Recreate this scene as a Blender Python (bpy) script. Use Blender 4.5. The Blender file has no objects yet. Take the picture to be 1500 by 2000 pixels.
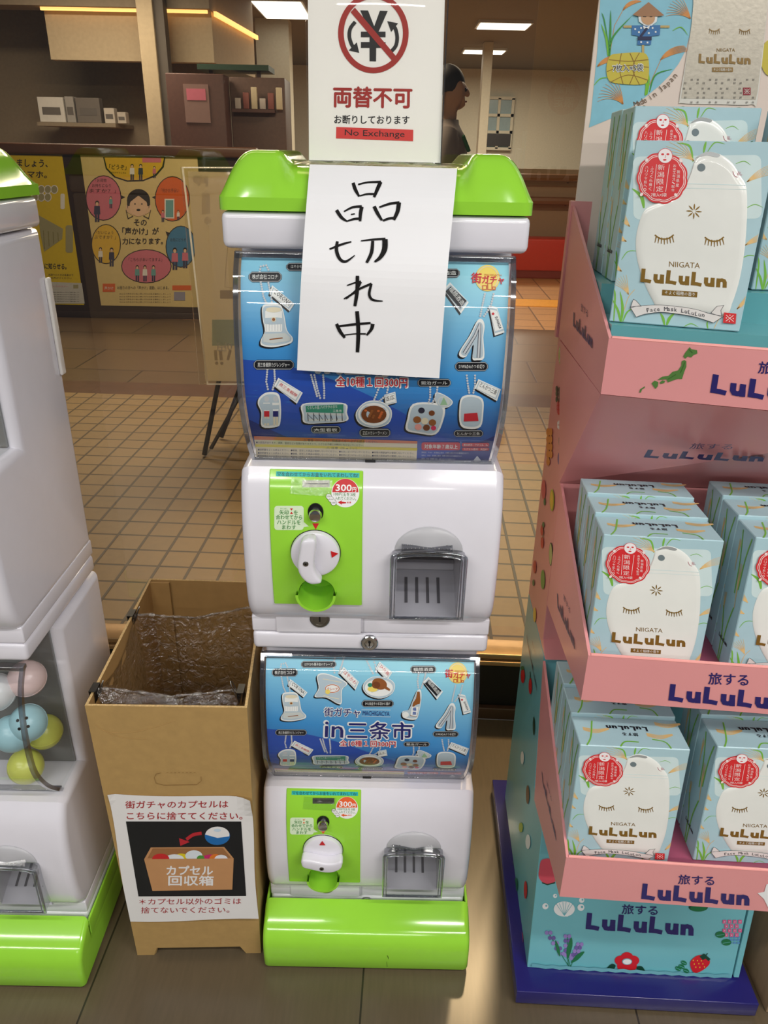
import bpy, bmesh, math, random
from mathutils import Vector, Matrix
from mathutils.geometry import tessellate_polygon
random.seed(7)
S = bpy.context.scene
COL = S.collection
R = math.radians
# ------------------------------------------------------------------ camera
FPX, PITCH, ROLL, CAMH = 1480.0, R(25.3), R(1.15), 1.5
FW = Vector((0, math.cos(PITCH), -math.sin(PITCH)))
R0 = Vector((1, 0, 0)); U0 = R0.cross(FW)
RR = R0 * math.cos(ROLL) + U0 * math.sin(ROLL)
UU = -R0 * math.sin(ROLL) + U0 * math.cos(ROLL)
CAM = Vector((0, 0, CAMH))
cd = bpy.data.cameras.new('camera'); co = bpy.data.objects.new('camera', cd); COL.objects.link(co)
cd.sensor_fit = 'AUTO'; cd.sensor_width = 36; cd.lens = FPX * 36 / 2000; cd.clip_start = .02
co.matrix_world = Matrix((( RR.x, UU.x, -FW.x, 0), (RR.y, UU.y, -FW.y, 0), (RR.z, UU.z, -FW.z, CAMH), (0, 0, 0, 1)))
S.camera = co
S.view_settings.view_transform = 'Standard'; S.view_settings.look = 'None'
S.view_settings.exposure = 0.0; S.view_settings.gamma = 1; S.view_settings.use_curve_mapping = False
S.cycles.transparent_max_bounces = 24; S.cycles.max_bounces = 8
# ------------------------------------------------------------------ world + room lamps
W = bpy.data.worlds.new('world'); S.world = W; W.use_nodes = True
W.node_tree.nodes['Background'].inputs[0].default_value = (.95, .97, 1, 1)
W.node_tree.nodes['Background'].inputs[1].default_value = 0.11
def area(name, loc, sx, sy, power, col=(1, .97, .93), rot=(0, 0, 0)):
    l = bpy.data.lights.new(name, 'AREA'); l.shape = 'RECTANGLE'; l.size = sx; l.size_y = sy; l.energy = power; l.color = col
    o = bpy.data.objects.new(name, l); COL.objects.link(o); o.location = loc; o.rotation_euler = rot; return o
def spot(name, loc, power, col, radius=.06, size=100, blend=.6, rot=(0, 0, 0)):
    l = bpy.data.lights.new(name, 'SPOT'); l.energy = power; l.color = col; l.shadow_soft_size = radius; l.spot_size = R(size); l.spot_blend = blend
    o = bpy.data.objects.new(name, l); COL.objects.link(o); o.location = loc; o.rotation_euler = rot; return o
# shop ceiling: rows of long fluorescent fittings above and behind the viewer
for lx, ly, pw in ((-1.5, -.35, 22), (1.5, -.35, 44), (-1.5, -1.7, 38), (1.5, -1.7, 46), (0, -3.0, 38)): area('shop_lamp', (lx, ly, 2.75), 1.9, .07, pw)
# passage beyond the glass: warm ceiling lamps, some added to lift notice, tiles and far wall
for lx, ly, pw, c in ((-.9, 2.5, 8, (1, .84, .62)), (-1.0, 5.3, 105, (1, .84, .62)), (1.4, 7.5, 100, (1, .86, .66)), (-3.0, 8.3, 75, (1, .86, .68)), (1.0, 12.5, 190, (1, .93, .78)), (2.0, 16.5, 190, (1, .93, .78)), (-3.5, 13.5, 90, (1, .9, .75))): area('passage_lamp_and_fill', (lx, ly, 3.12), 1.6, .35, pw, c)
spot('passage_downlight', (.80, 2.75, 2.9), 330, (1, .76, .46), .07, 74, .7)
spot('passage_downlight', (-.95, 3.0, 2.9), 14, (1, .76, .45), .05, 80, .7)
def aim(o, t): o.rotation_euler = (Vector(t) - o.location).to_track_quat('-Z', 'Y').to_euler()
aim(spot('floor_strip_fill', (.52, 2.42, 2.2), 135, (1, .74, .43), .06, 38, .7), (.25, 1.16, 0))  # added spot, warms the floor strip and gives it glare
# ------------------------------------------------------------------ pixel -> place helpers (measured from the photo, placed at real depth)
def ray(x, y): return FW + RR * ((x - 750) / FPX) - UU * ((y - 1000) / FPX)
def atY(x, y, Y): d = ray(x, y); return CAM + d * (Y / d.y)
def atZ(x, y, Z): d = ray(x, y); return CAM + d * ((Z - CAMH) / d.z)
def atX(x, y, X): d = ray(x, y); return CAM + d * (X / d.x)
def onplane(x, y, o, n): d = ray(x, y); return CAM + d * ((o - CAM).dot(n) / d.dot(n))
# ------------------------------------------------------------------ materials
def lin(c):
    c = c / 255.; return c / 12.92 if c <= .04045 else ((c + .055) / 1.055) ** 2.4
_M = {}
def mat(name, rgb, rough=.5, metal=0., noise=.03, scale=30., bump=0., coat=0., spec=.5, emit=0.):
    if name in _M: return _M[name]
    m = bpy.data.materials.new(name); m.use_nodes = True; nt = m.node_tree; b = nt.nodes['Principled BSDF']
    c = [lin(v) for v in rgb]
    b.inputs['Roughness'].default_value = rough; b.inputs['Metallic'].default_value = metal
    b.inputs['Specular IOR Level'].default_value = spec; b.inputs['Coat Weight'].default_value = coat; b.inputs['Coat Roughness'].default_value = .06
    tc = nt.nodes.new('ShaderNodeTexCoord'); nz = nt.nodes.new('ShaderNodeTexNoise'); nz.inputs['Scale'].default_value = scale; nz.inputs['Detail'].default_value = 3
    nt.links.new(tc.outputs['Object'], nz.inputs['Vector'])
    rp = nt.nodes.new('ShaderNodeValToRGB'); rp.color_ramp.elements[0].position = .3; rp.color_ramp.elements[1].position = .7
    rp.color_ramp.elements[0].color = [v * (1 - noise) for v in c] + [1]; rp.color_ramp.elements[1].color = [min(1, v * (1 + noise)) for v in c] + [1]
    nt.links.new(nz.outputs['Fac'], rp.inputs['Fac']); nt.links.new(rp.outputs['Color'], b.inputs['Base Color'])
    if bump:
        bp = nt.nodes.new('ShaderNodeBump'); bp.inputs['Strength'].default_value = bump; bp.inputs['Distance'].default_value = .002
        nt.links.new(nz.outputs['Fac'], bp.inputs['Height']); nt.links.new(bp.outputs['Normal'], b.inputs['Normal'])
    if emit:
        b.inputs['Emission Strength'].default_value = emit; b.inputs['Emission Color'].default_value = c + [1]
    _M[name] = m; return m
def translucent(name, rgb):
    if name in _M: return _M[name]
    m = bpy.data.materials.new(name); m.use_nodes = True; nt = m.node_tree; nt.nodes.clear(); c = [lin(v) for v in rgb] + [1]
    out = nt.nodes.new('ShaderNodeOutputMaterial'); mx = nt.nodes.new('ShaderNodeMixShader'); d = nt.nodes.new('ShaderNodeBsdfDiffuse'); t = nt.nodes.new('ShaderNodeBsdfTranslucent'); nz = nt.nodes.new('ShaderNodeTexNoise'); nz.inputs['Scale'].default_value = 6
    rp = nt.nodes.new('ShaderNodeValToRGB'); rp.color_ramp.elements[0].color = [v * .96 for v in c[:3]] + [1]; rp.color_ramp.elements[1].color = c; nt.links.new(nz.outputs['Fac'], rp.inputs['Fac'])
    for n_ in (d, t): nt.links.new(rp.outputs[0], n_.inputs[0])
    nt.links.new(d.outputs[0], mx.inputs[1]); nt.links.new(t.outputs[0], mx.inputs[2]); nt.links.new(mx.outputs[0], out.inputs[0]); _M[name] = m; return m
def clear(name, tint=(1, 1, 1), base=.05, edge=.5, rough=.03, bump=0., bscale=20., power=3.):
    if name in _M: return _M[name]
    m = bpy.data.materials.new(name); m.use_nodes = True; nt = m.node_tree; nt.nodes.clear()
    out = nt.nodes.new('ShaderNodeOutputMaterial'); mx = nt.nodes.new('ShaderNodeMixShader'); tr = nt.nodes.new('ShaderNodeBsdfTransparent'); gl = nt.nodes.new('ShaderNodeBsdfGlossy')
    tr.inputs[0].default_value = (*tint, 1); gl.inputs['Roughness'].default_value = rough; gl.inputs[0].default_value = (1, 1, 1, 1)
    lw = nt.nodes.new('ShaderNodeLayerWeight'); lw.inputs[0].default_value = .5
    pw = nt.nodes.new('ShaderNodeMath'); pw.operation = 'POWER'; pw.inputs[1].default_value = power
    ma = nt.nodes.new('ShaderNodeMath'); ma.operation = 'MULTIPLY_ADD'; ma.inputs[1].default_value = edge; ma.inputs[2].default_value = base
    nt.links.new(lw.outputs['Facing'], pw.inputs[0]); nt.links.new(pw.outputs[0], ma.inputs[0]); nt.links.new(ma.outputs[0], mx.inputs[0])
    nt.links.new(tr.outputs[0], mx.inputs[1]); nt.links.new(gl.outputs[0], mx.inputs[2]); nt.links.new(mx.outputs[0], out.inputs[0])
    if bump:
        tc = nt.nodes.new('ShaderNodeTexCoord'); nz = nt.nodes.new('ShaderNodeTexNoise'); nz.inputs['Scale'].default_value = bscale; nz.inputs['Detail'].default_value = 4; nz.inputs['Distortion'].default_value = 1.5
        bp = nt.nodes.new('ShaderNodeBump'); bp.inputs['Strength'].default_value = bump; bp.inputs['Distance'].default_value = .01
        nt.links.new(tc.outputs['Object'], nz.inputs['Vector']); nt.links.new(nz.outputs['Fac'], bp.inputs['Height']); nt.links.new(bp.outputs['Normal'], gl.inputs['Normal']); nt.links.new(bp.outputs['Normal'], lw.inputs['Normal'])
    _M[name] = m; return m
# ------------------------------------------------------------------ mesh builders
class MB:
    def __init__(s): s.v = []; s.f = []; s.m = []; s.mats = []
    def add(s, vs, fs, m):
        if m not in s.mats: s.mats.append(m)
        k = s.mats.index(m); n = len(s.v)
        s.v += [tuple(p) for p in vs]
        for f in fs: s.f.append([i + n for i in f]); s.m.append(k)
        return s
    def build(s, name, parent=None, off=(0, 0, 0), smooth=35, origin=None):
        me = bpy.data.meshes.new(name); o_ = Vector(off) + (Vector(origin) if origin else Vector())
        me.from_pydata([(p[0] - o_[0], p[1] - o_[1], p[2] - o_[2]) for p in s.v], [], s.f)
        for m in s.mats: me.materials.append(m)
        me.polygons.foreach_set('material_index', s.m)
        if smooth:
            me.polygons.foreach_set('use_smooth', [True] * len(s.f)); me.set_sharp_from_angle(angle=R(smooth))
        me.update()
        o = bpy.data.objects.new(name, me); COL.objects.link(o)
        if parent: o.parent = parent
        if origin: o.location = origin
        return o
def _bm_out(bm):
    bmesh.ops.recalc_face_normals(bm, faces=bm.faces[:])
    bm.verts.index_update(); vs = [v.co.copy() for v in bm.verts]; fs = [[v.index for v in f.verts] for f in bm.faces]; bm.free(); return vs, fs
def rbox(x0, x1, y0, y1, z0, z1, r=0., seg=3):
    bm = bmesh.new(); bmesh.ops.create_cube(bm, size=1)
    for v in bm.verts: v.co = ((x0 + x1) / 2 + v.co.x * (x1 - x0), (y0 + y1) / 2 + v.co.y * (y1 - y0), (z0 + z1) / 2 + v.co.z * (z1 - z0))
    if r: bmesh.ops.bevel(bm, geom=bm.edges[:], offset=r, segments=seg, profile=.5, affect='EDGES')
    return _bm_out(bm)
def prism(poly, to3, a, b, r=0., seg=3):
    """poly: 2D outline; to3(p, t) -> 3D; extruded from t=a to t=b, the two end outlines bevelled by r"""
    bm = bmesh.new(); A = [bm.verts.new(to3(p, a)) for p in poly]; B = [bm.verts.new(to3(p, b)) for p in poly]; n = len(poly)
    bm.faces.new(A[::-1]); bm.faces.new(B)
    for i in range(n): bm.faces.new((A[i], A[(i + 1) % n], B[(i + 1) % n], B[i]))
    bmesh.ops.recalc_face_normals(bm, faces=bm.faces[:])
    if r:
        sa, sb = set(A), set(B)
        es = [e for e in bm.edges if (e.verts[0] in sa and e.verts[1] in sa) or (e.verts[0] in sb and e.verts[1] in sb)]
        bmesh.ops.bevel(bm, geom=es, offset=r, segments=seg, profile=.5, affect='EDGES')
    return _bm_out(bm)
X3 = lambda p, t: (t, p[0], p[1])      # outline in (y, z), extruded along x
Y3 = lambda p, t: (p[0], t, p[1])      # outline in (x, z), extruded along y
Z3 = lambda p, t: (p[0], p[1], t)
def tube(pts, r, n=8, closed=False):
    pts = [Vector(p) for p in pts]; vs = []; fs = []; N = len(pts); rr = r if isinstance(r, (list, tuple)) else [r] * N
    up = None
    for i, p in enumerate(pts):
        if closed: t = (pts[(i + 1) % N] - pts[i - 1]).normalized()
        else: t = (pts[min(i + 1, N - 1)] - pts[max(i - 1, 0)]).normalized()
        if up is None: up = t.orthogonal().normalized()
        up = (up - t * up.dot(t)).normalized(); w = t.cross(up)
        for k in range(n): a = 2 * math.pi * k / n; vs.append(p + (up * math.cos(a) + w * math.sin(a)) * rr[i])
    for i in range(N if closed else N - 1):
        j = (i + 1) % N
        for k in range(n): fs.append((i * n + k, i * n + (k + 1) % n, j * n + (k + 1) % n, j * n + k))
    if not closed: fs += [tuple(range(n))[::-1], tuple(range((N - 1) * n, N * n))]
    return vs, fs
def lathe(prof, c, axis='z', n=24):
    """prof: (radius, height) list; closed by end caps"""
    vs = []; fs = []; c = Vector(c)
    for r, h in prof:
        for k in range(n):
            a = 2 * math.pi * k / n; x, y = r * math.cos(a), r * math.sin(a)
            vs.append(c + (Vector((x, y, h)) if axis == 'z' else Vector((x, -h, y)) if axis == 'y' else Vector((h, x, y))))
    for i in range(len(prof) - 1):
        for k in range(n): fs.append((i * n + k, i * n + (k + 1) % n, (i + 1) * n + (k + 1) % n, (i + 1) * n + k))
    fs += [tuple(range(n))[::-1], tuple(range((len(prof) - 1) * n, len(prof) * n))]
    return vs, fs
def grid(fn, nu, nv):
    vs = [fn(i / nu, j / nv) for j in range(nv + 1) for i in range(nu + 1)]; w = nu + 1
    return vs, [(j * w + i, j * w + i + 1, (j + 1) * w + i + 1, (j + 1) * w + i) for j in range(nv) for i in range(nu)]
def sphere(c, r, nu=24, nv=14):
    c = Vector(c); rx, ry, rz = r if isinstance(r, tuple) else (r, r, r)
    return grid(lambda u, v: c + Vector((rx * math.cos(2 * math.pi * u) * math.sin(math.pi * v), ry * math.sin(2 * math.pi * u) * math.sin(math.pi * v), -rz * math.cos(math.pi * v))), nu, nv)
def hexa(b, t):
    """8-corner solid: b bottom corners (4), t top corners (4), same order"""
    return [*b, *t], [(0, 3, 2, 1), (4, 5, 6, 7), (0, 1, 5, 4), (1, 2, 6, 5), (2, 3, 7, 6), (3, 0, 4, 7)]
def interp(pts, x):
    """smooth monotone-ish interpolation through (x, y) pairs sorted by x"""
    if x <= pts[0][0]: return pts[0][1]
    if x >= pts[-1][0]: return pts[-1][1]
    for i in range(len(pts) - 1):
        if x <= pts[i + 1][0]:
            x0, y0 = pts[i]; x1, y1 = pts[i + 1]; h = x1 - x0
            m0 = (pts[i + 1][1] - pts[i - 1][1]) / (pts[i + 1][0] - pts[i - 1][0]) if i > 0 else (y1 - y0) / h
            m1 = (pts[i + 2][1] - y0) / (pts[i + 2][0] - x0) if i + 2 < len(pts) else (y1 - y0) / h
            t = (x - x0) / h
            return y0 * (2 * t ** 3 - 3 * t * t + 1) + h * m0 * (t ** 3 - 2 * t * t + t) + y1 * (3 * t * t - 2 * t ** 3) + h * m1 * (t ** 3 - t * t)
def cut(o, solids):
    """subtract closed solids (verts, faces) from an object's mesh"""
    mb = MB()
    for vs, fs in solids: mb.add(vs, fs, mat('cutter', (128, 128, 128)))
    c = mb.build('cutter', o.parent, smooth=0); c.data.materials.clear()
    md = o.modifiers.new('cut', 'BOOLEAN'); md.operation = 'DIFFERENCE'; md.object = c; md.solver = 'EXACT'
    dg = bpy.context.evaluated_depsgraph_get(); dg.update()
    me = bpy.data.meshes.new_from_object(o.evaluated_get(dg)); o.modifiers.clear(); old = o.data; o.data = me; me.name = old.name
    bpy.data.objects.remove(c); me.set_sharp_from_angle(angle=R(35))
# ------------------------------------------------------------------ naming
def thing(name, label, cat, loc=(0, 0, 0), group=None, rot=(0, 0, 0)):
    o = bpy.data.objects.new(name, None); COL.objects.link(o); o.location = loc; o.rotation_euler = rot; o.empty_display_size = .05
    return tag(o, label, cat, group)
def tag(o, label, cat, group=None):
    o['label'] = label; o['category'] = cat
    if group: o['group'] = group
    return o
def struct(o): o['kind'] = 'structure'; return o
def dup(root, loc, label, skip=(), group=None, rot=None):
    r = root.copy(); COL.objects.link(r); r.location = loc; r['label'] = label
    if rot: r.rotation_euler = rot
    if group: r['group'] = group
    for ch in list(root.children):
        if ch.name.split('.')[0] in skip: continue
        c = ch.copy(); COL.objects.link(c); c.parent = r
        for g in ch.children:
            d = g.copy(); COL.objects.link(d); d.parent = c
    return r
# ------------------------------------------------------------------ printed artwork (real faces lying on a surface)
_T = {}
def textmesh(s, bold=0., res=2):
    k = (s, bold, res)
    if k not in _T:
        c = bpy.data.curves.new('t', 'FONT'); c.body = s; c.offset = bold; c.resolution_u = res; c.fill_mode = 'FRONT'
        o = bpy.data.objects.new('t', c); COL.objects.link(o); dg = bpy.context.evaluated_depsgraph_get()
        me = bpy.data.meshes.new_from_object(o.evaluated_get(dg))
        vs = [(v.co.x, v.co.y) for v in me.vertices]; fs = [list(p.vertices) for p in me.polygons]
        bpy.data.objects.remove(o); bpy.data.curves.remove(c); bpy.data.meshes.remove(me)
        x0 = min(v[0] for v in vs); x1 = max(v[0] for v in vs); y0 = min(v[1] for v in vs); y1 = max(v[1] for v in vs)
        _T[k] = ([((x - x0) / (x1 - x0), (y - y0) / (y1 - y0)) for x, y in vs], fs)
    return _T[k]
def strokepoly(pts, w):
    """list of quads for a polyline of width w (number, or list of widths per point)"""
    n = len(pts); ws = w if isinstance(w, (list, tuple)) else [w] * n; L = []; Rr = []
    for i, p in enumerate(pts):
        a = pts[max(i - 1, 0)]; b = pts[min(i + 1, n - 1)]
        def nrm(a, b):
            d = math.hypot(b[0] - a[0], b[1] - a[1]) or 1e-9; return (-(b[1] - a[1]) / d, (b[0] - a[0]) / d)
        if 0 < i < n - 1:
            n1, n2 = nrm(a, p), nrm(p, b); m = (n1[0] + n2[0], n1[1] + n2[1]); q = math.hypot(*m) or 1e-9; m = (m[0] / q, m[1] / q); k = 1 / max(.5, m[0] * n1[0] + m[1] * n1[1])
        else: m = nrm(a, b); k = 1
        h = ws[i] / 2 * k; L.append((p[0] + m[0] * h, p[1] + m[1] * h)); Rr.append((p[0] - m[0] * h, p[1] - m[1] * h))
    return [(L[i], L[i + 1], Rr[i + 1], Rr[i]) for i in range(n - 1)]
def curve(pts, n=6):
    """Catmull-Rom through points"""
    out = []
    for i in range(len(pts) - 1):
        p0 = pts[max(i - 1, 0)]; p1 = pts[i]; p2 = pts[i + 1]; p3 = pts[min(i + 2, len(pts) - 1)]
        for k in range(n):
            t = k / n
            out.append(tuple(.5 * (2 * p1[j] + (p2[j] - p0[j]) * t + (2 * p0[j] - 5 * p1[j] + 4 * p2[j] - p3[j]) * t * t + (3 * p1[j] - p0[j] - 3 * p2[j] + p3[j]) * t ** 3) for j in range(2)))
    return out + [tuple(pts[-1])]
def closedcurve(pts, n=5):
    out = []; N = len(pts)
    for i in range(N):
        p0, p1, p2, p3 = pts[i - 1], pts[i], pts[(i + 1) % N], pts[(i + 2) % N]
        for k in range(n):
            t = k / n
            out.append(tuple(.5 * (2 * p1[j] + (p2[j] - p0[j]) * t + (2 * p0[j] - 5 * p1[j] + 4 * p2[j] - p3[j]) * t * t + (3 * p1[j] - p0[j] - 3 * p2[j] + p3[j]) * t ** 3) for j in range(2)))
    return out
LOGO = {'L': ([[(.16, 1), (.13, .15), (.40, .14), (.66, .09)]], .80), 'u': ([[(.13, .66), (.13, .28), (.2, .15), (.33, .13), (.46, .17), (.52, .3), (.53, .66)], [(.53, .4), (.54, .0)]], .76),
        'n': ([[(.13, 0), (.13, .64)], [(.13, .4), (.2, .5), (.33, .54), (.46, .5), (.52, .38), (.53, 0)]], .66)}
class Art:
    def __init__(s, cv, place, off=(0, 0), sc=1., step=.0002):
        s.cv = cv; s.place = place; s.off = off; s.sc = sc; s.items = []; s.step = step
    def crop(s, ox, oy, sc): s.off = (ox, oy); s.sc = sc; return s
    def P(s, x, y): return s.cv(s.off[0] + x / s.sc, s.off[1] + y / s.sc)
    def raw(s, pts, faces, m, L):
        s.n = (getattr(s, 'n', -1) + 1) % 12      # inks of one layer lie a few microns apart, so no two coincide
        s.items.append(([s.P(*p) for p in pts], faces, m, L + .06 * s.n)); return s
    def poly(s, pts, m, L=0):
        t = tessellate_polygon([[Vector((p[0], p[1], 0)) for p in pts]]); return s.raw(pts, [list(f) for f in t], m, L)
    def quad(s, x0, y0, x1, y1, m, L=0): return s.raw([(x0, y1), (x1, y1), (x1, y0), (x0, y0)], [(0, 1, 2, 3)], m, L)
    def patch(s, tl, tr, br, bl, m, L=0, nu=8, nv=8):
        f = lambda u, v: tuple((tl[k] * (1 - u) + tr[k] * u) * (1 - v) + (bl[k] * (1 - u) + br[k] * u) * v for k in (0, 1))
        return s.raw([f(i / nu, j / nv) for j in range(nv + 1) for i in range(nu + 1)], [(j * (nu + 1) + i, (j + 1) * (nu + 1) + i, (j + 1) * (nu + 1) + i + 1, j * (nu + 1) + i + 1) for j in range(nv) for i in range(nu)], m, L)
    def ell(s, x, y, rx, ry, m, L=0, n=24, rot=0):
        c, q = math.cos(rot), math.sin(rot)
        pts = [(x + g * (rx * math.cos(a) * c - ry * math.sin(a) * q), y + g * (rx * math.cos(a) * q + ry * math.sin(a) * c)) for g in ((1, .66, .33) if n > 30 else (1,)) for a in [2 * math.pi * k / n for k in range(n)]]
        if n <= 30: return s.raw(pts, [tuple(range(n))[::-1]], m, L)
        fs = [(j * n + k, (j + 1) * n + k, (j + 1) * n + (k + 1) % n, j * n + (k + 1) % n) for j in (0, 1) for k in range(n)] + [(2 * n + (k + 1) % n, 2 * n + k, 3 * n) for k in range(n)]
        return s.raw(pts + [(x, y)], fs, m, L)      # ringed, so that a big disc follows a curved surface
    def ring(s, x, y, rx, ry, w, m, L=0, n=36, a0=0, a1=360):
        full = a1 - a0 >= 360; k = n + (0 if full else 1)
        pts = []
        for i in range(n + 1):
            a = R(a0 + (a1 - a0) * i / n); pts += [(x + rx * math.cos(a), y + ry * math.sin(a)), (x + (rx - w) * math.cos(a), y + (ry - w) * math.sin(a))]
        return s.raw(pts, [(2 * i, 2 * i + 1, 2 * i + 3, 2 * i + 2) for i in range(n)], m, L)
    def stroke(s, pts, w, m, L=0):
        for q in strokepoly(pts, w): s.raw(list(q), [(0, 1, 2, 3)], m, L)
        return s
    def rrect(s, x0, y0, x1, y1, r, m, L=0):
        pts = []
        for cx, cy, a in ((x1 - r, y1 - r, 0), (x0 + r, y1 - r, 90), (x0 + r, y0 + r, 180), (x1 - r, y0 + r, 270)):
            for k in range(5): pts.append((cx + r * math.cos(R(a + 22.5 * k)), cy + r * math.sin(R(a + 22.5 * k))))
        return s.poly(pts, m, L)
    def text(s, t, p0, p1, h, m, L=1, bold=0., flip=False, res=2, slant=0., up=None):
        """text fitted between base-line ends p0 -> p1 with height h"""
        vs, fs = textmesh(t, 0., res); dx, dy = p1[0] - p0[0], p1[1] - p0[1]; d = math.hypot(dx, dy); ux, uy = dy / d * h, -dx / d * h
        if up: ux, uy = up
        k = bold * h * .8
        for ox, oy in ([(k * math.cos(R(45 * q)), k * math.sin(R(45 * q))) for q in range(8)] if bold > .05 else ((-k, 0), (k, 0), (0, -k), (0, k)) if bold > .012 and res > 1 else ((0, 0),)): s.raw([(p0[0] + dx * a + ux * b + slant * h * b + ox, p0[1] + dy * a + uy * b + oy) for a, b in vs], fs, m, L)
        return s
    def vtext(s, t, x, y0, y1, w, m, L=1, bold=0., dx=0.):
        n = len(t); st = (y1 - y0) / n
        for i, ch in enumerate(t):
            if ch.strip(): s.text(ch, (x - w / 2 + dx * i / n, y0 + st * (i + .9)), (x + w / 2 + dx * i / n, y0 + st * (i + .9)), st * .8, m, L, bold)
        return s
    def logo(s, p0, p1, h, m, L=1, w=.25, wv=True, word='LuLuLun', slant=0., up=None):
        tot = sum(LOGO[c][1] for c in word) - .1; dx, dy = p1[0] - p0[0], p1[1] - p0[1]; d = math.hypot(dx, dy); ux, uy = dy / d * h, -dx / d * h
        if up: ux, uy = up
        x = 0
        for c in word:
            for st in LOGO[c][0]:
                for q in strokepoly(st, w): s.raw([(p0[0] + dx * (x + a) / tot + ux * b + slant * h * b, p0[1] + dy * (x + a) / tot + uy * b) for a, b in q], [(0, 1, 2, 3)], m, L)
            x += LOGO[c][1]
        return s
    def beads(s, pts, r, m, L=1):
        acc = 0
        for (x0, y0), (x1, y1) in zip(pts, pts[1:]):
            d = math.hypot(x1 - x0, y1 - y0); n = max(1, int(d / (r * 1.9)))
            for i in range(n): s.ell(x0 + (x1 - x0) * i / n, y0 + (y1 - y0) * i / n, r, r, m, L, 7)
        return s
    def emit(s, mb):
        for pts, fs, m, L in s.items: mb.add([s.place(a, b, (L + 1) * s.step) for a, b in pts], fs, m)
        return mb
class Plane:
    """flat surface: origin o, unit axes u (right) and v (up); n points to the viewer"""
    def __init__(s, o, u, v): s.o = Vector(o); s.u = Vector(u).normalized(); s.v = Vector(v).normalized(); s.n = s.u.cross(s.v).normalized()
    def px(s, x, y): p = onplane(x, y, s.o, s.n) - s.o; return p.dot(s.u), p.dot(s.v)
    def place(s, a, b, h): return s.o + s.u * a + s.v * b + s.n * h
    def art(s, ox=0, oy=0, sc=1., step=.0002): return Art(s.px, s.place, (ox, oy), sc, step)
# ================================================================== SETTING
WYAW = -.0384
WA = Vector((math.cos(WYAW), math.sin(WYAW), 0)); WN = Vector((-math.sin(WYAW), math.cos(WYAW), 0)); WO = Vector((.329, 1.759, 0))
def WP(s, d, z): return WO + WA * s + WN * d + Vector((0, 0, z))
def wbox(s0, s1, d0, d1, z0, z1, r=0.):
    vs, fs = rbox(s0, s1, d0, d1, z0, z1, r); return [WP(v[0], v[1], v[2]) for v in vs], fs
def brickmat(name, c1, c2, mortar, w, h, ms, offset=0., rough=.4, shift=(0, 0), bump=.25, coat=0., rot=0., nscale=25, grain=.06, gstretch=(1, 1, 1)):
    m = bpy.data.materials.new(name); m.use_nodes = True; nt = m.node_tree; b = nt.nodes['Principled BSDF']
    tc = nt.nodes.new('ShaderNodeTexCoord'); mp = nt.nodes.new('ShaderNodeMapping'); mp.inputs['Location'].default_value = (shift[0], shift[1], 0); mp.inputs['Rotation'].default_value = (0, 0, rot)
    br = nt.nodes.new('ShaderNodeTexBrick'); br.offset = offset; br.squash = 1.0
    for k, v in (('Scale', 1), ('Mortar Size', ms), ('Mortar Smooth', .3), ('Bias', 0), ('Brick Width', w), ('Row Height', h)): br.inputs[k].default_value = v
    br.inputs['Color1'].default_value = [lin(v) for v in c1] + [1]; br.inputs['Color2'].default_value = [lin(v) for v in c2] + [1]; br.inputs['Mortar'].default_value = [lin(v) for v in mortar] + [1]
    nz = nt.nodes.new('ShaderNodeTexNoise'); nz.inputs['Scale'].default_value = nscale; nz.inputs['Detail'].default_value = 6
    m2 = nt.nodes.new('ShaderNodeMapping'); m2.inputs['Scale'].default_value = gstretch
    mr = nt.nodes.new('ShaderNodeMapRange'); mr.inputs['To Min'].default_value = 1 - grain * 3; mr.inputs['To Max'].default_value = 1 + grain * 3
    mx = nt.nodes.new('ShaderNodeMix'); mx.data_type = 'RGBA'; mx.blend_type = 'MULTIPLY'; mx.inputs['Factor'].default_value = 1
    nt.links.new(tc.outputs['Object'], mp.inputs['Vector']); nt.links.new(mp.outputs[0], br.inputs['Vector']); nt.links.new(tc.outputs['Object'], m2.inputs['Vector']); nt.links.new(m2.outputs[0], nz.inputs['Vector'])
    nt.links.new(nz.outputs['Fac'], mr.inputs['Value']); nt.links.new(br.outputs['Color'], mx.inputs['A']); nt.links.new(mr.outputs[0], mx.inputs['B']); nt.links.new(mx.outputs['Result'], b.inputs['Base Color'])
    b.inputs['Roughness'].default_value = rough; b.inputs['Coat Weight'].default_value = coat
    if bump:
        bp = nt.nodes.new('ShaderNodeBump'); bp.inputs['Strength'].default_value = bump; bp.inputs['Distance'].default_value = .003; bp.invert = True
        nt.links.new(br.outputs['Fac'], bp.inputs['Height']); nt.links.new(bp.outputs['Normal'], b.inputs['Normal'])
    return m
def slab(name, vs4, th, m, origin=None, rotz=0.):
    """floor / ceiling slab in the wall's frame (s0, s1, d0, d1, ztop)"""
    s0, s1, d0, d1, z = vs4; mb = MB(); mb.add(*rbox(s0, s1, d0, d1, z - th, z), m); o = mb.build(name, smooth=0)
    o.location = WO; o.rotation_euler = (0, 0, WYAW); return struct(o)
# shop floor: dark vinyl planks running towards the glass
p = atZ(712, 1950, 0) - WO
shop_floor_m = brickmat('vinyl_planks', (92, 80, 62), (102, 88, 68), (46, 40, 32), 9., .535, .0022, .37, .27, (.6, .322), .1, .0, R(90), 14, .05, (9, 1, 1))
slab('floor', (-3.2, 3.2, -4.2, .0, 0), .05, shop_floor_m)
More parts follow.
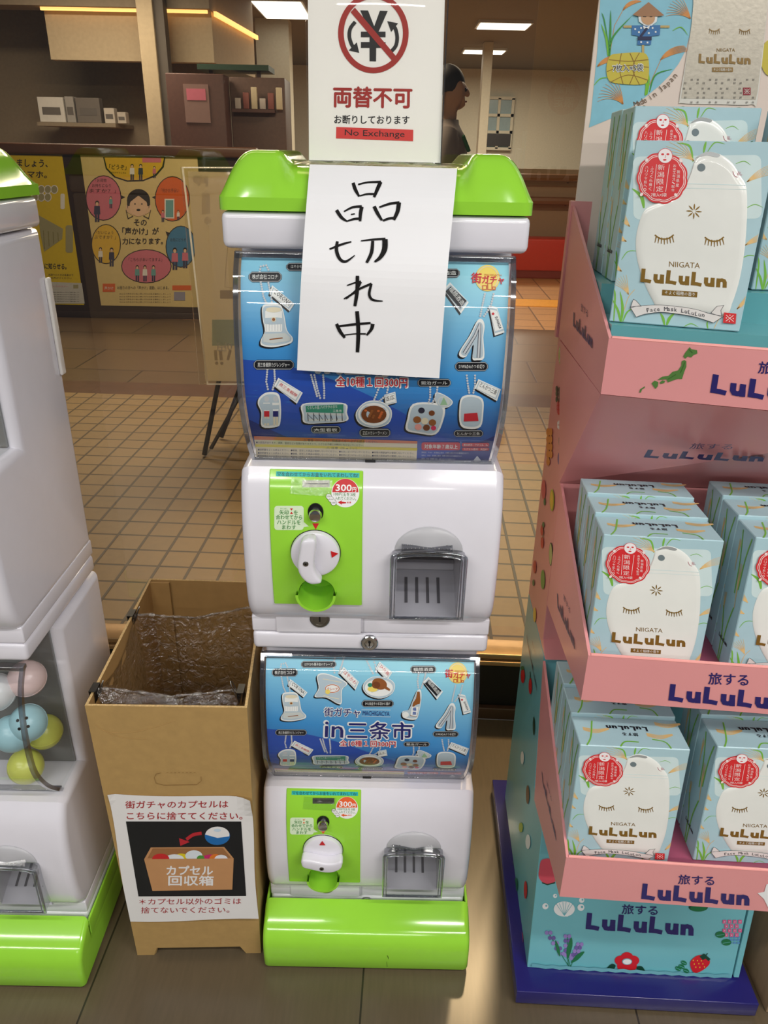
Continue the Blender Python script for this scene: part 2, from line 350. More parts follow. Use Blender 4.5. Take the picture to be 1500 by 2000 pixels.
# passage floor beyond the glass
TILE = .1287
p = atZ(268.75, 1073.75, 0) - WO
tile_m = brickmat('tan_floor_tiles', (148, 121, 78), (139, 113, 72), (70, 55, 30), TILE, TILE, .0066, 0., .42, (-(p.dot(WA) % TILE), -(p.dot(WN) % TILE)), .3, 0, 0, 30, .05)
plank_m = brickmat('brown_stone_slabs', (104, 82, 58), (94, 74, 52), (48, 36, 26), 1.15, .62, .008, .45, .35, (0, 0), .1, 0, 0, 12, .05)
far_m = brickmat('tan_far_tiles', (190, 140, 88), (178, 132, 82), (110, 82, 50), .32, .32, .01, 0., .45)
band_m = mat('brown_stone_band', (88, 58, 42), .35, noise=.12, scale=12)
slab('floor_passage', (-6, 6, .06, 3.11, 0), .05, tile_m)
slab('floor_band', (-6, 6, 3.11, 3.40, 0), .05, band_m)
slab('floor_slabs', (-6, 6, 3.40, 5.62, 0), .05, plank_m)
mb = MB(); mb.add(*rbox(-.25, .74, 4.55, 5.6, 0, .17, .01), band_m); struct(mb.build('floor_step'))
slab('floor_far', (-6, 6, 5.62, 16, 0), .05, far_m)
mb = MB(); mb.add(*wbox(.0, 4, 6.85, 7.3, .0, .006), mat('tactile_yellow', (235, 160, 30), .5, noise=.08)); struct(mb.build('trim_5', smooth=0))
# glass front: plinth, kick recess, sill, pane
z1 = atY(960, 1385, 1.757).z; z2 = atY(960, 1300, 1.757).z; z3 = atY(960, 1281, 1.757).z
mb = MB(); mb.add(*wbox(-3.2, 3.2, 0, .02, 0, z1, .003), mat('dark_brown_skirting', (74, 52, 36), .4)); struct(mb.build('baseboard_rear'))
mb = MB(); mb.add(*wbox(-3.2, 3.2, .02, .1, 0, z2), mat('kick_black', (14, 12, 10), .5)); struct(mb.build('wall_rear', smooth=0))
mb = MB(); al = mat('bronze_aluminium', (176, 142, 98), .32, .55, noise=.05)
mb.add(*wbox(-3.2, 3.2, -.004, .08, z2, z2 + (z3 - z2) * .42, .002), al).add(*wbox(-3.2, 3.2, .004, .08, z2 + (z3 - z2) * .5, z3, .003), al); struct(mb.build('trim_1'))
pane_m = clear('window_glass', (.66, .64, .60), .065, .55, .0, power=4)
mb = MB(); mb.add([WP(-3.2, .045, z3 - .01), WP(3.2, .045, z3 - .01), WP(3.2, .045, 3.0), WP(-3.2, .045, 3.0)], [(0, 1, 2, 3)], pane_m); o = struct(mb.build('window_1', smooth=0))
# passage ceiling and far walls
slab('ceiling', (-7, 7, .1, 24, 3.25), -.05, mat('passage_ceiling', (118, 108, 90), .8, noise=.04))
beige = mat('beige_plaster', (188, 170, 138), .75, noise=.06, scale=25, bump=.4)
grey_w = mat('grey_brown_wall', (150, 135, 112), .75, noise=.05)
pale_w = mat('pale_wall', (206, 200, 180), .7, noise=.04)
mb = MB()
a = atY(-60, 300, 10.6); b = atY(440, 300, 10.6); mb.add(*rbox(a.x - 2, b.x, 10.6, 10.8, 0, 3.25), grey_w); struct(mb.build('wall_left', smooth=0))
mb = MB(); mb.add(*rbox(-4.5, 9, 19.5, 19.7, 0, 3.25), pale_w); struct(mb.build('wall_far', smooth=0))
mb = MB(); a = atY(498, 45, 13.); b = atY(563, 45, 13.); mb.add(*rbox(a.x, b.x, 13, 13.4, 0, 3.25), pale_w); struct(mb.build('wall_pier', smooth=0))
# bulkhead and warm cove strips, built behind the glass to stand for a reflection
tl = atY(85, 16, 9.6); tr = atY(412, 20, 9.6); bl = atY(85, 116, 9.6)
mb = MB(); mb.add(*rbox(tl.x, tr.x, 9.6, 9.75, bl.z, tl.z), beige); mb.add(*rbox(tl.x - 3, tr.x + .02, 9.42, 9.75, tl.z, 3.25), grey_w)
e = atY(495, 68, 11.4); mb.add([(tr.x, 9.6, bl.z), (tr.x, 9.6, tl.z), (e.x, 11.4, tl.z), (e.x, 11.4, bl.z)], [(0, 1, 2, 3)], beige)
mb.add([(tr.x, 9.6, tl.z), (tr.x, 9.6, 3.25), (e.x, 11.4, 3.25), (e.x, 11.4, tl.z)], [(0, 1, 2, 3)], grey_w); struct(mb.build('wall_reflected_bulkhead', smooth=0))
warm = mat('reflected_warm_strip', (255, 190, 110), .5, emit=2.6)
mb = MB(); mb.add(*rbox(tl.x, tr.x - .02, 9.50, 9.53, tl.z - .03, tl.z, .004), warm); tag(mb.build('reflected_strip', smooth=0), 'long warm strip lamp along the top of the beige bulkhead behind the glass', 'lamp', 'cove strip lamps')
mb = MB(); mb.add([(tr.x + .03, 9.58, tl.z - .045), (tr.x + .03, 9.58, tl.z), (e.x + .03, 11.4, tl.z), (e.x + .03, 11.4, tl.z - .045), (tr.x + .06, 9.58, tl.z - .045), (tr.x + .06, 9.58, tl.z), (e.x + .06, 11.4, tl.z), (e.x + .06, 11.4, tl.z - .045)], [(0, 1, 2, 3), (4, 7, 6, 5), (0, 4, 5, 1), (3, 2, 6, 7), (1, 5, 6, 2), (0, 3, 7, 4)], warm)
tag(mb.build('reflected_strip', smooth=0), 'short warm strip lamp running back along the slanting end of the bulkhead', 'lamp', 'cove strip lamps')
mb = MB(); a = atY(284, 200, 9.2); b = atY(318, 200, 9.2); mb.add(*rbox(a.x, a.x + .17, 9.2, 9.4, 0, 3.25, .01), beige).add(*rbox(a.x + .17, b.x + .08, 9.25, 9.4, 0, 3.25), mat('pier_shaded_side', (92, 84, 74), .7)); struct(mb.build('wall_column', smooth=0))  # darker second box: the column's shaded side put into the colour
# low brown screen that carries the posters
dk = mat('dark_brown_board', (52, 36, 30), .45, noise=.1, scale=8); rail = mat('brown_rail', (96, 64, 44), .35, noise=.1, scale=8)
t = thing('notice_screen', 'long dark brown screen carrying two posters beyond the glass', 'screen', (-2.9, 7.5, 0))
z0 = .0; mb = MB(); mb.add(*rbox(-4.9, -1.25, 7.5, 7.56, .05, 1.46), dk); mb.build('board', t, (-2.9, 7.5, 0), 0)
mb = MB(); mb.add(*rbox(-4.95, -1.2, 7.46, 7.60, 1.44, 1.53, .02), rail); mb.build('top_rail', t, (-2.9, 7.5, 0))
mb = MB(); mb.add(*rbox(-4.9, -1.25, 7.48, 7.58, 0, .06, .005), dk); mb.build('foot_rail', t, (-2.9, 7.5, 0))
PP = Plane((-2.9, 7.494, 0), (1, 0, 0), (0, 0, 1))
ink = mat('print_ink', (38, 34, 36), .6); white = mat('print_white', (240, 238, 232), .55)
def poster(name, label, q, base, paint):
    """q: left, top, right, bottom of the sheet on the screen plane (m)"""
    l, tp, r, bt = q; o_ = ((l + r) / 2, 7.494, bt)
    mb = MB(); mb.add(*rbox(l, r, 7.494, 7.499, bt, tp), base); A = PP.art(step=.001); paint(A); A.emit(mb)
    return tag(mb.build(name, None, smooth=0, origin=o_), label, 'poster', 'posters on the brown screen')
pc = lambda n, c: mat('print_' + n, c, .6)
def paint_b(A):
    A.crop(0, 270, 3.)
    ye, pk, og, bl_ = pc('mustard', (232, 190, 60)), pc('rose', (218, 120, 140)), pc('orange', (226, 104, 40)), pc('blue', (60, 130, 175))
    skin, navy, teal = pc('skin', (238, 200, 165)), pc('navy', (50, 55, 90)), pc('teal', (110, 170, 170))
    def bubble(x, y, rx, ry, m, tx, ty):
        A.ell(x, y, rx + 5, ry + 5, ink, 0); A.poly([(x + (tx - x) * .75 + (ty - y) * .12, y + (ty - y) * .75 - (tx - x) * .12), (tx, ty), (x + (tx - x) * .75 - (ty - y) * .12, y + (ty - y) * .75 + (tx - x) * .12)], ink, 0); A.ell(x, y, rx, ry, m, 1)
    def folk(x, y, h, c):
        A.ell(x, y - h * .88, h * .1, h * .12, ink, 3, 12); A.ell(x, y - h * .84, h * .07, h * .09, skin, 4, 12); A.poly([(x - h * .13, y - h * .75), (x + h * .13, y - h * .75), (x + h * .15, y - h * .35), (x - h * .15, y - h * .35)], c, 3); A.quad(x - h * .1, y - h * .36, x - .01 * h, y, navy, 3); A.quad(x + .02 * h, y - h * .36, x + h * .11, y, navy, 3)
    A.poly([(604, 110), (970, 110), (960, 170), (915, 222), (840, 252), (745, 255), (670, 230), (620, 180)], ink, 0); A.poly([(612, 113), (962, 113), (950, 165), (908, 215), (838, 244), (748, 247), (676, 224), (628, 175)], ye, 1)
    A.text('「どうぞ」', (640, 182), (740, 186), 30, ink, 2, .02); A.text('座席をゆずるときは', (640, 205), (740, 208), 10, ink, 2); A.quad(835, 112, 945, 142, pk, 2)
    for x, c in ((775, white), (825, navy), (905, pk)): folk(x, 245 if x < 900 else 232, 95 if x < 900 else 70, c)
    bubble(607, 350, 100, 128, pk, 735, 345); A.text('「お荷物', (560, 258), (625, 258), 22, ink, 2); A.text('お持ちになり', (540, 287), (650, 288), 20, ink, 2); A.text('ますか？」', (525, 318), (680, 320), 22, ink, 2); folk(570, 490, 125, navy); folk(650, 410, 70, teal)
    bubble(1010, 355, 98, 128, og, 890, 345); A.text('「何かお手伝い', (945, 318), (1050, 318), 24, ink, 2); A.quad(965, 355, 1022, 470, white, 2); A.quad(972, 362, 1016, 462, teal, 3); folk(955, 490, 70, pk); folk(1045, 480, 60, white)
    bubble(622, 620, 82, 112, ye, 693, 545); A.text('「だいじょう', (565, 562), (665, 562), 20, ink, 2); A.text('ぶですか？」', (552, 590), (680, 592), 22, ink, 2); folk(590, 728, 90, white); folk(655, 750, 110, navy)
    bubble(1060, 635, 85, 118, bl_, 970, 545); A.text('お先にどうぞ', (998, 605), (1090, 605), 20, ink, 2); folk(1025, 770, 130, pk); folk(1085, 760, 120, pk)
    bubble(858, 750, 143, 95, pk, 845, 650); A.text('「こちらがあいてますよ」', (755, 722), (950, 722), 22, ink, 2)
    for x, c in ((805, teal), (850, white), (900, teal)): folk(x, 838, 95, c)
    # the calling face in the middle
    A.ell(812, 365, 68, 68, ink, 1); A.quad(745, 360, 770, 410, ink, 1); A.quad(855, 360, 880, 410, ink, 1); A.ell(812, 398, 52, 60, skin, 2); A.poly([(762, 375), (812, 335), (862, 375), (862, 350), (812, 318), (762, 350)], ink, 3)
    A.ell(792, 385, 5, 5, ink, 3, 8); A.ell(832, 385, 5, 5, ink, 3, 8); A.ell(812, 420, 12, 7, ink, 3)
    for sx in (-1, 1):
        for k in range(4): A.stroke([(812 + sx * (35 + k * 10), 450 - k * 6), (812 + sx * (30 + k * 13), 405 - k * 4)], 9, skin, 4)
        A.stroke([(812 + sx * 30, 455), (812 + sx * 60, 470), (812 + sx * 72, 420)], 4, ink, 5)
    A.text('その', (785, 512), (860, 512), 36, ink, 2, .03); A.text('「声かけ」が', (718, 565), (930, 565), 42, ink, 2, .03); A.text('力になります。', (718, 622), (955, 622), 38, ink, 2, .03)
    A.quad(602, 852, 675, 900, og, 1); A.text('声かけ', (612, 888), (665, 888), 20, white, 2); A.text('お困りの方への「声かけ」運動、はじまる。', (688, 885), (990, 886), 20, ink, 2); A.quad(1010, 862, 1122, 890, og, 1)
    for k in range(4): A.text('みんなで声をかけあい思いやりのある場所にしましょう', (700, 915 + k * 16), (1000, 916 + k * 16), 8, ink, 2)
    A.quad(1020, 900, 1085, 950, pc('grey', (150, 150, 170)), 2)
qa, qb = PP.px(160, 305), PP.px(200, 597)
poster('poster', 'cream poster with round coloured speech bubbles and a calling face', (-2.79, 1.437, -1.74, .118), pc('cream', (226, 204, 140)), paint_b)
def paint_a(A):
    A.crop(0, 270, 3.); gy, lg = pc('grey_art', (165, 160, 120)), pc('pale', (205, 205, 200))
    A.text('しましょう、', (60, 165), (280, 170), 44, ink, 2, .02); A.text('スマホ。', (110, 228), (275, 233), 38, ink, 2, .02)
    for k in range(7): A.ell(205 + (k % 4) * 38, 300 + (k // 4) * 45, 22, 26, white, 1); A.ell(205 + (k % 4) * 38, 300 + (k // 4) * 45, 17, 21, gy, 2)
    A.rrect(355, 325, 380, 415, 8, white, 1); A.poly([(225, 450), (370, 530), (365, 590), (260, 665), (238, 560)], gy, 1)
    for k in range(4): A.stroke([(255 + k * 28, 540 + k * 4), (262 + k * 27, 650 - k * 16)], 3, pc('dim', (120, 110, 40)), 2)
    A.rrect(385, 510, 428, 670, 12, gy, 1); A.text('に知らせる。', (262, 765), (390, 768), 34, ink, 2, .02); A.text('お困りのときは係員まで', (285, 805), (430, 808), 12, ink, 2); A.text('お声がけください', (300, 822), (420, 824), 10, ink, 2)
    A.poly([(280, 842), (480, 848), (497, 968), (305, 968)], lg, 1); A.text('みんなのマナー', (295, 872), (400, 874), 10, pc('rose', (218, 120, 140)), 2); A.quad(430, 858, 460, 880, gy, 2)
    for k in range(5): A.text('携帯電話をご使用の際はまわりの方へのご配慮をお願いします', (300, 905 + k * 13), (465, 907 + k * 13), 6, ink, 2)
poster('poster', 'yellow poster with black writing, half hidden by the left capsule machine', (-3.85, 1.432, -2.955, .118), pc('yellow', (224, 196, 30)), paint_a)
# cupboards and pale goods beyond the screen
mar = mat('maroon_laminate', (92, 62, 52), .5, noise=.08)
a = atY(322, 142, 8.6); b = atY(445, 290, 8.6)
t = thing('tall_cupboard', 'maroon cupboard with pale notices beyond the screen', 'cupboard', (a.x, 8.6, 0)); mb = MB(); mb.add(*rbox(a.x, b.x, 8.6, 8.88, 0, a.z, .01), mar); mb.build('carcass', t, (a.x, 8.6, 0))
mb = MB(); mb.add(*rbox(a.x + .17, a.x + .42, 8.592, 8.6, 1.75, 2.09), pc('sheet', (150, 120, 112))); mb.add(*rbox(a.x + .2, a.x + .39, 8.588, 8.592, 1.95, 2.05), pc('rose', (218, 120, 140))); mb.build('paper_notice', t, (a.x, 8.6, 0), 0)
a2 = atY(447, 150, 8.9); b2 = atY(560, 290, 8.9)
t = thing('wide_cupboard', 'brown cupboard with shelf of small goods, right of the maroon cupboard', 'cupboard', (a2.x, 8.9, 0)); mb = MB(); mb.add(*rbox(a2.x, b2.x, 8.9, 9.4, 0, a2.z, .01), mat('brown_laminate', (100, 76, 64), .5, noise=.08)); mb.build('carcass', t, (a2.x, 8.9, 0))
mb = MB(); mb.add(*rbox(a2.x + .03, b2.x - .1, 8.8, 8.9, 1.86, 1.89), mar); mb.build('shelf', t, (a2.x, 8.9, 0), 0)
for k in range(6):
    x = a2.x + .06 + k * .085; h = .1 + .05 * (k % 3)
    mb = MB(); mb.add(*rbox(0, .06, 0, .05, 0, h, .006), mat('goods_%d' % (k % 3), [(200, 190, 180), (150, 90, 80), (220, 205, 170)][k % 3], .5)); o = mb.build('goods_packet', None)
    o.location = (x, 8.82, 1.891); tag(o, ['pale', 'dull red', 'cream'][k % 3] + ' goods packet on the brown cupboard shelf, number %s from the left' % ['one', 'two', 'three', 'four', 'five', 'six'][k], 'packet', 'packets on the cupboard shelf')
mb = MB(); a = atY(385, 133, 9.0); b = atY(525, 145, 9.0); mb.add(*rbox(a.x, b.x, 9.0, 9.45, a2.z + .07, a2.z + .12), mat('green_board', (40, 66, 48), .5)); mb.add(*rbox(a.x + .1, a.x + .14, 9.1, 9.14, a2.z, a2.z + .07), mar).add(*rbox(b.x - .14, b.x - .1, 9.1, 9.14, a2.z, a2.z + .07), mar); tag(mb.build('green_board', smooth=0), 'dark green board lying across the cupboard tops', 'board')
a = atY(72, 238, 9.9); b = atY(225, 238, 9.9); t = thing('goods_shelf', 'shelf with white printed boxes under the beige bulkhead', 'shelf', (a.x, 10, a.z)); mb = MB(); mb.add(*rbox(a.x, b.x, 9.9, 10.59, a.z - .04, a.z), grey_w); mb.build('shelf_board', t, (a.x, 10, a.z), 0)  # shelf and cartons stand in for shop goods reflected in the glass
for k, (x, w, h, c) in enumerate(((.02, .3, .26, (226, 222, 214)), (.34, .1, .27, (170, 165, 158)), (.46, .28, .26, (120, 112, 104)), (.78, .12, .16, (215, 205, 190)), (.93, .1, .12, (205, 195, 180)))):
    mb = MB(); mb.add(*rbox(0, w, 0, .12, 0, h, .006), mat('carton_%d' % k, c, .6)); mb.add(*rbox(w * .15, w * .85, -.003, 0, h * .3, h * .6), pc('grey_label', (110, 104, 98)))
    o = mb.build('goods_carton', smooth=0); o.location = (a.x + x, 9.95, a.z + .001); tag(o, ['large white carton with grey label at left end of', 'narrow grey carton beside the large white one on', 'dark grey carton in the middle of', 'small cream carton right of the dark one on', 'smallest cream carton at right end of'][k] + ' the goods shelf', 'carton', 'cartons on the goods shelf')
# ceiling lamps of the passage
lampm = mat('ceiling_lamp_glow', (250, 250, 240), .5, emit=3.2)
for k, (x, y, w, d, lb) in enumerate(((552, 22, .62, 1.3, 'square white ceiling lamp left of the no exchange sign'), (983, 53, .72, .55, 'long ceiling lamp high right of the no exchange sign'), (945, 103, .72, .5, 'short ceiling lamp lower right of the no exchange sign'))):
    p = atZ(x, y, 3.2); t = thing('ceiling_lamp', lb, 'lamp', (p.x, p.y, 3.2), 'passage ceiling lamps')
    mb = MB(); mb.add(*rbox(-w / 2, w / 2, -d / 2, d / 2, 0, .01), lampm); mb.build('diffuser', t, smooth=0)
    mb = MB(); mb.add(*rbox(-w / 2 - .03, w / 2 + .03, -d / 2 - .03, d / 2 + .03, .011, .05), mat('lamp_frame', (200, 200, 195), .5)); mb.build('frame', t, smooth=0)
# right side of the passage: red bench wall, rails, pale parapet
red = mat('red_painted_panel', (196, 44, 22), .45, noise=.06)
z = atY(1060, 467, 10.7).z; t = thing('red_bench', 'long red bench against the parapet beyond the yellow floor strip', 'bench', (2.5, 10.7, 0)); mb = MB(); mb.add(*rbox(.9, 5, 10.7, 11.1, .1, z, .02), red); mb.build('seat_block', t, (2.5, 10.7, 0)); mb = MB(); mb.add(*rbox(.9, 5, 10.72, 11.1, 0, .1), mat('dark_red', (110, 24, 14), .5)); mb.build('plinth', t, (2.5, 10.7, 0), 0)
mb = MB(); z4 = atY(1060, 330, 11.2).z; mb.add(*rbox(.6, 6, 11.2, 11.4, 0, z4), mat('tan_parapet', (150, 128, 98), .6)); struct(mb.build('wall_parapet', smooth=0))
for k, yy in enumerate((347, 392)):
    zz = atY(1060, yy, 11.1).z; t = thing('handrail', ['upper', 'lower'][k] + ' brown handrail on the parapet right of the machine lid', 'handrail', (2.4, 11.1, zz), 'handrails on the parapet'); mb = MB(); mb.add(*tube([(.7, 11.08, zz), (6, 11.08, zz)], .05), mat('rail_wood', (118, 84, 58), .35)); mb.build('rail', t, (2.4, 11.1, zz))
    for x in (1.2, 2.4, 3.6): mb = MB(); mb.add(*tube([(x, 11.08, zz), (x, 11.2, zz - .05)], .02), mat('rail_metal', (80, 60, 48), .4, .5)); mb.build('bracket', t, (2.4, 11.1, zz))
a = atY(943, 290, 19.4); b = atY(1003, 192, 19.4); t = thing('wall_window', 'small pale window grid far off on the passage end wall', 'window', (a.x, 19.4, a.z))
mb = MB(); mb.add(*rbox(a.x, b.x, 19.42, 19.46, a.z, b.z), mat('far_pane', (150, 170, 175), .2)); mb.build('pane', t, (a.x, 19.4, a.z), 0)
mb = MB(); xm = (a.x + b.x) / 2
for x in (a.x, xm, b.x): mb.add(*rbox(x - .03, x + .03, 19.38, 19.42, a.z, b.z), pale_w)
for k in range(4): zz = a.z + (b.z - a.z) * k / 3; mb.add(*rbox(a.x - .03, b.x + .03, 19.38, 19.42, zz - .03, zz + .03), pale_w)
mb.build('window_frame', t, (a.x, 19.4, a.z), 0)
mb = MB(); mb.add(*rbox(a.x, b.x, 19.36, 19.4, a.z + .06, a.z + (b.z - a.z) * .3), mat('dark_goods', (40, 36, 34), .5)); mb.build('dark_sill_panel', t, (a.x, 19.4, a.z), 0)
a = atY(948, 60, 15.); b = atY(966, 60, 15.); mb = MB(); mb.add(*rbox(a.x, b.x, 15, 15.3, 0, 3.25, .01), pale_w); struct(mb.build('wall_post', smooth=0))
# easel sign seen from behind
t = thing('easel_sign', 'cream notice in clear sleeve on a black folding easel beyond the glass', 'sign', (-.8, 4.1, 0))
off = (-.8, 4.1, 0); A0 = atY(356, 326, 4.10); A1 = atY(404, 751, 4.10)
mb = MB(); mb.add(*rbox(-1.005, -.42, 4.104, 4.1045, A1.z + .02, A0.z - .02), translucent('notice_back', (246, 236, 212))); PL = Plane((-1, 4.104, 0), (1, 0, 0), (0, 0, 1)); A = PL.art(0, 270, 3., .0012)
gh = translucent('print_through', (252, 246, 230)); gb = translucent('print_through_blue', (206, 222, 212)); gd = translucent('print_through_dark', (214, 204, 186)); fr = translucent('print_white_edge', (255, 252, 242))
A.ell(1155, 240, 26, 26, gh, 1); A.ell(1200, 240, 26, 26, gh, 1); A.stroke([(1176, 255), (1162, 280)], 12, gh, 1); A.stroke([(1222, 255), (1208, 280)], 12, gh, 1); A.quad(1182, 320, 1232, 445, gh, 1); A.ell(1218, 482, 22, 22, gh, 1)
A.quad(1243, 1062, 1500, 1215, gb, 1); A.text('0円', (1360, 1197), (1275, 1197), 48, fr, 2, .02, flip=True); A.stroke([(1262, 1240), (1268, 1300)], 18, gd, 1); A.ell(1270, 1318, 10, 10, gd, 1); A.stroke([(1292, 1240), (1298, 1300)], 18, gd, 1); A.ell(1300, 1318, 10, 10, gd, 1); A.stroke([(1350, 1240), (1335, 1300)], 16, gd, 1)
A.stroke([(1335, 640), (1325, 740), (1318, 870), (1400, 885)], 3, gd, 1); A.quad(1290, 890, 1400, 940, gd, 1)
for (x0, y0, x1, y1) in ((1065, 168, 1500, 176), (1212, 1436, 1500, 1444)): A.quad(x0, y0, x1, y1, fr, 1)
A.poly([(1065, 168), (1076, 168), (1222, 1444), (1212, 1444)], fr, 1)
A.emit(mb); mb.build('notice', t, off, 0)
mb = MB(); cl = clear('sleeve_plastic', (.95, .95, .93), .05, .5, .05)
mb.add(*rbox(-1.04, -.40, 4.095, 4.118, A1.z, A0.z, .004), cl); mb.build('clear_sleeve', t, off)
bk = mat('black_metal', (26, 24, 24), .4, .3)
for k, pts in enumerate(((atY(428, 740, 4.14), atZ(399, 888, .012)), (atY(475, 740, 4.14), (-.42, 3.9, .012)), ((-.72, 4.2, .55), atZ(409, 880, .012) + Vector((.02, .22, 0))))):
    mb = MB(); mb.add(*tube(pts, .014, 6), bk); mb.build('leg', t, off)
mb = MB(); mb.add(*tube([atY(470, 770, 4.13), atZ(412, 876, .03)], .011, 6), bk); mb.build('strut', t, off)
# ================================================================== CAPSULE MACHINES
HW = .2
MU = Vector((-.0185, 1.06, .738)); ML = Vector((-.0185, 1.070, .085))     # upper and lower unit (centre of front, underside)
shell = mat('white_plastic', (232, 230, 238), .16, noise=.01, coat=.3); green = mat('lime_plastic', (156, 222, 62), .14, noise=.015, coat=.3)
chrome = mat('chrome', (205, 205, 205), .12, 1., noise=.02); steel = mat('brushed_steel', (150, 148, 142), .3, 1., noise=.1); black = mat('black_plastic', (14, 14, 15), .4)
dgrey = mat('dark_grey_plastic', (92, 92, 98), .45); lgrey = mat('light_grey_plastic', (190, 190, 196), .35)
case_m = clear('clear_case', (.97, .98, .98), .035, .5, .015, power=4); edge_m = clear('clear_case_edge', (.62, .64, .68), .16, .6, .05, power=2); smoke = clear('smoke_plastic', (.60, .61, .64), .10, .5, .06)
door_m = clear('clear_door', (.86, .86, .88), .045, .5, .02)
tape_m = clear('clear_tape', (.93, .95, .90), .10, .4, .12, .25, 60)
BF = [(.060, .004), (.075, -.010), (.10, -.021), (.14, -.027), (.19, -.029), (.25, -.026), (.30, -.016), (.333, .000)]
yb = lambda z: interp(BF, z)
CF = [(.330, .030), (.36, .003), (.398, -.024), (.44, -.043), (.475, -.048), (.55, -.044), (.61, -.028), (.643, -.006)]
CW = .186
yc = lambda z: interp(CF, z)
def surf(O, yf, inset=0.):
    """photo pixel -> (x, z) on a curved machine front y = yf(z), local to the unit at O"""
    def cv(px, py):
        y = 0.
        for _ in range(4):
            p = atY(px, py, O.y + y); y = yf(min(max(p.z - O.z, 0), .7)) + inset
        return p.x - O.x, p.z - O.z
    return cv
def onfront(yf, inset=0.):
    def place(x, z, h):
        d = (yf(z + .004) - yf(z - .004)) / .008; n = Vector((0, -1, d)).normalized(); return Vector((x, yf(z) + inset, z)) + n * h
    return place
# ---- the display card print
cb = {n: mat('card_' + n, c, .35, noise=.01) for n, c in dict(black=(14, 14, 22), white=(244, 244, 240), acryl=(188, 204, 214), silver=(205, 208, 212), red=(206, 30, 48), navy=(24, 30, 110), green=(46, 140, 112), cream=(232, 220, 190), yellow=(250, 222, 110), brown=(120, 62, 24), orange=(206, 104, 50), pink=(236, 160, 150), lime=(150, 190, 150), yel=(226, 210, 50), blue2=(30, 84, 170), bronze=(150, 88, 40), plate=(210, 214, 210), ink=(40, 40, 60), magenta=(220, 40, 90)).items()}
def card_material():
    m = bpy.data.materials.new('card_blue_print'); m.use_nodes = True; nt = m.node_tree; b = nt.nodes['Principled BSDF']; b.inputs['Roughness'].default_value = .35
    tc = nt.nodes.new('ShaderNodeTexCoord'); sp = nt.nodes.new('ShaderNodeSeparateXYZ'); mr = nt.nodes.new('ShaderNodeMapRange'); mr.inputs['From Min'].default_value = .34; mr.inputs['From Max'].default_value = .635
    rp = nt.nodes.new('ShaderNodeValToRGB'); e = rp.color_ramp.elements; e[0].position = 0; e[0].color = [lin(v) for v in (30, 62, 140)] + [1]; e[1].position = 1; e[1].color = [lin(v) for v in (158, 222, 238)] + [1]
    k = e.new(.22); k.color = [lin(v) for v in (28, 82, 170)] + [1]; k = e.new(.55); k.color = [lin(v) for v in (62, 150, 216)] + [1]
    ad = nt.nodes.new('ShaderNodeMath'); ad.operation = 'MULTIPLY_ADD'; ad.inputs[1].default_value = .5; 
    nt.links.new(tc.outputs['Object'], sp.inputs[0]); nt.links.new(sp.outputs['Z'], mr.inputs['Value']); nt.links.new(sp.outputs['X'], ad.inputs[0]); nt.links.new(mr.outputs[0], ad.inputs[2]); nt.links.new(ad.outputs[0], rp.inputs['Fac']); nt.links.new(rp.outputs[0], b.inputs['Base Color']); return m
card_m = card_material(); swoosh = mat('card_swoosh', (34, 78, 176), .35); swoosh2 = mat('card_swoosh_dark', (26, 50, 128), .35)
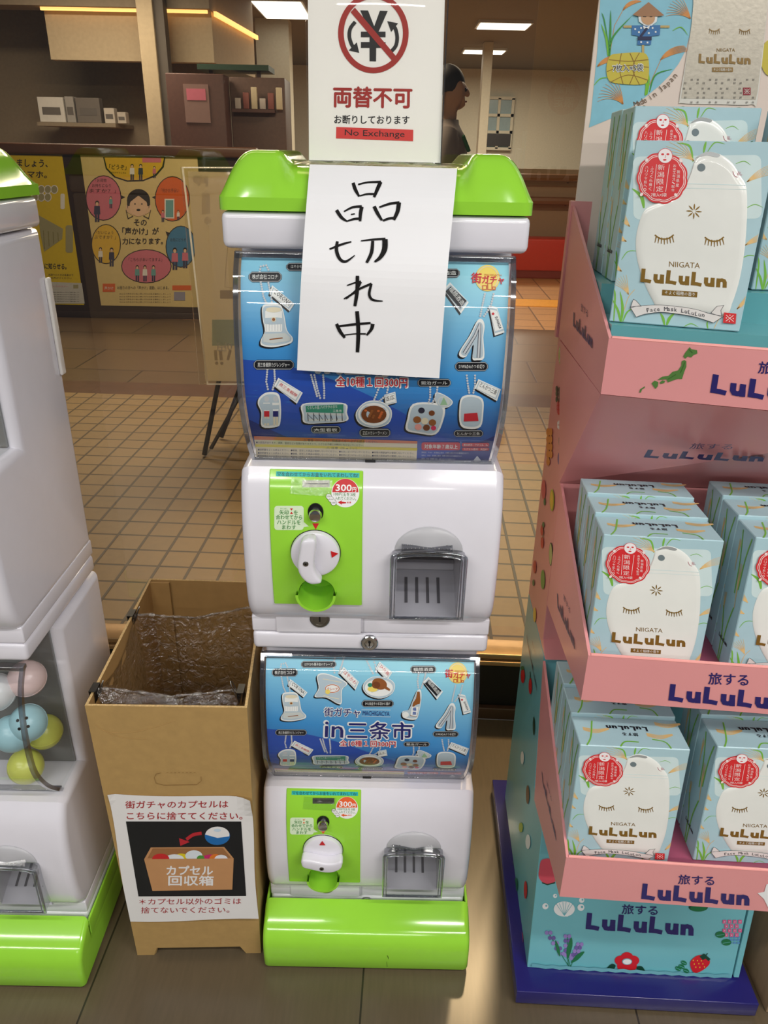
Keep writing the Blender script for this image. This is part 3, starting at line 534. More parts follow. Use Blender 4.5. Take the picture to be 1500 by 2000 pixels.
def build_card(parent):
    mb = MB(); INS = .009
    f = lambda u, v: Vector((-.178 + .356 * u, yc(.338 + .296 * v) + INS, .338 + .296 * v)); mb.add(*grid(f, 24, 36), card_m)
    pl = onfront(yc, INS)
    for top, m, L in ((lambda u: .505 - .02 * u - .16 * u * u, swoosh, 0), (lambda u: .415 - .10 * math.sin(u * 2.6) + .03 * u, swoosh2, 1)):
        for i in range(24):
            for j in range(14):
                q = []
                for a, b_ in ((i, j), (i + 1, j), (i + 1, j + 1), (i, j + 1)):
                    u = a / 24; t = max(top(u), .3385); q.append(pl(-.178 + .356 * u, .338 + (t - .338) * b_ / 14, (L + 1) * .00012))
                mb.add(q, [(0, 1, 2, 3)], m)
    A = Art(surf(MU, yc, INS), pl, (420, 280), 2.34375); B = Art(surf(ML, yc, INS), pl, (480, 1250), 2.9854)
    def label(X, x0, y0, x1, y1, t, h=.55, L=3):
        c = (y1 - y0) * .28
        def oct(d): return [(x0 - d, y0 + c), (x0 + c, y0 - d), (x1 - c, y0 - d), (x1 + d, y0 + c), (x1 + d, y1 - c), (x1 - c, y1 + d), (x0 + c, y1 + d), (x0 - d, y1 - c)]
        X.poly(oct(4), cb['black'], L); X.poly(oct(1.5), cb['silver'], L + 1); X.poly(oct(-1), cb['black'], L + 2); m = (x1 - x0) * .09; hh = (y1 - y0) * h
        X.text(t, (x0 + m, (y0 + y1) / 2 + hh / 2), (x1 - m, (y0 + y1) / 2 + hh / 2), hh, cb['white'], L + 3, .02, res=1)
    def acr(X, pts, L=3, inner=None, d=7):
        cx = sum(p[0] for p in pts) / len(pts); cy = sum(p[1] for p in pts) / len(pts); o_ = closedcurve(pts, 4)
        X.poly([(x - 7, y + 7) for x, y in o_], cb['black'], L - 1); X.poly(o_, cb['white'], L); s = 1 - d / max(abs(p[0] - cx) for p in pts); X.poly([(cx + (x - cx) * s, cy + (y - cy) * s) for x, y in o_], cb['acryl'], L + 1)
    def tagp(X, p, t=None, m='black', base='white', h=22, inner=None):
        """p: four corners (tl, tr, br, bl) of a hanging name tag"""
        cx = sum(q[0] for q in p) / 4; cy = sum(q[1] for q in p) / 4
        X.poly([(x - 6, y + 7) for x, y in p], cb['black'], 2); X.poly(list(p), cb['white'], 4); X.poly([(cx + (x - cx) * .9, cy + (y - cy) * .84) for x, y in p], cb['acryl'], 5); X.poly([(cx + (x - cx) * .84, cy + (y - cy) * .72) for x, y in p], cb[inner or base], 6)
        if t:
            b0 = ((p[3][0] * .62 + p[0][0] * .38), (p[3][1] * .62 + p[0][1] * .38)); b1 = ((p[2][0] * .62 + p[1][0] * .38), (p[2][1] * .62 + p[1][1] * .38)); k = .13
            X.text(t, (b0[0] + (b1[0] - b0[0]) * k, b0[1] + (b1[1] - b0[1]) * k), (b0[0] + (b1[0] - b0[0]) * (1 - k), b0[1] + (b1[1] - b0[1]) * (1 - k)), h, cb[m], 7, .02, res=1)
    ch = lambda X, *pts, r=5.2: X.beads(list(pts), r, cb['silver'], 4)
    # heater
    ch(A, (210, 635), (222, 700), (238, 738)); ch(A, (245, 640), (256, 690), (262, 738)); ch(A, (205, 590), (210, 565), (235, 560), (250, 590))
    label(A, 158, 592, 302, 632, '株式会社コロナ'); tagp(A, ((262, 650), (364, 735), (342, 768), (250, 690)), 'CORONA', h=22)
    acr(A, [(218, 745), (250, 735), (300, 740), (318, 790), (330, 855), (356, 890), (345, 915), (270, 932), (215, 925), (210, 900), (228, 860), (218, 800)])
    A.rrect(230, 765, 308, 862, 6, cb['white'], 5); A.ell(269, 762, 36, 12, cb['cream'], 6); A.ell(269, 806, 11, 11, cb['cream'], 6); A.ell(269, 806, 7, 7, cb['bronze'], 7)
    for k in range(6): A.stroke([(236 + k * 13, 820), (236 + k * 13, 858)], 2, cb['silver'], 6)
    A.poly([(222, 872), (322, 868), (346, 890), (345, 902), (268, 915), (222, 908)], cb['plate'], 5); A.stroke([(250, 897), (310, 890)], 5, cb['bronze'], 6)
    # city-gacha emblem
    A.ell(1247, 618, 56, 60, cb['yellow'], 3, 40); A.ring(1247, 618, 50, 54, 4, cb['cream'], 4); A.text('街', (1172, 640), (1218, 642), 46, cb['red'], 6, .035); A.text('ガチャ', (1222, 643), (1322, 646), 36, cb['red'], 6, .035); A.text('MACHIGACYA', (1232, 607), (1312, 610), 8, cb['orange'], 6)
    for x, w, h in ((1222, 22, 22), (1245, 24, 32), (1268, 16, 16)): A.quad(x, 672 - h, x + w, 672, cb['orange'], 5); A.quad(x + 5, 672 - h + 5, x + w - 5, 668, cb['yellow'], 6)
    # pliers
    ch(A, (1235, 690), (1222, 750), (1212, 800)); ch(A, (1275, 690), (1262, 745), (1225, 800)); tagp(A, ((1252, 742), (1290, 750), (1325, 865), (1280, 880)), None)
    A.ell(1272, 780, 6, 6, cb['red'], 7); A.text('SUWADA', (1280, 795), (1300, 850), 12, cb['ink'], 7, .02)
    acr(A, [(1200, 812), (1222, 805), (1234, 835), (1228, 890), (1232, 980), (1200, 992), (1178, 985), (1183, 920), (1150, 975), (1122, 975), (1120, 950), (1165, 880)], d=9)
    A.stroke([(1212, 825), (1190, 880), (1140, 960)], [10, 14, 16], cb['ink'], 5); A.stroke([(1212, 825), (1210, 890), (1205, 980)], [10, 14, 16], cb['ink'], 5); A.stroke([(1212, 825), (1190, 880), (1140, 960)], [6, 9, 10], cb['silver'], 6); A.stroke([(1212, 825), (1210, 890), (1205, 980)], [6, 9, 10], cb['silver'], 6)
    label(A, 1102, 1003, 1246, 1038, 'SUWADAのつめ切り')
    # lower row
    ch(A, (240, 1035), (235, 1090), (245, 1135)); ch(A, (272, 1035), (275, 1085), (262, 1135)); label(A, 180, 994, 358, 1032, '燕三条戦隊カジレンジャー'); tagp(A, ((290, 1072), (402, 1140), (375, 1190), (270, 1110)), '燕三条戦隊', 'red', h=16)
    acr(A, [(205, 1160), (240, 1138), (290, 1145), (302, 1200), (300, 1270), (285, 1295), (215, 1295), (212, 1230), (196, 1190)])
    for x, c in ((237, 'red'), (278, 'navy')): A.ell(x, 1168, 12, 13, cb['silver'], 5, 12); A.poly([(x - 16, 1185), (x + 16, 1185), (x + 12, 1225), (x - 12, 1225)], cb['white'], 5); A.quad(x - 12, 1222, x + 12, 1248, cb[c], 6); A.quad(x - 11, 1248, x - 2, 1288, cb['cream'], 5); A.quad(x + 2, 1248, x + 11, 1288, cb['cream'], 5)
    ch(A, (455, 1060), (468, 1120), (485, 1175)); ch(A, (495, 1060), (500, 1120), (500, 1175)); ch(A, (440, 1060), (470, 1165))
    acr(A, [(400, 1192), (500, 1185), (598, 1190), (604, 1230), (604, 1268), (500, 1278), (412, 1278), (400, 1240)], d=8); A.poly([(415, 1200), (588, 1192), (588, 1232), (417, 1228)], cb['green'], 5); A.text('くらしの品 ハイテクのまち', (425, 1215), (560, 1210), 15, cb['white'], 6, res=1); A.text('三条市', (540, 1228), (580, 1228), 12, cb['white'], 6, res=1)
    A.poly([(417, 1230), (588, 1234), (590, 1268), (425, 1268)], cb['plate'], 5)
    for k in range(7): A.stroke([(425 + k * 26, 1232), (427 + k * 26, 1268)], 3, cb['ink'], 6); A.stroke([(425 + k * 26, 1238), (450 + k * 22, 1262)], 2, cb['ink'], 6)
    label(A, 442, 1294, 572, 1322, '大型看板')
    ch(A, (755, 1105), (738, 1150), (725, 1180)); ch(A, (795, 1105), (785, 1150), (745, 1185)); acr(A, [(645, 1230), (690, 1182), (760, 1180), (808, 1220), (795, 1280), (725, 1300), (660, 1280)], d=5); A.ell(727, 1238, 72, 52, cb['white'], 5); A.ell(727, 1238, 58, 40, cb['brown'], 6)
    for k in range(12): A.ell(690 + (k * 37) % 78, 1220 + (k * 23) % 38, 7, 5, cb['bronze' if k % 2 else 'orange'], 7, 8)
    tagp(A, ((775, 1150), (825, 1135), (832, 1185), (780, 1198)), '正広', h=20); label(A, 664, 1306, 800, 1338, '正広のカレーラーメン')
    ch(A, (985, 1115), (985, 1160), (975, 1195)); ch(A, (1018, 1115), (1015, 1150), (990, 1195)); label(A, 930, 1080, 1076, 1110, '鍛治ガール'); acr(A, [(1010, 1140), (1050, 1150), (1088, 1180), (1070, 1205), (1030, 1208), (1008, 1180)], d=5); A.ell(1047, 1180, 28, 24, cb['plate'], 5); A.poly([(1030, 1195), (1047, 1160), (1064, 1195)], cb['lime'], 6)
    acr(A, [(905, 1192), (1000, 1186), (1050, 1205), (1045, 1265), (1010, 1330), (930, 1325), (875, 1310), (880, 1260)], d=10)
    for x, y, r, c in ((945, 1220, 15, 'ink'), (992, 1232, 14, 'brown'), (925, 1262, 18, 'bronze'), (960, 1268, 17, 'cream'), (995, 1275, 17, 'bronze'), (930, 1295, 16, 'pink'), (968, 1298, 16, 'brown'), (1000, 1300, 12, 'magenta')): A.ell(x, y, r, r * .9, cb[c], 6, 12)
    ch(A, (1152, 1062), (1158, 1110), (1165, 1150)); ch(A, (1190, 1062), (1190, 1110), (1180, 1150)); tagp(A, ((1205, 1078), (1308, 1125), (1290, 1178), (1188, 1120)), 'とんかつ三条', h=24)
    acr(A, [(1130, 1160), (1180, 1150), (1225, 1170), (1228, 1230), (1215, 1295), (1160, 1305), (1122, 1285), (1118, 1210)]); A.poly([(1140, 1235), (1200, 1230), (1206, 1268), (1138, 1270)], cb['red'], 6)
    label(A, 1096, 1313, 1224, 1338, 'とんかつ三条')
    # warnings
    A.patch((178, 1338), (926, 1360), (922, 1462), (190, 1442), cb['cream'], 3, 12, 14); A.patch((178, 1338), (926, 1360), (926, 1372), (180, 1354), cb['orange'], 4, 12, 3); A.patch((184, 1374), (926, 1392), (925, 1404), (186, 1386), cb['yel'], 4, 12, 3)
    A.text('⚠ 警告（けいこく） 保護者の方へ 必ずお読みください。', (405, 1362), (745, 1370), 13, cb['ink'], 5, .01, res=1); A.text('⚠ 注意（ちゅうい）', (508, 1396), (650, 1400), 11, cb['ink'], 5, .01, res=1)
    A.text('●小部品があります。誤飲、窒息などの危険がありますので、小さなお子様には絶対に与えないでください。', (188, 1370), (680, 1384), 10, cb['ink'], 5, .005, res=1)
    for k in range(3): A.text('●説明書をよくお読みください。●破損、変形した商品は使用しないでください。●火気に近づけないでください。●本来の用途以外に使用しないでください。', (196, 1404 + k * 15), (912, 1422 + k * 15), 10, cb['ink'], 5, .005, res=1)
    A.rrect(945, 1366, 1122, 1402, 9, cb['red'], 4); A.text('対象年齢７歳以上', (958, 1394), (1110, 1396), 20, cb['white'], 5, .02); A.rrect(1130, 1368, 1255, 1386, 6, cb['red'], 4); A.rrect(1130, 1390, 1255, 1404, 6, cb['red'], 4); A.text('素材表示：アクリル、Fe', (1138, 1382), (1248, 1383), 10, cb['white'], 5, res=1); A.text('カプセル素材：再生PP', (1138, 1401), (1248, 1402), 9, cb['white'], 5, res=1)
    for k in range(3): A.text('発売元　〒959　新潟県三条市　お問い合わせはお客様窓口まで', (945, 1416 + k * 14), (1160 - k * 30, 1420 + k * 14), 8, cb['silver'], 5, res=1)
    A.poly([(1166, 1470), (1200, 1428), (1236, 1472)], cb['silver'], 4); A.poly([(1174, 1467), (1200, 1435), (1228, 1468)], swoosh2, 5); A.text('PL', (1190, 1455), (1212, 1456), 13, cb['white'], 6, .02)
    # upper middle items and the title: seen on the lower unit's card
    label(B, 326, 130, 524, 162, 'はやかわ菓子店のクレープ'); ch(B, (520, 105), (510, 150), (520, 205), r=6); ch(B, (572, 105), (560, 150), (540, 205), r=6)
    acr(B, [(415, 215), (440, 195), (500, 205), (592, 250), (562, 290), (560, 365), (535, 370), (470, 335), (402, 330), (425, 280)]); B.poly([(450, 225), (560, 245), (545, 345), (452, 325)], cb['cream'], 5); B.ell(505, 282, 44, 26, cb['white'], 6); B.ring(505, 282, 42, 24, 4, cb['orange'], 7); B.text('クレープ', (475, 292), (535, 294), 18, cb['orange'], 8, .02); B.ell(478, 300, 14, 14, cb['yellow'], 7)
    tagp(B, ((570, 160), (660, 245), (640, 290), (545, 195)), 'はやかわ', 'red', h=22)
    ch(B, (702, 118), (725, 165), (748, 205), r=6); ch(B, (745, 118), (755, 150), (765, 205), r=6); tagp(B, ((780, 130), (855, 190), (825, 235), (758, 170)), 'ひな鳥', 'red', h=22)
    acr(B, [(690, 250), (740, 215), (820, 220), (868, 255), (855, 310), (790, 340), (720, 325), (685, 290)], d=4); B.ell(776, 278, 82, 50, cb['white'], 5); B.ell(780, 255, 44, 32, cb['bronze'], 7, rot=.3); B.ell(760, 262, 24, 20, cb['brown'], 7); B.ell(740, 285, 30, 16, cb['yellow'], 6); B.ell(725, 262, 14, 12, cb['green'], 6); B.poly([(800, 255), (842, 285), (838, 296), (795, 275)], cb['bronze'], 8)
    label(B, 680, 353, 858, 386, 'ひな鳥金子の半羽から揚げ')
    label(B, 964, 158, 1106, 192, '福顔酒造'); ch(B, (1008, 200), (1002, 240), (1008, 290), r=6); ch(B, (1048, 200), (1040, 235), (1020, 290), r=6); tagp(B, ((1065, 215), (1150, 300), (1115, 345), (1035, 245)), '福顔酒造', 'white', inner='black', h=22)
    acr(B, [(1000, 295), (1020, 292), (1024, 340), (1010, 420), (990, 462), (920, 452), (915, 415), (950, 405), (975, 350)], d=6); B.poly([(1000, 300), (1014, 302), (1018, 350), (998, 445), (958, 440), (975, 365), (992, 340)], cb['bronze'], 6); B.poly([(968, 385), (1008, 388), (997, 442), (960, 436)], cb['white'], 7); B.vtext('福顔', 983, 388, 436, 20, cb['blue2'], 8, .03); B.ell(933, 432, 18, 16, cb['white'], 6)
    B.text('街ガチャ', (456, 442), (668, 448), 52, cb['white'], 6, .10); B.text('街ガチャ', (458, 441), (666, 447), 50, cb['navy'], 7, .02)
    B.text('MACHIGACYA', (682, 436), (838, 440), 26, cb['navy'], 7, .0); B.stroke([(675, 404), (845, 406)], 2, cb['white'], 6); B.stroke([(675, 440), (845, 446)], 2, cb['white'], 6)
    B.text('in', (456, 562), (572, 566), 92, cb['white'], 6, .10); B.text('in', (461, 561), (567, 565), 88, cb['navy'], 7, .02); B.text('三条市', (590, 574), (974, 580), 104, cb['white'], 6, .09); B.text('三条市', (594, 572), (970, 578), 100, cb['navy'], 7, .025)
    B.text('全10種１回300円', (546, 616), (876, 622), 38, cb['white'], 6, .11); B.text('全10種１回300円', (549, 615), (873, 621), 35, cb['red'], 7, .025)
    A.emit(mb); B.emit(mb); return mb.build('display_card', parent, smooth=0)
# ---- one capsule machine unit, built at its own origin; print and fittings measured on the upper unit
red_i = mat('sticker_red', (206, 26, 34), .4); gtext = mat('sticker_green', (72, 140, 70), .4); cyan = mat('sticker_cyan', (40, 186, 178), .4); pale_s = mat('sticker_pale', (222, 240, 205), .4); wht = mat('sticker_white', (246, 246, 244), .4); org = mat('sticker_orange', (232, 96, 40), .4); tgreen = mat('sticker_dark_text', (16, 74, 76), .4)
fr_cv = surf(MU, yb); FR3 = lambda x, y: fr_cv(450 + x / 2.6786, 880 + y / 2.6786)
def tri_v(A, x, y, w, h, m, L, down=True): A.poly([(x - w / 2, y - h / 2 if down else y + h / 2), (x + w / 2, y - h / 2 if down else y + h / 2), (x, y + h / 2 if down else y - h / 2)], m, L)
def build_unit(t, sticker, dial_deg):
    # white housing: swollen coin-box front below, plain rear box behind the display above
    prof = [(yb(.060 + .273 * k / 26), .060 + .273 * k / 26) for k in range(27)] + [(.06, .3335), (.105, .334), (.105, .642), (.31, .642), (.31, .060)]
    mb = MB(); mb.add(*prism(prof, X3, -HW, HW, .016, 5), shell); body = mb.build('housing', t, smooth=40)
    mb = MB(); mb.add(*rbox(-.198, .198, 0, .31, 0, .0345, .008), shell); mb.build('base_rim', t)
    mb = MB(); mb.add(*rbox(-.198, .198, .001, .31, .0355, .066, .003), shell); mb.build('lower_band', t)
    # green control panel
    x0, zb = FR3(226, 795); x1, _ = FR3(688, 795); x0t, _ = FR3(212, 400); x0 = (x0 + x0t) / 2
    fr = [(yb(zb + (.330 - zb) * k / 20) - .0028, zb + (.330 - zb) * k / 20) for k in range(21)]; bkp = [(yb(z) + .004, z) for _, z in fr[::-1]]
    mb = MB(); mb.add(*prism(fr + bkp, X3, x0, x1, .0012, 1), green); panel = mb.build('coin_panel', t, smooth=40)
    # openings: coin return and capsule chute
    cx, cz = FR3(453, 735); r = .0285
    ro = [(cx + r * math.cos(2 * math.pi * k / 28), cz + r * .92 * math.sin(2 * math.pi * k / 28)) for k in range(28)]
    c0 = FR3(850, 880); c1 = FR3(1220, 560); ct = FR3(1035, 500); ccx = (c0[0] + c1[0]) / 2; hw = (c1[0] - c0[0]) / 2 - .003
    arch = [(ccx - hw, c0[1] + .004), (ccx + hw, c0[1] + .004)] + [(ccx + hw * math.cos(math.pi * k / 16), c1[1] + (ct[1] - c1[1]) * math.sin(math.pi * k / 16)) for k in range(17)]
    pr = [prism(ro, Y3, -.08, .035), prism(arch, Y3, -.08, .085)]
    cut(body, pr); cut(panel, pr[:1])
    # prints on the panel become part of its mesh
    A = Art(fr_cv, onfront(yb, -.0028), (450, 880), 2.6786)
    A.poly([(241, 105), (675, 113), (675, 139), (240, 131)], cyan, 0); A.text('▽を合わせてからお金をいれてまわしてね!', (246, 130), (668, 137), 22, tgreen, 1, .015)
    A.ell(602, 218, 73, 75, wht, 1, 40); pts = [(602 + 68 * math.cos(a), 214 + 70 * math.sin(a)) for a in [math.pi + math.pi * k / 20 for k in range(21)]]; A.poly(pts, sticker, 2)
    A.text('300', (552, 207), (634, 209), 34, wht, 3, .04); A.text('円', (638, 210), (658, 211), 22, wht, 3, .03); A.text('100円玉を3枚', (541, 232), (656, 236), 19, gtext, 3, .0); A.text('入れてください。', (548, 253), (658, 257), 18, gtext, 3, .0)
    for x, y in ((516, 236), (528, 251), (541, 268)): A.ell(x, y, 15, 15, ink, 3); A.ell(x, y, 13.5, 13.5, wht, 4); A.text('100', (x - 9, y + 5), (x + 9, y + 5), 10, ink, 5, .03, res=1)
    A.poly([(563, 266), (584, 256), (582, 262), (606, 266), (606, 271), (582, 273), (584, 279)], sticker, 3)
    for k in range(3): A.quad(611 + k * 8, 263, 615 + k * 8, 271, sticker, 3)
    A.rrect(231, 285, 385, 411, 16, pale_s, 1); A.patch((240, 290), (376, 290), (376, 406), (240, 406), pale_s, 1, 3, 8); A.poly([(380, 365), (412, 392), (378, 396)], pale_s, 1)
    A.text('矢印', (258, 330), (305, 332), 24, gtext, 2, .025); tri_v(A, 321, 304, 16, 12, red_i, 2); tri_v(A, 321, 321, 16, 12, red_i, 2, False); A.text('を', (332, 330), (354, 331), 22, gtext, 2, .025); A.text('やじるし', (262, 303), (302, 304), 8, gtext, 2, .01)
    A.text('合わせてから', (240, 355), (376, 357), 24, gtext, 2, .025); A.text('ハンドルを', (246, 381), (368, 383), 23, gtext, 2, .025); A.text('まわす', (272, 406), (344, 407), 21, gtext, 2, .025)
    tri_v(A, 447, 392, 36, 32, red_i, 1)
    mb = MB(); A.emit(mb); pb = mb.build('print', t, smooth=0); join(panel, pb)
    # clear tape over the coin slot, slot plate
    A = Art(fr_cv, onfront(yb, -.0028), (450, 880), 2.6786, .0006); mb = MB(); mb2 = MB()
    A.quad(378, 152, 520, 188, steel, 0); A.quad(392, 168, 512, 172, black, 1); A.emit(mb2); mb2.build('coin_slot', t, smooth=0)
    A = Art(fr_cv, onfront(yb, -.0028), (450, 880), 2.6786, .0022); A.poly([(322, 140), (535, 148), (530, 236), (313, 222)], tape_m, 0); A.poly([(378, 150), (520, 150), (516, 190), (376, 184)], tape_m, 0); A.emit(mb); mb3 = MB(); A.emit(mb3); mb3.build('slot_tape', t, smooth=0)
    # chrome return button
    bx, bz = FR3(447, 318); y0 = yb(bz) - .0028
    mb = MB(); pts = [(bx + .0118 * math.cos(2 * math.pi * k / 24), bz + .0150 * math.sin(2 * math.pi * k / 24)) for k in range(24)]; mb.add(*prism(pts, Y3, y0 - .0015, y0 + .001), black); b = mb.build('button_seat', t)
    mb = MB(); mb.add(*lathe([(.0098, 0), (.0098, .010), (.0085, .0125), (.006, .013)], (bx, y0, bz - .002), 'y', 28), chrome); mb.build('return_button', t)
    # dial with handle
    dx, dz = FR3(447, 527); dy = yb(dz) - .0028; rr_ = (FR3(575, 527)[0] - FR3(319, 527)[0]) / 2
    mb = MB(); mb.add(*lathe([(rr_ + .001, 0), (rr_ + .001, .001)], (dx, dy, dz), 'y', 48), black); mb.build('dial_gap', t)
    mb = MB(); mb.add(*lathe([(rr_, -.003), (rr_, .006), (rr_ - .001, .009), (rr_ - .005, .011), (.004, .0125)], (0, 0, 0), 'y', 56), shell)
    rk = rr_ * .80; mb.add([(-.006, -.0128, rk - .005), (.006, -.0128, rk - .005), (0, -.0125, rk + .006)], [(0, 1, 2)], red_i)
    for a in range(16):
        a0, a1 = R(200 + a * 6), R(206 + a * 6); q = rr_ * .55; mb.add([(q * math.cos(a0), -.0129, q * math.sin(a0)), (q * math.cos(a1), -.0129, q * math.sin(a1)), ((q - .001) * math.cos(a1), -.0129, (q - .001) * math.sin(a1)), ((q - .001) * math.cos(a0), -.0129, (q - .001) * math.sin(a0))], [(0, 1, 2, 3)], lgrey)
    dial = mb.build('dial', t); dial.location = (dx, dy, dz); dial.rotation_euler = (0, R(dial_deg), 0)
    L_ = rr_ * 1.04; vs, nu_, na_ = [], 40, 28; sg = lambda v, e: math.copysign(abs(v) ** e, v)
    for i in range(nu_ + 1):
        t_ = -1 + 2 * i / nu_; w_ = abs(t_) ** 2; ta = max(0, 1 - abs(t_) ** 14) ** .5; hi = .009 + .009 * w_ - .003 * math.sin(math.pi * t_); lo_ = -.017 + .012 * w_ - .003 * math.sin(math.pi * t_)
        for k in range(na_): a = 2 * math.pi * k / na_; vs.append((L_ * t_, -.0222 - .0118 * sg(math.sin(a), .45) * (.55 + .45 * ta), (hi + lo_) / 2 - .008 + (hi - lo_) / 2 * sg(math.cos(a), .45) * ta))
    mb = MB(); mb.add(vs, [(i * na_ + k, i * na_ + (k + 1) % na_, (i + 1) * na_ + (k + 1) % na_, (i + 1) * na_ + k) for i in range(nu_) for k in range(na_)] + [tuple(range(na_))[::-1], tuple(range(nu_ * na_, (nu_ + 1) * na_))], shell); h = mb.build('handle', dial, smooth=60)
    mb = MB(); mb.add(*lathe([(.0042, 0), (.0042, .0012), (.003, .0018)], (0, -.034, -.012), 'y', 16), steel); mb.add(*lathe([(.0016, 0), (.0016, .0003)], (0, -.0359, -.012), 'y', 8), black); mb.build('screw', dial)
    # coin return cup
    mb = MB(); n = 20; vs = []
    for rad, yy in ((.0315, -.025), (.0275, -.025), (.0275, .030)):
        for k in range(n + 1): a = math.pi + math.pi * k / n; vs.append((cx + rad * math.cos(a), yb(cz) + yy + (.004 if rad > .03 and False else 0), cz + rad * .95 * math.sin(a) + (.007 if yy < 0 else 0)))
    vs2 = [(cx + .0315 * math.cos(math.pi + math.pi * k / n), yb(cz) + .004, cz + .0315 * .95 * math.sin(math.pi + math.pi * k / n)) for k in range(n + 1)]; m_ = n + 1
    fs = [(k, k + 1, m_ + k + 1, m_ + k) for k in range(n)] + [(m_ + k, m_ + k + 1, 2 * m_ + k + 1, 2 * m_ + k) for k in range(n)]
    o4 = len(vs); vs += vs2; fs += [(k, o4 + k, o4 + k + 1, k + 1) for k in range(n)]; mb.add(vs, fs, green)
    ln = [(cx + .0276 * math.cos(2 * math.pi * k / 24), yy, cz + .0254 * math.sin(2 * math.pi * k / 24)) for yy in (yb(cz) - .0032, .030) for k in range(24)]; mb.add(ln, [(k, 24 + k, 24 + (k + 1) % 24, (k + 1) % 24) for k in range(24)], green)
    bkv = [(cx + .0276 * math.cos(2 * math.pi * k / 24), .030, cz + .0254 * math.sin(2 * math.pi * k / 24)) for k in range(24)]; mb.add(bkv, [tuple(range(24))], green); mb.build('return_cup', t, smooth=50)
    # drawer with lock, lock on the rim
    d0 = FR3(243, 945); d1 = FR3(684, 824); zz0 = .0365; mb = MB(); mb.add(*rbox(d0[0], d1[0], -.0035, .02, zz0, .083, .0025), shell); dr = mb.build('cash_drawer', t)
    lx, _ = FR3(465, 858); mb = MB(); mb.add(*lathe([(.0165, 0), (.0165, .002), (.0150, .0032), (.0118, .0030), (.0118, .0022)], (lx, -.0035, .0655), 'y', 32), steel); mb.add(*rbox(lx - .0013, lx + .0013, -.0062, -.0055, .0605, .0705), black); mb.build('drawer_lock', dr)
    kx, _ = FR3(728, 1018); mb = MB(); mb.add(*lathe([(.0145, 0), (.0145, .004), (.0128, .0058), (.0085, .0058), (.0085, .004), (.0065, .0044)], (kx, 0, .0185), 'y', 32), chrome); mb.add(*rbox(kx - .0012, kx + .0012, -.0062, -.0042, .0145, .0215), black).add(*lathe([(.0024, 0), (.0024, .0058)], (kx, 0, .0215), 'y', 10), black); mb.build('cabinet_lock', t)
    mb = MB(); sx = x1 + .002; mb.add(*rbox(sx, sx + .0006, -.002, .003, .036, .09), lgrey); mb.build('panel_seam', t, smooth=0)
    # capsule chute interior
    mb = MB(); zb_, zt_ = c0[1] + .004, ct[1]; xl, xr = ccx - hw, ccx + hw
    mb.add([(xl, -.012, zb_ + .001), (xr, -.012, zb_ + .001), (xr, .084, zb_ + .048), (xl, .084, zb_ + .048)], [(0, 1, 2, 3)], lgrey)
    mb.add([(xl, .0845, zb_ + .04), (xr, .0845, zb_ + .04), (xr, .0845, zt_), (xl, .0845, zt_)], [(0, 1, 2, 3)], dgrey)
    mb.add(*rbox(xl, xr, .070, .083, zb_ + .048, zb_ + .062, .002), lgrey)
    for k in range(4):
        xx = xl + (xr - xl) * (.16 + .18 * k); mb.add([(xx, .062, zb_ + .0382), (xx + .005, .062, zb_ + .0382), (xx + .005, .016, zb_ + .0157), (xx, .016, zb_ + .0157)], [(0, 1, 2, 3)], dgrey)
    for xx in (xl + .0003, xr - .0003): mb.add([(xx, -.012, zb_), (xx, .084, zb_), (xx, .084, zt_), (xx, -.012, zt_ - .03)], [(0, 1, 2, 3)], lgrey)
    mb.build('chute', t, smooth=0)
    # clear flap door with its hood
    yF = -.046; FY = lambda x, y: (lambda p: (p.x - MU.x, p.z - MU.z))(atY(450 + x / 2.6786, 880 + y / 2.6786, MU.y + yF))
    f0 = FY(830, 880); f1 = FY(1240, 570); fcx = (f0[0] + f1[0]) / 2; fh = (f1[0] - f0[0]) / 2 - .002; zt = FY(1035, 532)[1]; zs = f1[1]
    ol = [(fcx - fh, f0[1] + .003), (fcx + fh, f0[1] + .003)] + [(fcx + fh * math.cos(math.pi * k / 18) * (1 if 0 < k < 18 else 1), zs + (zt - zs) * math.sin(math.pi * k / 18) ** .75) for k in range(19)]
    mb = MB(); mb.add([(p[0], yF, p[1]) for p in ol], [tuple(range(len(ol)))], door_m); n = len(ol)
    side = [(p[0], yF, p[1]) for p in ol] + [(p[0], min(yb(p[1]) - .001, -.008), p[1]) for p in ol]
    mb.add(side, [(k, (k + 1) % n, n + (k + 1) % n, n + k) for k in list(range(1, 3)) + [n - 1]], edge_m); mb.add(side, [(k, k + 1, n + k + 1, n + k) for k in range(3, n - 1)], smoke); mb.build('flap_door', t, smooth=40)
    mb = MB(); mb.add(*tube([(p[0], yF - .001, p[1]) for p in ol], .0032, 8, True), edge_m)
    inn = [(fcx + (p[0] - fcx) * .90, yF - .0015, f0[1] + (p[1] - f0[1]) * .96) for p in ol]; mb.add(*tube(inn, .0016, 6, True), edge_m); mb.build('flap_frame', t, smooth=60)
    dc = FR3(1048, 545); hr = (FR3(1225, 520)[0] - FR3(868, 520)[0]) / 2; htop = FR3(1040, 410)[1]; vs, fs = [], []
    for j in range(9):
        e_ = math.pi / 2 * j / 8
        for k in range(25): a = math.pi * k / 24; z = zs + .004 + (htop - zs) * math.sin(a) * math.cos(e_); vs.append((fcx + hr * math.cos(a) * math.cos(e_), yb(z) - .0008 - .010 * math.sin(e_) * math.sin(a) ** .5, z))
    fs = [(j * 25 + k, j * 25 + k + 1, (j + 1) * 25 + k + 1, (j + 1) * 25 + k) for j in range(8) for k in range(24)]
    mb = MB(); mb.add(vs, fs, mat('hood_grey', (186, 186, 190), .35)); mb.build('chute_hood', t, smooth=60)
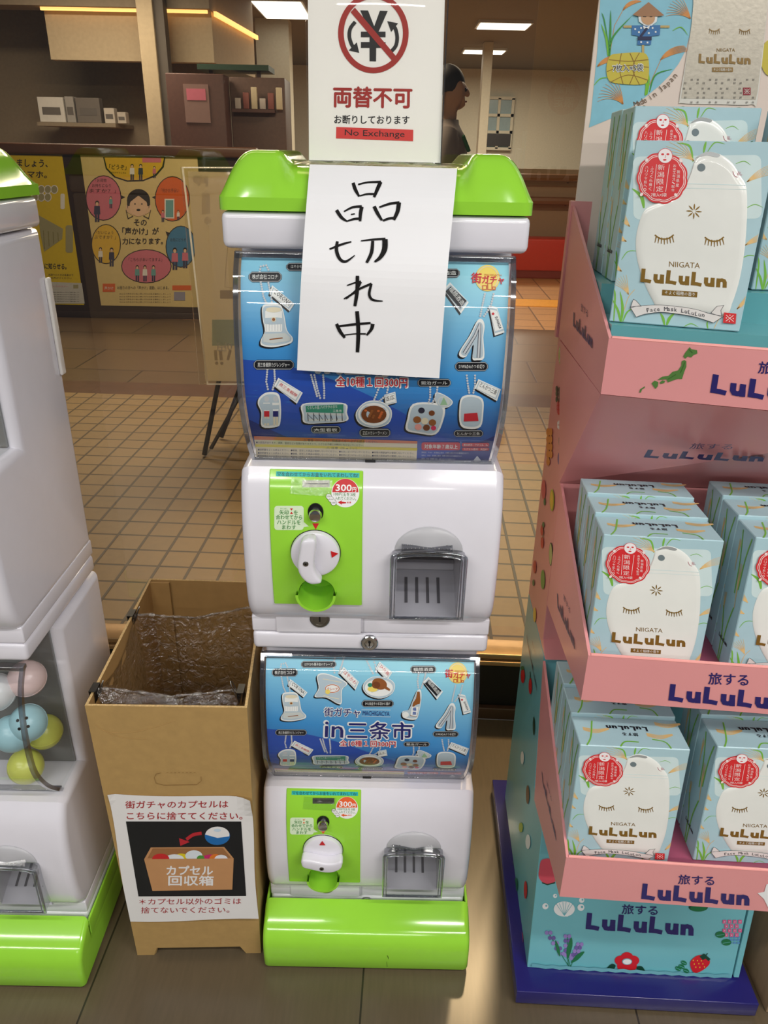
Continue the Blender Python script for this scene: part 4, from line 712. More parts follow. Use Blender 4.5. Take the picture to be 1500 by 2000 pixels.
    mb = MB(); q0, q1 = fcx - .042, fcx + .036; za = lambda x: zs + (zt - zs) * max(0, 1 - ((x - fcx) / fh) ** 2) ** .375
    mb.add(*grid(lambda u, v: Vector((q0 + (q1 - q0) * u, yF + .003 + .016 * v, za(q0 + (q1 - q0) * u) + .0015 + .011 * v)), 12, 3), smoke)
    for i in range(13):
        for j in range(3): u, v = (i + .5) / 13, (j + .5) / 3; mb.add(*sphere((q0 + (q1 - q0) * u, yF + .004 + .016 * v - .0005, za(q0 + (q1 - q0) * u) + .002 + .011 * v), .0011, 6, 4), chrome)
    mb.build('flap_grip', t, smooth=60)
    # clear display case: curved front, side returns, bottom lip, thick moulded edges
    mb = MB(); zl = [.333 + .309 * k / 30 for k in range(31)]
    mb.add(*grid(lambda u, v: Vector((-CW + 2 * CW * u, yc(.333 + .309 * v), .333 + .309 * v)), 2, 30), case_m)
    for sx_ in (-CW, CW): mb.add(*grid(lambda u, v: Vector((sx_, yc(.333 + .309 * v) + (.104 - yc(.333 + .309 * v)) * u, .333 + .309 * v)), 2, 30), case_m)
    mb.add([(-CW, .027, .3345), (CW, .027, .3345), (CW, .104, .3345), (-CW, .104, .3345)], [(0, 1, 2, 3)], case_m); mb.build('display_case', t, smooth=40)
    for sx_ in (-1, 1):
        mb = MB(); ev = []
        for z in zl: y = yc(z); ev += [(sx_ * (CW + .0005), y - .0008, z), (sx_ * (CW - .006), y - .0012, z), (sx_ * (CW - .006), y + .003, z), (sx_ * (CW + .0005), y + .008, z)]
        mb.add(ev, [(4 * k + a, 4 * k + (a + 1) % 4, 4 * k + 4 + (a + 1) % 4, 4 * k + 4 + a) for k in range(30) for a in range(4)], edge_m); mb.build('case_edge', t, smooth=40)
    mb = MB(); mb.add(*rbox(-CW, CW, -.010, .004, .633, .6415, .002), edge_m); mb.build('case_top_trim', t)
    mb = MB(); mb.add(*rbox(-CW + .003, CW - .003, .024, .036, .3338, .3385, .0015), edge_m); mb.build('case_bottom_lip', t)
    mb = MB(); mb.add(*rbox(-.012, .004, .0225, .0245, .3335, .338, .0006), black); mb.build('case_catch', t)
def join(o, p):
    """merge print p into object o (same parent), keeping materials"""
    bm = bmesh.new(); bm.from_mesh(o.data); k = len(o.data.materials); n0 = len(bm.faces); bm.from_mesh(p.data); bm.faces.ensure_lookup_table()
    for f in bm.faces[n0:]: f.material_index += k; f.smooth = False
    for m in p.data.materials: o.data.materials.append(m)
    bm.to_mesh(o.data); bm.free(); bpy.data.objects.remove(p)
GRP = 'capsule machine units'
up = thing('capsule_machine', 'upper white capsule machine with the lime lid, behind the handwritten sheet', 'capsule machine', MU, GRP)
build_unit(up, red_i, 82)
card = build_card(up)
lo = dup(up, ML, 'lower white capsule machine standing on the lime base in the centre', group=GRP)
for ch in lo.children:
    if ch.name.startswith('dial') and not ch.name.startswith('dial_gap'): ch.rotation_euler = (0, 0, 0)
    if ch.name.startswith('coin_panel'):
        ch.data = ch.data.copy(); ch.data.materials[[m.name for m in ch.data.materials].index('sticker_red')] = org
# lid of the upper unit (heightfield with two raised ends)
def build_lid(t):
    x0, x1, y0, y1, zb = -.2055, .2055, -.002, .315, .692
    def h(x, y):
        a = min(1, (abs(x) - .108) / .022) if abs(x) > .108 else 0; a = max(0, a); a = a * a * (3 - 2 * a)
        H = .038 + .018 * a
        ex = min(1, max(0, (.2055 - abs(x)) / .046)); ey = min(1, max(0, (y - y0) / (.085 - .035 * a))) ; eb = min(1, max(0, (y1 - y) / .05))
        q = lambda v: 1 - (1 - v) ** 2.4; return .016 + H * q(ex) * q(ey) * q(eb)
    nx, ny = 72, 32; rc = .014
    def pos(u, v):
        uu = -1 + 2 * u; xx = math.copysign(1 - (1 - abs(uu)) ** 1.25, uu) * .2055; yy = y0 + (y1 - y0) * v ** 1.2; return xx, yy
    mb = MB(); vs = []
    def rc_(x, y):   # rounded plan corners
        if abs(x) > .2055 - rc and y < y0 + rc:
            dx = abs(x) - (.2055 - rc); dy = (y0 + rc) - y; d = max(dx, dy); q = math.hypot(dx, dy)
            if q > 0: s = d / q; x = math.copysign((.2055 - rc) + dx * s, x); y = (y0 + rc) - dy * s
        return x, y
    vs, fs = grid(lambda u, v: (lambda x, y: Vector((*rc_(x, y), zb + h(x, y))))(*pos(u, v)), nx, ny)
    mb.add(vs, fs, green); w = nx + 1; ring = [i for i in range(w)] + [j * w + nx for j in range(1, ny + 1)] + [ny * w + i for i in range(nx - 1, -1, -1)] + [j * w for j in range(ny - 1, 0, -1)]
    lowr = [(vs[i][0], vs[i][1], zb) for i in ring]; top = [vs[i] for i in ring]; n = len(ring); mb.add(top + lowr, [(k, n + k, n + (k + 1) % n, (k + 1) % n) for k in range(n)], green); mb.add(lowr, [tuple(range(n))], green); mb.build('lid', t, smooth=32)
    mb = MB(); mb.add(*rbox(-.2035, .2035, 0, .31, .644, .691, .009), shell); mb.build('lid_collar', t)
build_lid(up)
# lime base
def build_base(name, label, O):
    t = thing(name, label, 'machine base', O, 'lime machine bases')
    prof = [(-.064, .004), (-.069, .012), (-.070, .045), (-.069, .066), (-.066, .080), (-.059, .092), (-.048, .102), (-.03, .112), (-.012, .122), (-.0025, .127), (-.0015, .0845), (.30, .0845), (.31, .08), (.31, .004)]
    mb = MB(); mb.add(*prism(prof, X3, -.2065, .2065, .010, 4), green)
    for sx_ in (-1, 1): mb.add(*rbox(min(sx_ * .2012, sx_ * .2060), max(sx_ * .2012, sx_ * .2060), -.004, .312, .075, .117, .002), green)
    mb.build('base_shell', t, smooth=50)
    for x in (-.17, .17):
        for y in (-.03, .27): mb = MB(); mb.add(*lathe([(.014, 0), (.014, .006)], (x, y, 0), 'z', 16), black); mb.build('foot', t)
    return t
b0 = build_base('machine_base', 'lime green base under the centre capsule machine, scuffed on its front', (MU.x, MU.y, 0))
mb = MB(); sc = mat('scuff_black', (40, 60, 14), .6)
for px, py, dx, dy, w in ((758, 1836, 3, 12, 1.6), (757, 1850, -2, 10, 2.4), (756, 1866, 3, 8, 1.4), (720, 1842, -3, 6, 2.0), (722, 1812, 2, 3, 1.2), (756, 1900, -1, -22, .9)):
    a = atY(px, py, MU.y - .0708); c = atY(px + dx, py + dy, MU.y - .0708)
    for q in strokepoly([(a.x, a.z), ((a.x + c.x) / 2 + .0006, (a.z + c.z) / 2), (c.x, c.z)], [w * .0004, w * .0009, w * .0003]):
        if all(.012 < z < .064 for _, z in q): mb.add([(x - MU.x, -.0705, z) for x, z in q], [(0, 1, 2, 3)], sc)
mb.build('scuff_marks', b0, smooth=0)
# ---- neighbour machine at the left edge of the photo
LD = Vector((-.7735 - MU.x, -.05, 0))
LU = dup(up, MU + LD, 'upper white capsule machine with lime lid at the left edge', skip=('display_card',), group=GRP)
LL = dup(lo, ML + LD + Vector((0, .0, 0)), 'lower white capsule machine at the left edge, filled with pastel capsules', skip=('display_card',), group=GRP)
for t in (LU, LL):
    mb = MB(); mb.add(*rbox(-.183, .183, .1005, .1045, .336, .64), mat('case_back_grey', (120, 122, 122), .5)); mb.build('case_back', t, smooth=0)
b1 = dup(b0, (MU.x + LD.x, MU.y + LD.y, 0), 'lime green base under the capsule machine at the left edge', skip=('scuff_marks',))
a = LU; mb = MB(); mb.add(*rbox(.2002, .2062, .288, .306, .40, .565, .003), mat('latch_white', (238, 234, 228), .35)); mb.build('side_latch', LU)
# capsules in the left machine
def capsule(label, px, py, Y, rad, colr, holes, rot):
    p = atY(px, py, Y); p.x = min(p.x, LL.location.x + CW - .002 - rad); p.z = max(p.z, LL.location.z + .336 + rad)
    t = thing('toy_capsule', label, 'capsule', p, 'capsules in the left machine', rot); m = mat('capsule_' + '_'.join(str(v) for v in colr), colr, .28, noise=.02)
    mb = MB(); mb.add(*grid(lambda u, v: Vector(((rad * (1 + (.010 * math.cos(24 * math.pi * u) if holes and v > .55 else 0))) * math.cos(2 * math.pi * u) * math.sin(math.pi * (.5 + v / 2)), rad * math.sin(2 * math.pi * u) * math.sin(math.pi * (.5 + v / 2)), -rad * math.cos(math.pi * (.5 + v / 2)))), 48, 14), m); mb.build('upper_shell', t, smooth=60)
    mb = MB(); mb.add(*grid(lambda u, v: Vector((rad * .985 * math.cos(2 * math.pi * u) * math.sin(math.pi * v / 2), rad * .985 * math.sin(2 * math.pi * u) * math.sin(math.pi * v / 2), -rad * .985 * math.cos(math.pi * v / 2))), 40, 14), m); mb.build('lower_shell', t, smooth=60)
    mb = MB(); mb.add(*lathe([(rad * .98, -.0012), (rad * 1.012, -.0012), (rad * 1.012, .0012), (rad * .98, .0012)], (0, 0, 0), 'z', 40), m); mb.build('seam_ring', t)
    if holes:
        mb = MB()
        for a in range(4):
            d = Vector((math.cos(R(45 + 90 * a)) * .30, math.sin(R(45 + 90 * a)) * .30, .90)).normalized(); q = d.to_track_quat('Z', 'Y'); vs, fs = lathe([(.0028, 0), (.0028, .0012)], (0, 0, 0), 'z', 12); mb.add([q @ v + d * (rad - .0006) for v in vs], fs, black)
        mb.build('air_holes', t)
    return t
pkc, blc, ylc, wc = (232, 206, 204), (164, 206, 216), (208, 214, 104), (226, 228, 230)
for a in (('pale pink capsule at the top of the left machine case', 82, 1326, 1.075, .0325, pkc, False, (.6, .2, 0)), ('light blue capsule with four air holes beside the case corner', 84, 1412, 1.048, .0325, blc, True, (.9, -.15, .3)), ('light blue capsule at the front under the pink one', 26, 1432, 1.042, .0335, blc, False, (1.2, .5, 0)), ('lime yellow capsule lowest in the left machine case', 50, 1497, 1.068, .0325, ylc, False, (.3, .8, 0)), ('lime yellow capsule behind the holed blue one', 122, 1430, 1.092, .0325, ylc, False, (.2, .1, 0)), ('white capsule at the left picture edge', -6, 1352, 1.052, .0325, wc, True, (.9, 0, 0))): capsule(*a)
# ================================================================== SIGNS ON THE LID
sign_red = mat('print_dark_red', (168, 44, 36), .45); sign_blk = mat('print_black', (34, 32, 32), .45); bar_red = mat('print_bar_red', (222, 66, 62), .45)
paper = mat('sign_paper', (255, 252, 246), .45, noise=.012, scale=8)
SY = 1.135
PL = Plane((-.024, SY, 1.60), (1, 0, 0), (0, 0, 1)); sgo = (-.024, SY, 1.487)
t = thing('notice_stand', 'no exchange notice in a clear upright holder on the machine lid', 'sign', sgo)
a = PL.px(602, 0); b = PL.px(859, 318); c = PL.px(866, 0); zt = 1.742 - 1.60
mb = MB(); zb = b[1]; mb.add([PL.place(-.0875, zb, 0), PL.place(b[0] + .001, zb, 0), PL.place(c[0] + .0005, zt, 0), PL.place(-.0835, zt, 0), PL.place(-.0875, zb, -.0008), PL.place(b[0] + .001, zb, -.0008), PL.place(c[0] + .0005, zt, -.0008), PL.place(-.0835, zt, -.0008)], [(0, 1, 2, 3), (4, 7, 6, 5), (0, 4, 5, 1), (1, 5, 6, 2), (2, 6, 7, 3), (3, 7, 4, 0)], paper)
A = PL.art(560, 0, 4.1667)
A.ring(705, 270, 287, 326, 46, sign_red, 2, 64); A.poly([(520, 100), (555, 62), (890, 458), (855, 492)], sign_red, 2)
A.poly([(598, 84), (662, 86), (712, 215), (758, 88), (822, 90), (748, 258), (804, 258), (804, 303), (730, 303), (730, 343), (804, 343), (804, 390), (728, 390), (727, 500), (674, 498), (674, 390), (604, 390), (604, 342), (674, 342), (674, 303), (604, 303), (604, 258), (672, 258)], sign_blk, 1)
A.stroke(curve([(558, 178), (518, 232), (510, 300), (530, 365), (552, 392)], 5), 30, sign_blk, 1); A.poly([(505, 410), (570, 345), (590, 430)], sign_blk, 1)
A.stroke(curve([(852, 418), (888, 372), (899, 305), (886, 238), (868, 212)], 5), 30, sign_blk, 1); A.poly([(818, 172), (906, 190), (850, 260)], sign_blk, 1)
A.text('両替不可', (380, 870), (1016, 880), 165, sign_red, 1, .035, res=3); A.text('お断りしております', (388, 1006), (998, 1012), 70, sign_blk, 1, .02, res=3)
A.poly([(404, 1033), (1030, 1056), (1028, 1149), (401, 1126)], bar_red, 1); A.text('No Exchange', (472, 1117), (958, 1132), 64, sign_blk, 2, -.004, res=3)
A.emit(mb); mb.build('notice_card', t, sgo, 0)
acry = clear('acrylic', (1, 1, .995), .02, .6, .02)
mb = MB(); mb.add(*rbox(-.112 - .0, .067, SY + .0012, SY + .0042, 1.488, 1.747, .001), acry); mb.add(*rbox(-.112, .067, SY - .004, SY - .002, 1.488, 1.747, .0008), acry); mb.build('clear_holder', t, sgo)
mb = MB(); mb.add(*rbox(-.1125, .0675, SY - .004, SY + .0042, 1.4875, 1.4905, .001), edge_m).add(*rbox(.0665, .0682, SY - .004, SY + .0042, 1.488, 1.747), edge_m); mb.build('holder_edge', t, sgo)
# yellowed tape that fixes the holder to the lid
mb = MB(); ytape = clear('yellow_tape', (.93, .90, .62), .12, .4, .18, .4, 90)
for k in range(14):
    pass
f = lambda u, v: Vector((-.128 + .235 * u, 1.098 + .034 * v, 1.4845 + .004 * min(1, v * 2.0) + .0015 * math.sin(40 * u + 5 * v)))
mb.add(*grid(f, 60, 6), ytape); o = mb.build('adhesive_tape', None, smooth=60, origin=(-.01, 1.115, 1.486)); tag(o, 'crinkled yellowed clear tape along the lid ridge under the no exchange notice', 'tape')
# handwritten sheet hanging over the front
SHY = [(0, 1.0935), (.06, 1.073), (.16, 1.0475), (.28, 1.033), (.5, 1.0085), (.75, 1.0035), (1.0, 1.006)]
def sheet_at(px, py):
    v = (py - (321 + (px - 605) * .03)) / (403 + (px - 590) * .004); u = 0
    return px, py, min(max(v, 0), 1)
def sh_cv(px, py): return px, py
def sh_place(px, py, h):
    v = sheet_at(px, py)[2]; u = (px - (605 - 25 * v)) / (288 - 10 * v); return atY(px, py, interp(SHY, v) - .003 * math.sin(math.pi * min(max(u, 0), 1)) * v - h)
mb = MB(); wp = mat('copy_paper', (244, 244, 246), .6, noise=.01, scale=12)
def shp(u, v, h=0):
    l = (605 - 25 * v, 321 + 402 * v); r = (893 - 35 * v ** 1.1, 329 + 410 * v); bow = -3 * math.sin(math.pi * v)
    return atY(l[0] + (r[0] - l[0]) * u + bow, l[1] + (r[1] - l[1]) * u, interp(SHY, v) - .003 * math.sin(math.pi * u) * v + h)
n1, n2 = 16, 28; vs, fs = grid(lambda u, v: shp(u, v), n1, n2); mb.add(vs, [f[::-1] for f in fs], wp); vs2, fs2 = grid(lambda u, v: shp(u, v, .0003), n1, n2); mb.add(vs2, fs2, wp)
A = Art(sh_cv, sh_place, (420, 280), 2.34375, .0006); A.step = .0007
bi = mat('brush_ink', (22, 20, 20), .7, spec=.2)
def br(pts, ws):
    ws = tuple(w * 1.22 for w in ws); A.stroke(curve(pts, 5), [ws[0] + (ws[-1] - ws[0]) * i / (len(curve(pts, 5)) - 1) if len(ws) == 2 else interp(list(zip([j / (len(ws) - 1) for j in range(len(ws))], ws)), i / (len(curve(pts, 5)) - 1)) for i in range(len(curve(pts, 5)))], bi, 0)
# first character: three mouths
br([(632, 180), (642, 210), (660, 243)], (12, 13, 7)); br([(655, 188), (700, 178), (760, 176)], (6, 7, 9)); br([(758, 176), (745, 205), (728, 246)], (14, 14, 9)); br([(662, 240), (695, 232), (730, 232)], (4, 7, 8))
br([(556, 305), (578, 338), (606, 358)], (13, 12, 5)); br([(590, 312), (630, 292), (672, 288)], (5, 8, 9)); br([(672, 290), (666, 320), (664, 356)], (14, 13, 9)); br([(622, 325), (640, 322)], (4, 5)); br([(604, 356), (636, 346), (664, 344)], (5, 8, 9))
br([(728, 288), (744, 320), (764, 352)], (13, 13, 8)); br([(752, 292), (800, 276), (844, 270)], (6, 9, 9)); br([(842, 270), (836, 310), (818, 350)], (16, 15, 11)); br([(768, 354), (795, 344), (826, 340)], (7, 9, 9))
# second: seven and blade
br([(524, 484), (580, 462), (624, 450)], (6, 8, 5)); br([(560, 448), (556, 490), (572, 530), (600, 540), (640, 512)], (10, 13, 12, 9, 3)); br([(668, 446), (720, 440), (780, 436)], (4, 7, 8)); br([(778, 438), (776, 485), (756, 522), (730, 542)], (20, 20, 14, 6)); br([(722, 446), (716, 500), (694, 546)], (11, 13, 10))
# third
br([(652, 606), (650, 680), (640, 745)], (13, 14, 11)); br([(604, 650), (640, 638), (668, 632)], (4, 6, 8)); br([(668, 634), (640, 680), (590, 712)], (8, 9, 5)); br([(600, 712), (650, 672), (716, 642)], (5, 8, 9)); br([(716, 642), (706, 690), (722, 716), (768, 722)], (9, 10, 9, 3))
# fourth
br([(556, 826), (572, 860), (594, 890)], (12, 13, 9)); br([(560, 838), (640, 828), (712, 822)], (7, 9, 8)); br([(722, 826), (716, 850), (694, 878)], (15, 12, 7)); br([(588, 878), (640, 872), (690, 872)], (4, 5, 6)); br([(650, 768), (656, 860), (652, 956)], (14, 15, 13))
A.emit(mb); tag(mb.build('handwritten_sheet', None, smooth=0, origin=tuple(shp(.5, 0))), 'white sheet with black brush writing taped over the upper machine front', 'sheet of paper')
# ================================================================== CARDBOARD BIN
kraft = mat('kraft_card', (180, 146, 90), .7, noise=.05, scale=60, bump=.15); kraft_in = mat('kraft_inside', (170, 132, 78), .75, noise=.05, scale=40); flute = mat('corrugated_edge', (206, 174, 120), .8, noise=.25, scale=300)
BT = [Vector((-.488, .991, .667)), Vector((-.2195, .991, .669)), Vector((-.252, 1.40, .667)), Vector((-.500, 1.405, .667))]
BB = [Vector((-.489, 1.016, 0)), Vector((-.2365, 1.026, 0)), Vector((-.252, 1.40, 0)), Vector((-.500, 1.40, 0))]
cen = Vector((-.366, 1.2, 0))
t = thing('cardboard_bin', 'tall open cardboard bin with a paper notice, left of the centre machine', 'box', cen)
TH = .0045
def inset(q, d):
    out = []
    for i in range(4):
        p = q[i]; e1 = (q[i] - q[i - 1]).normalized(); e2 = (q[(i + 1) % 4] - q[i]).normalized(); n1_ = Vector((-e1.y, e1.x, 0)); n2_ = Vector((-e2.y, e2.x, 0)); out.append(p + (n1_ + n2_) * (d / max(.5, 1 + n1_.dot(n2_))))
    return out
BTi, BBi = inset(BT, TH), inset(BB, TH)
names = ('front_panel', 'right_panel', 'rear_panel', 'left_panel')
for i in range(4):
    j = (i + 1) % 4; mb = MB()
    def pt(q0, q1, u, v, base, top): return (base[q0] * (1 - u) + base[q1] * u) * (1 - v) + (top[q0] * (1 - u) + top[q1] * u) * v
    if i == 0:
        us = [0, .135, .165, .835, .88, 1]; lo_ = [0, 0, .034, .034, 0, 0]
    else: us = [0, .5, 1]; lo_ = [0, 0, 0]
    nv = 12
    def P_(k, v, B_, T_): b_ = pt(i, j, us[k], lo_[k], B_, T_); tt = pt(i, j, us[k], 1, B_, T_); return b_ * (1 - v) + tt * v
    n = len(us); vo = [P_(k, v / nv, BB, BT) for v in range(nv + 1) for k in range(n)]; vi = [P_(k, v / nv, BBi, BTi) for v in range(nv + 1) for k in range(n)]
    mb.add(vo, [(v * n + k, v * n + k + 1, v * n + n + k + 1, v * n + n + k) for v in range(nv) for k in range(n - 1)], kraft)
    mb.add(vi, [(v * n + k, v * n + n + k, v * n + n + k + 1, v * n + k + 1) for v in range(nv) for k in range(n - 1)], kraft_in)
    mb.add([vo[nv * n + k] for k in range(n)] + [vi[nv * n + k] for k in range(n)], [(k, k + 1, n + k + 1, n + k) for k in range(n - 1)], flute)
    mb.add([vo[k] for k in range(n)] + [vi[k] for k in range(n)], [(k, n + k, n + k + 1, k + 1) for k in range(n - 1)], kraft)
    if i == 0:
        FP = Plane(BB[0], BT[1] - BT[0], BT[0] - BB[0]); A = FP.art(0, 1200, 2.6308, .0004); cr = mat('card_crease', (196, 158, 98), .7); pf = mat('card_perforation', (140, 104, 54), .8)
        A.stroke(curve([(470, 560), (530, 600), (660, 606), (780, 580), (885, 545)], 5), [1, 2.5, 2.5, 2, 1] if False else 2.2, cr, 0); A.stroke(curve([(500, 590), (620, 635), (740, 640)], 5), 2, cr, 0)
        A.stroke([(815, 815), (790, 820), (780, 840), (790, 868), (830, 878), (1000, 876), (1022, 858), (1020, 835)], 2, pf, 0)
        for k in range(8): A.stroke([(842 + k * 20, 815), (852 + k * 20, 815)], 2, pf, 0)
        A.emit(mb)
    if i == 2:
        sm = mat('card_flap_edge', (148, 108, 56), .8); q = lambda x, z: (x, 1.3935, z); mb.add(*rbox(-.497, -.455, 1.390, 1.3955, .10, .665), kraft_in)
    mb.build(names[i], t, cen, 0)
mb = MB(); mb.add([p + Vector((0, 0, .045)) for p in BBi], [(0, 1, 2, 3)], kraft_in); mb.build('bottom_panel', t, cen, 0)
# clear liner bag
film = clear('liner_film', (.95, .95, .93), .13, .6, .16, 1.0, 60, 1.6)
cFL = atZ(193, 1342, .672); cFR = atZ(497, 1346, .672); cRL = atZ(262, 1196, .672); cFL.x = max(cFL.x, -.4855)
cFR.x = -.2315; rim = []
def sag(a, b, n, d, wob=.0):
    return [a.lerp(b, k / n) + Vector((0, math.sin(9.4 * k / n) * wob, -d * math.sin(math.pi * k / n) + .35 * wob * math.sin(23 * k / n))) for k in range(n)]
RR_ = Vector((-.262, 1.30, .668)); cRLi = Vector((-.489, cRL.y, .668)); cFLi = Vector((-.480, cFL.y, .670)); cFRi = Vector((-.2335, cFR.y, .670))
rim = sag(cFLi, cFRi, 22, .010, .004) + sag(cFRi, RR_, 12, .03) + sag(RR_, cRLi, 22, .012, .004) + sag(cRLi, cFLi, 12, .03)
n = len(rim); cxy = Vector((-.362, 1.195, 0)); rows = []
for j, (s, z) in enumerate(((1, 0), (1.02, -.018), (.99, -.045), (.965, -.10), (.95, -.22), (.93, -.40), (.80, -.58))):
    rows.append([Vector((cxy.x + (p.x - cxy.x) * s + .004 * math.sin(k * 1.7 + j * 2.3) * (j > 0), cxy.y + (p.y - cxy.y) * s + .005 * math.sin(k * 2.1 + j * 1.3) * (j > 0), max(p.z + z, .06 + .02 * math.sin(k)))) for k, p in enumerate(rim)])
for r_ in rows[1:]:
    for p in r_: p.x = min(max(p.x, -.4915 + .0 * p.z), -.2435 - max(0, (.5 - p.z)) * .02); p.y = min(max(p.y, 1.03), 1.375)
mb = MB(); mb.add([p for r_ in rows for p in r_], [(j * n + k, j * n + (k + 1) % n, (j + 1) * n + (k + 1) % n, (j + 1) * n + k) for j in range(len(rows) - 1) for k in range(n)] + [tuple((len(rows) - 1) * n + k for k in range(n))], film)
# rolled, thicker front and rear hems of the bag
mb.add(*tube([p + Vector((0, 0, -.002)) for p in rim[:23]], [.0025 + .0015 * math.sin(k * 2.2) for k in range(23)], 6), film); mb.add(*tube([p + Vector((0, 0, -.002)) for p in rim[34:57]], [.0025 + .0012 * math.sin(k * 2.7) for k in range(23)], 6), film)
f = lambda u, v: cFLi.lerp(cFRi, u) + Vector((0, -.004 - .030 * v * math.sin(math.pi * min(1, max(0, u))) ** .5 + .004 * math.sin(31 * u + 4 * v), -.002 - (.012 + .030 * v) * math.sin(math.pi * u) ** .4 * v - .010 * math.sin(math.pi * u) + .0025 * math.sin(19 * u + 7 * v)))
mb.add(*grid(f, 40, 8), film)
tag(mb.build('liner_bag', None, smooth=60, origin=(-.36, 1.2, .07)), 'crinkled clear plastic liner bag clipped inside the cardboard bin', 'plastic bag')
def clip(p, ang, label, tilt=0):
    t = thing('binder_clip', label, 'binder clip', p, 'binder clips on the bin rim', (0, 0, R(ang)))
    mb = MB(); w = .0125; pr_ = [(-.0042, .008), (.0042, .008), (.0012 + .0048, -.004), (.0032, -.016), (.0026, -.016), (.0050, -.004), (.0034, .0072), (-.0034, .0072), (-.0050, -.004), (-.0026, -.016), (-.0032, -.016), (-.0060, -.004)]
    pr_ = [(-.0058, .0095), (.0058, .0095), (.0030, -.015), (.0024, -.015), (.0048, .0085), (-.0048, .0085), (-.0024, -.015), (-.0030, -.015)]
    mb.add(*prism(pr_, X3, -w, w), black); mb.build('clip_body', t, smooth=0)
    for s in (-1, 1):
        mb = MB(); q = [(-.006, s * .0034, -.014), (-.0055, s * .0075, -.004), (-.0042, s * .0125, .012), (-.0048, s * .0150, .019), (0, s * .0172, .024), (.0048, s * .0150, .019), (.0042, s * .0125, .012), (.0055, s * .0075, -.004), (.006, s * .0034, -.014)]
        if s > 0: q = [(a, .0036 + (b_ - .0034) * .35, c_ * (1 if c_ < 0 else -.35) - (.004 if c_ > 0 else 0)) for a, b_, c_ in q]
        mb.add(*tube(q, .0008, 6), steel); mb.build('clip_handle', t, smooth=60)
clip((-.4862, cFL.y, .6625), 90, 'black binder clip on the near left rim of the bin'); clip((-.2375, cFR.y, .6635), -90, 'black binder clip on the near right rim of the bin'); clip((-.4950, cRL.y, .6615), 90, 'black binder clip on the far left rim of the bin')
# paper notice on the bin
NP = Plane(FP.place(0, 0, .0012), FP.u, FP.v); nA = NP.art(0, 1200, 2.6308, .0003)
mb = MB(); corners = [(665, 1578), (1324, 1568), (1278, 945), (543, 920)]
def nq(u, v):
    x = corners[3][0] * (1 - u) * (1 - v) + corners[2][0] * u * (1 - v) + corners[1][0] * u * v + corners[0][0] * (1 - u) * v; y = corners[3][1] * (1 - u) * (1 - v) + corners[2][1] * u * (1 - v) + corners[1][1] * u * v + corners[0][1] * (1 - u) * v
    x += 4 * math.sin(7 * v) * (u < .01 or u > .99); y += (6 * math.sin(5 * u)) * (v < .01) + 4 * math.sin(6 * u) * (v > .99); return x, y
npaper = mat('notice_paper', (238, 236, 234), .6, noise=.015, scale=15)
curl = lambda u, v: .010 * max(0, (u - .86) / .14) ** 2 * max(0, (.16 - v) / .16) + .003 * max(0, (.05 - u) / .05) * max(0, (.1 - v) / .1) + .0003
vs, fs = grid(lambda u, v: NP.place(*nA.P(*nq(u, v)), curl(u, v)), 20, 20); mb.add(vs, [f_[::-1] for f_ in fs], npaper)
A = nA; A.step = .0003
dr = mat('notice_red', (172, 40, 46), .6)
A.text('街ガチャのカプセルは', (633, 996), (1162, 996), 38, dr, 2, .015); A.text('こちらに捨ててください。', (642, 1052), (1236, 1056), 38, dr, 2, .015)
bx_ = mat('notice_black', (20, 22, 26), .45); A.poly([(638, 1062), (1230, 1066), (1261, 1448), (708, 1447)], bx_, 2)
cbx = mat('notice_box', (198, 146, 98), .6); A.poly([(768, 1195), (1145, 1195), (1195, 1255), (735, 1255)], cbx, 3); A.poly([(778, 1200), (1138, 1200), (1180, 1250), (752, 1250)], mat('notice_box_in', (160, 110, 68), .6), 4)
for x, y, rx, ry, c in ((820, 1252, 44, 26, (206, 40, 44)), (925, 1252, 36, 26, (226, 206, 40)), (890, 1256, 50, 26, (232, 236, 240)), (990, 1238, 44, 28, (222, 230, 236)), (1075, 1258, 46, 26, (200, 40, 110)), (1025, 1252, 20, 16, (80, 150, 60)), (1100, 1254, 30, 24, (226, 120, 40)), (1130, 1256, 34, 22, (235, 235, 240)), (845, 1258, 30, 18, (240, 240, 240))):
    pts = [(x + rx * math.cos(a), min(1253, y + ry * math.sin(a))) for a in [2 * math.pi * k / 24 for k in range(24)]]; A.poly(pts, mat('notice_ball_%d' % x, c, .6), 5)
A.poly([(735, 1253), (1195, 1252), (1190, 1412), (780, 1416)], cbx, 6)
A.text('カプセル', (852, 1333), (1088, 1335), 46, npaper, 7, .05); A.text('回収箱', (862, 1388), (1092, 1390), 50, npaper, 7, .04)
A.ell(1109, 1138, 65, 47, mat('notice_blue', (30, 110, 180), .6), 3); pts = [(1046 + 0, 1130)] + [(1109 + 62 * math.cos(a), 1132 + 42 * math.sin(a)) for a in [math.pi + math.pi * k / 14 for k in range(15)]] + [(1170, 1140), (1110, 1148)]; A.poly(pts, npaper, 4); A.ell(1109, 1108, 18, 8, mat('notice_pale_blue', (200, 220, 236), .6), 5)
A.stroke(curve([(1028, 1124), (985, 1132), (950, 1156)], 6), [14, 16, 18] if False else 17, mat('notice_arrow', (190, 40, 50), .6), 3); A.poly([(912, 1148), (968, 1168), (920, 1188)], mat('notice_arrow', (190, 40, 50), .6), 3)
A.text('＊カプセル以外のゴミは', (712, 1490), (1236, 1490), 32, dr, 2, .0); A.text('捨てないでください。', (722, 1534), (1176, 1534), 32, dr, 2, .0)
A.emit(mb); tag(mb.build('paper_notice', None, smooth=0, origin=tuple(NP.place(*nA.P(900, 1250), 0))), 'white printed notice with picture of a capsule box, stuck on the cardboard bin', 'notice')
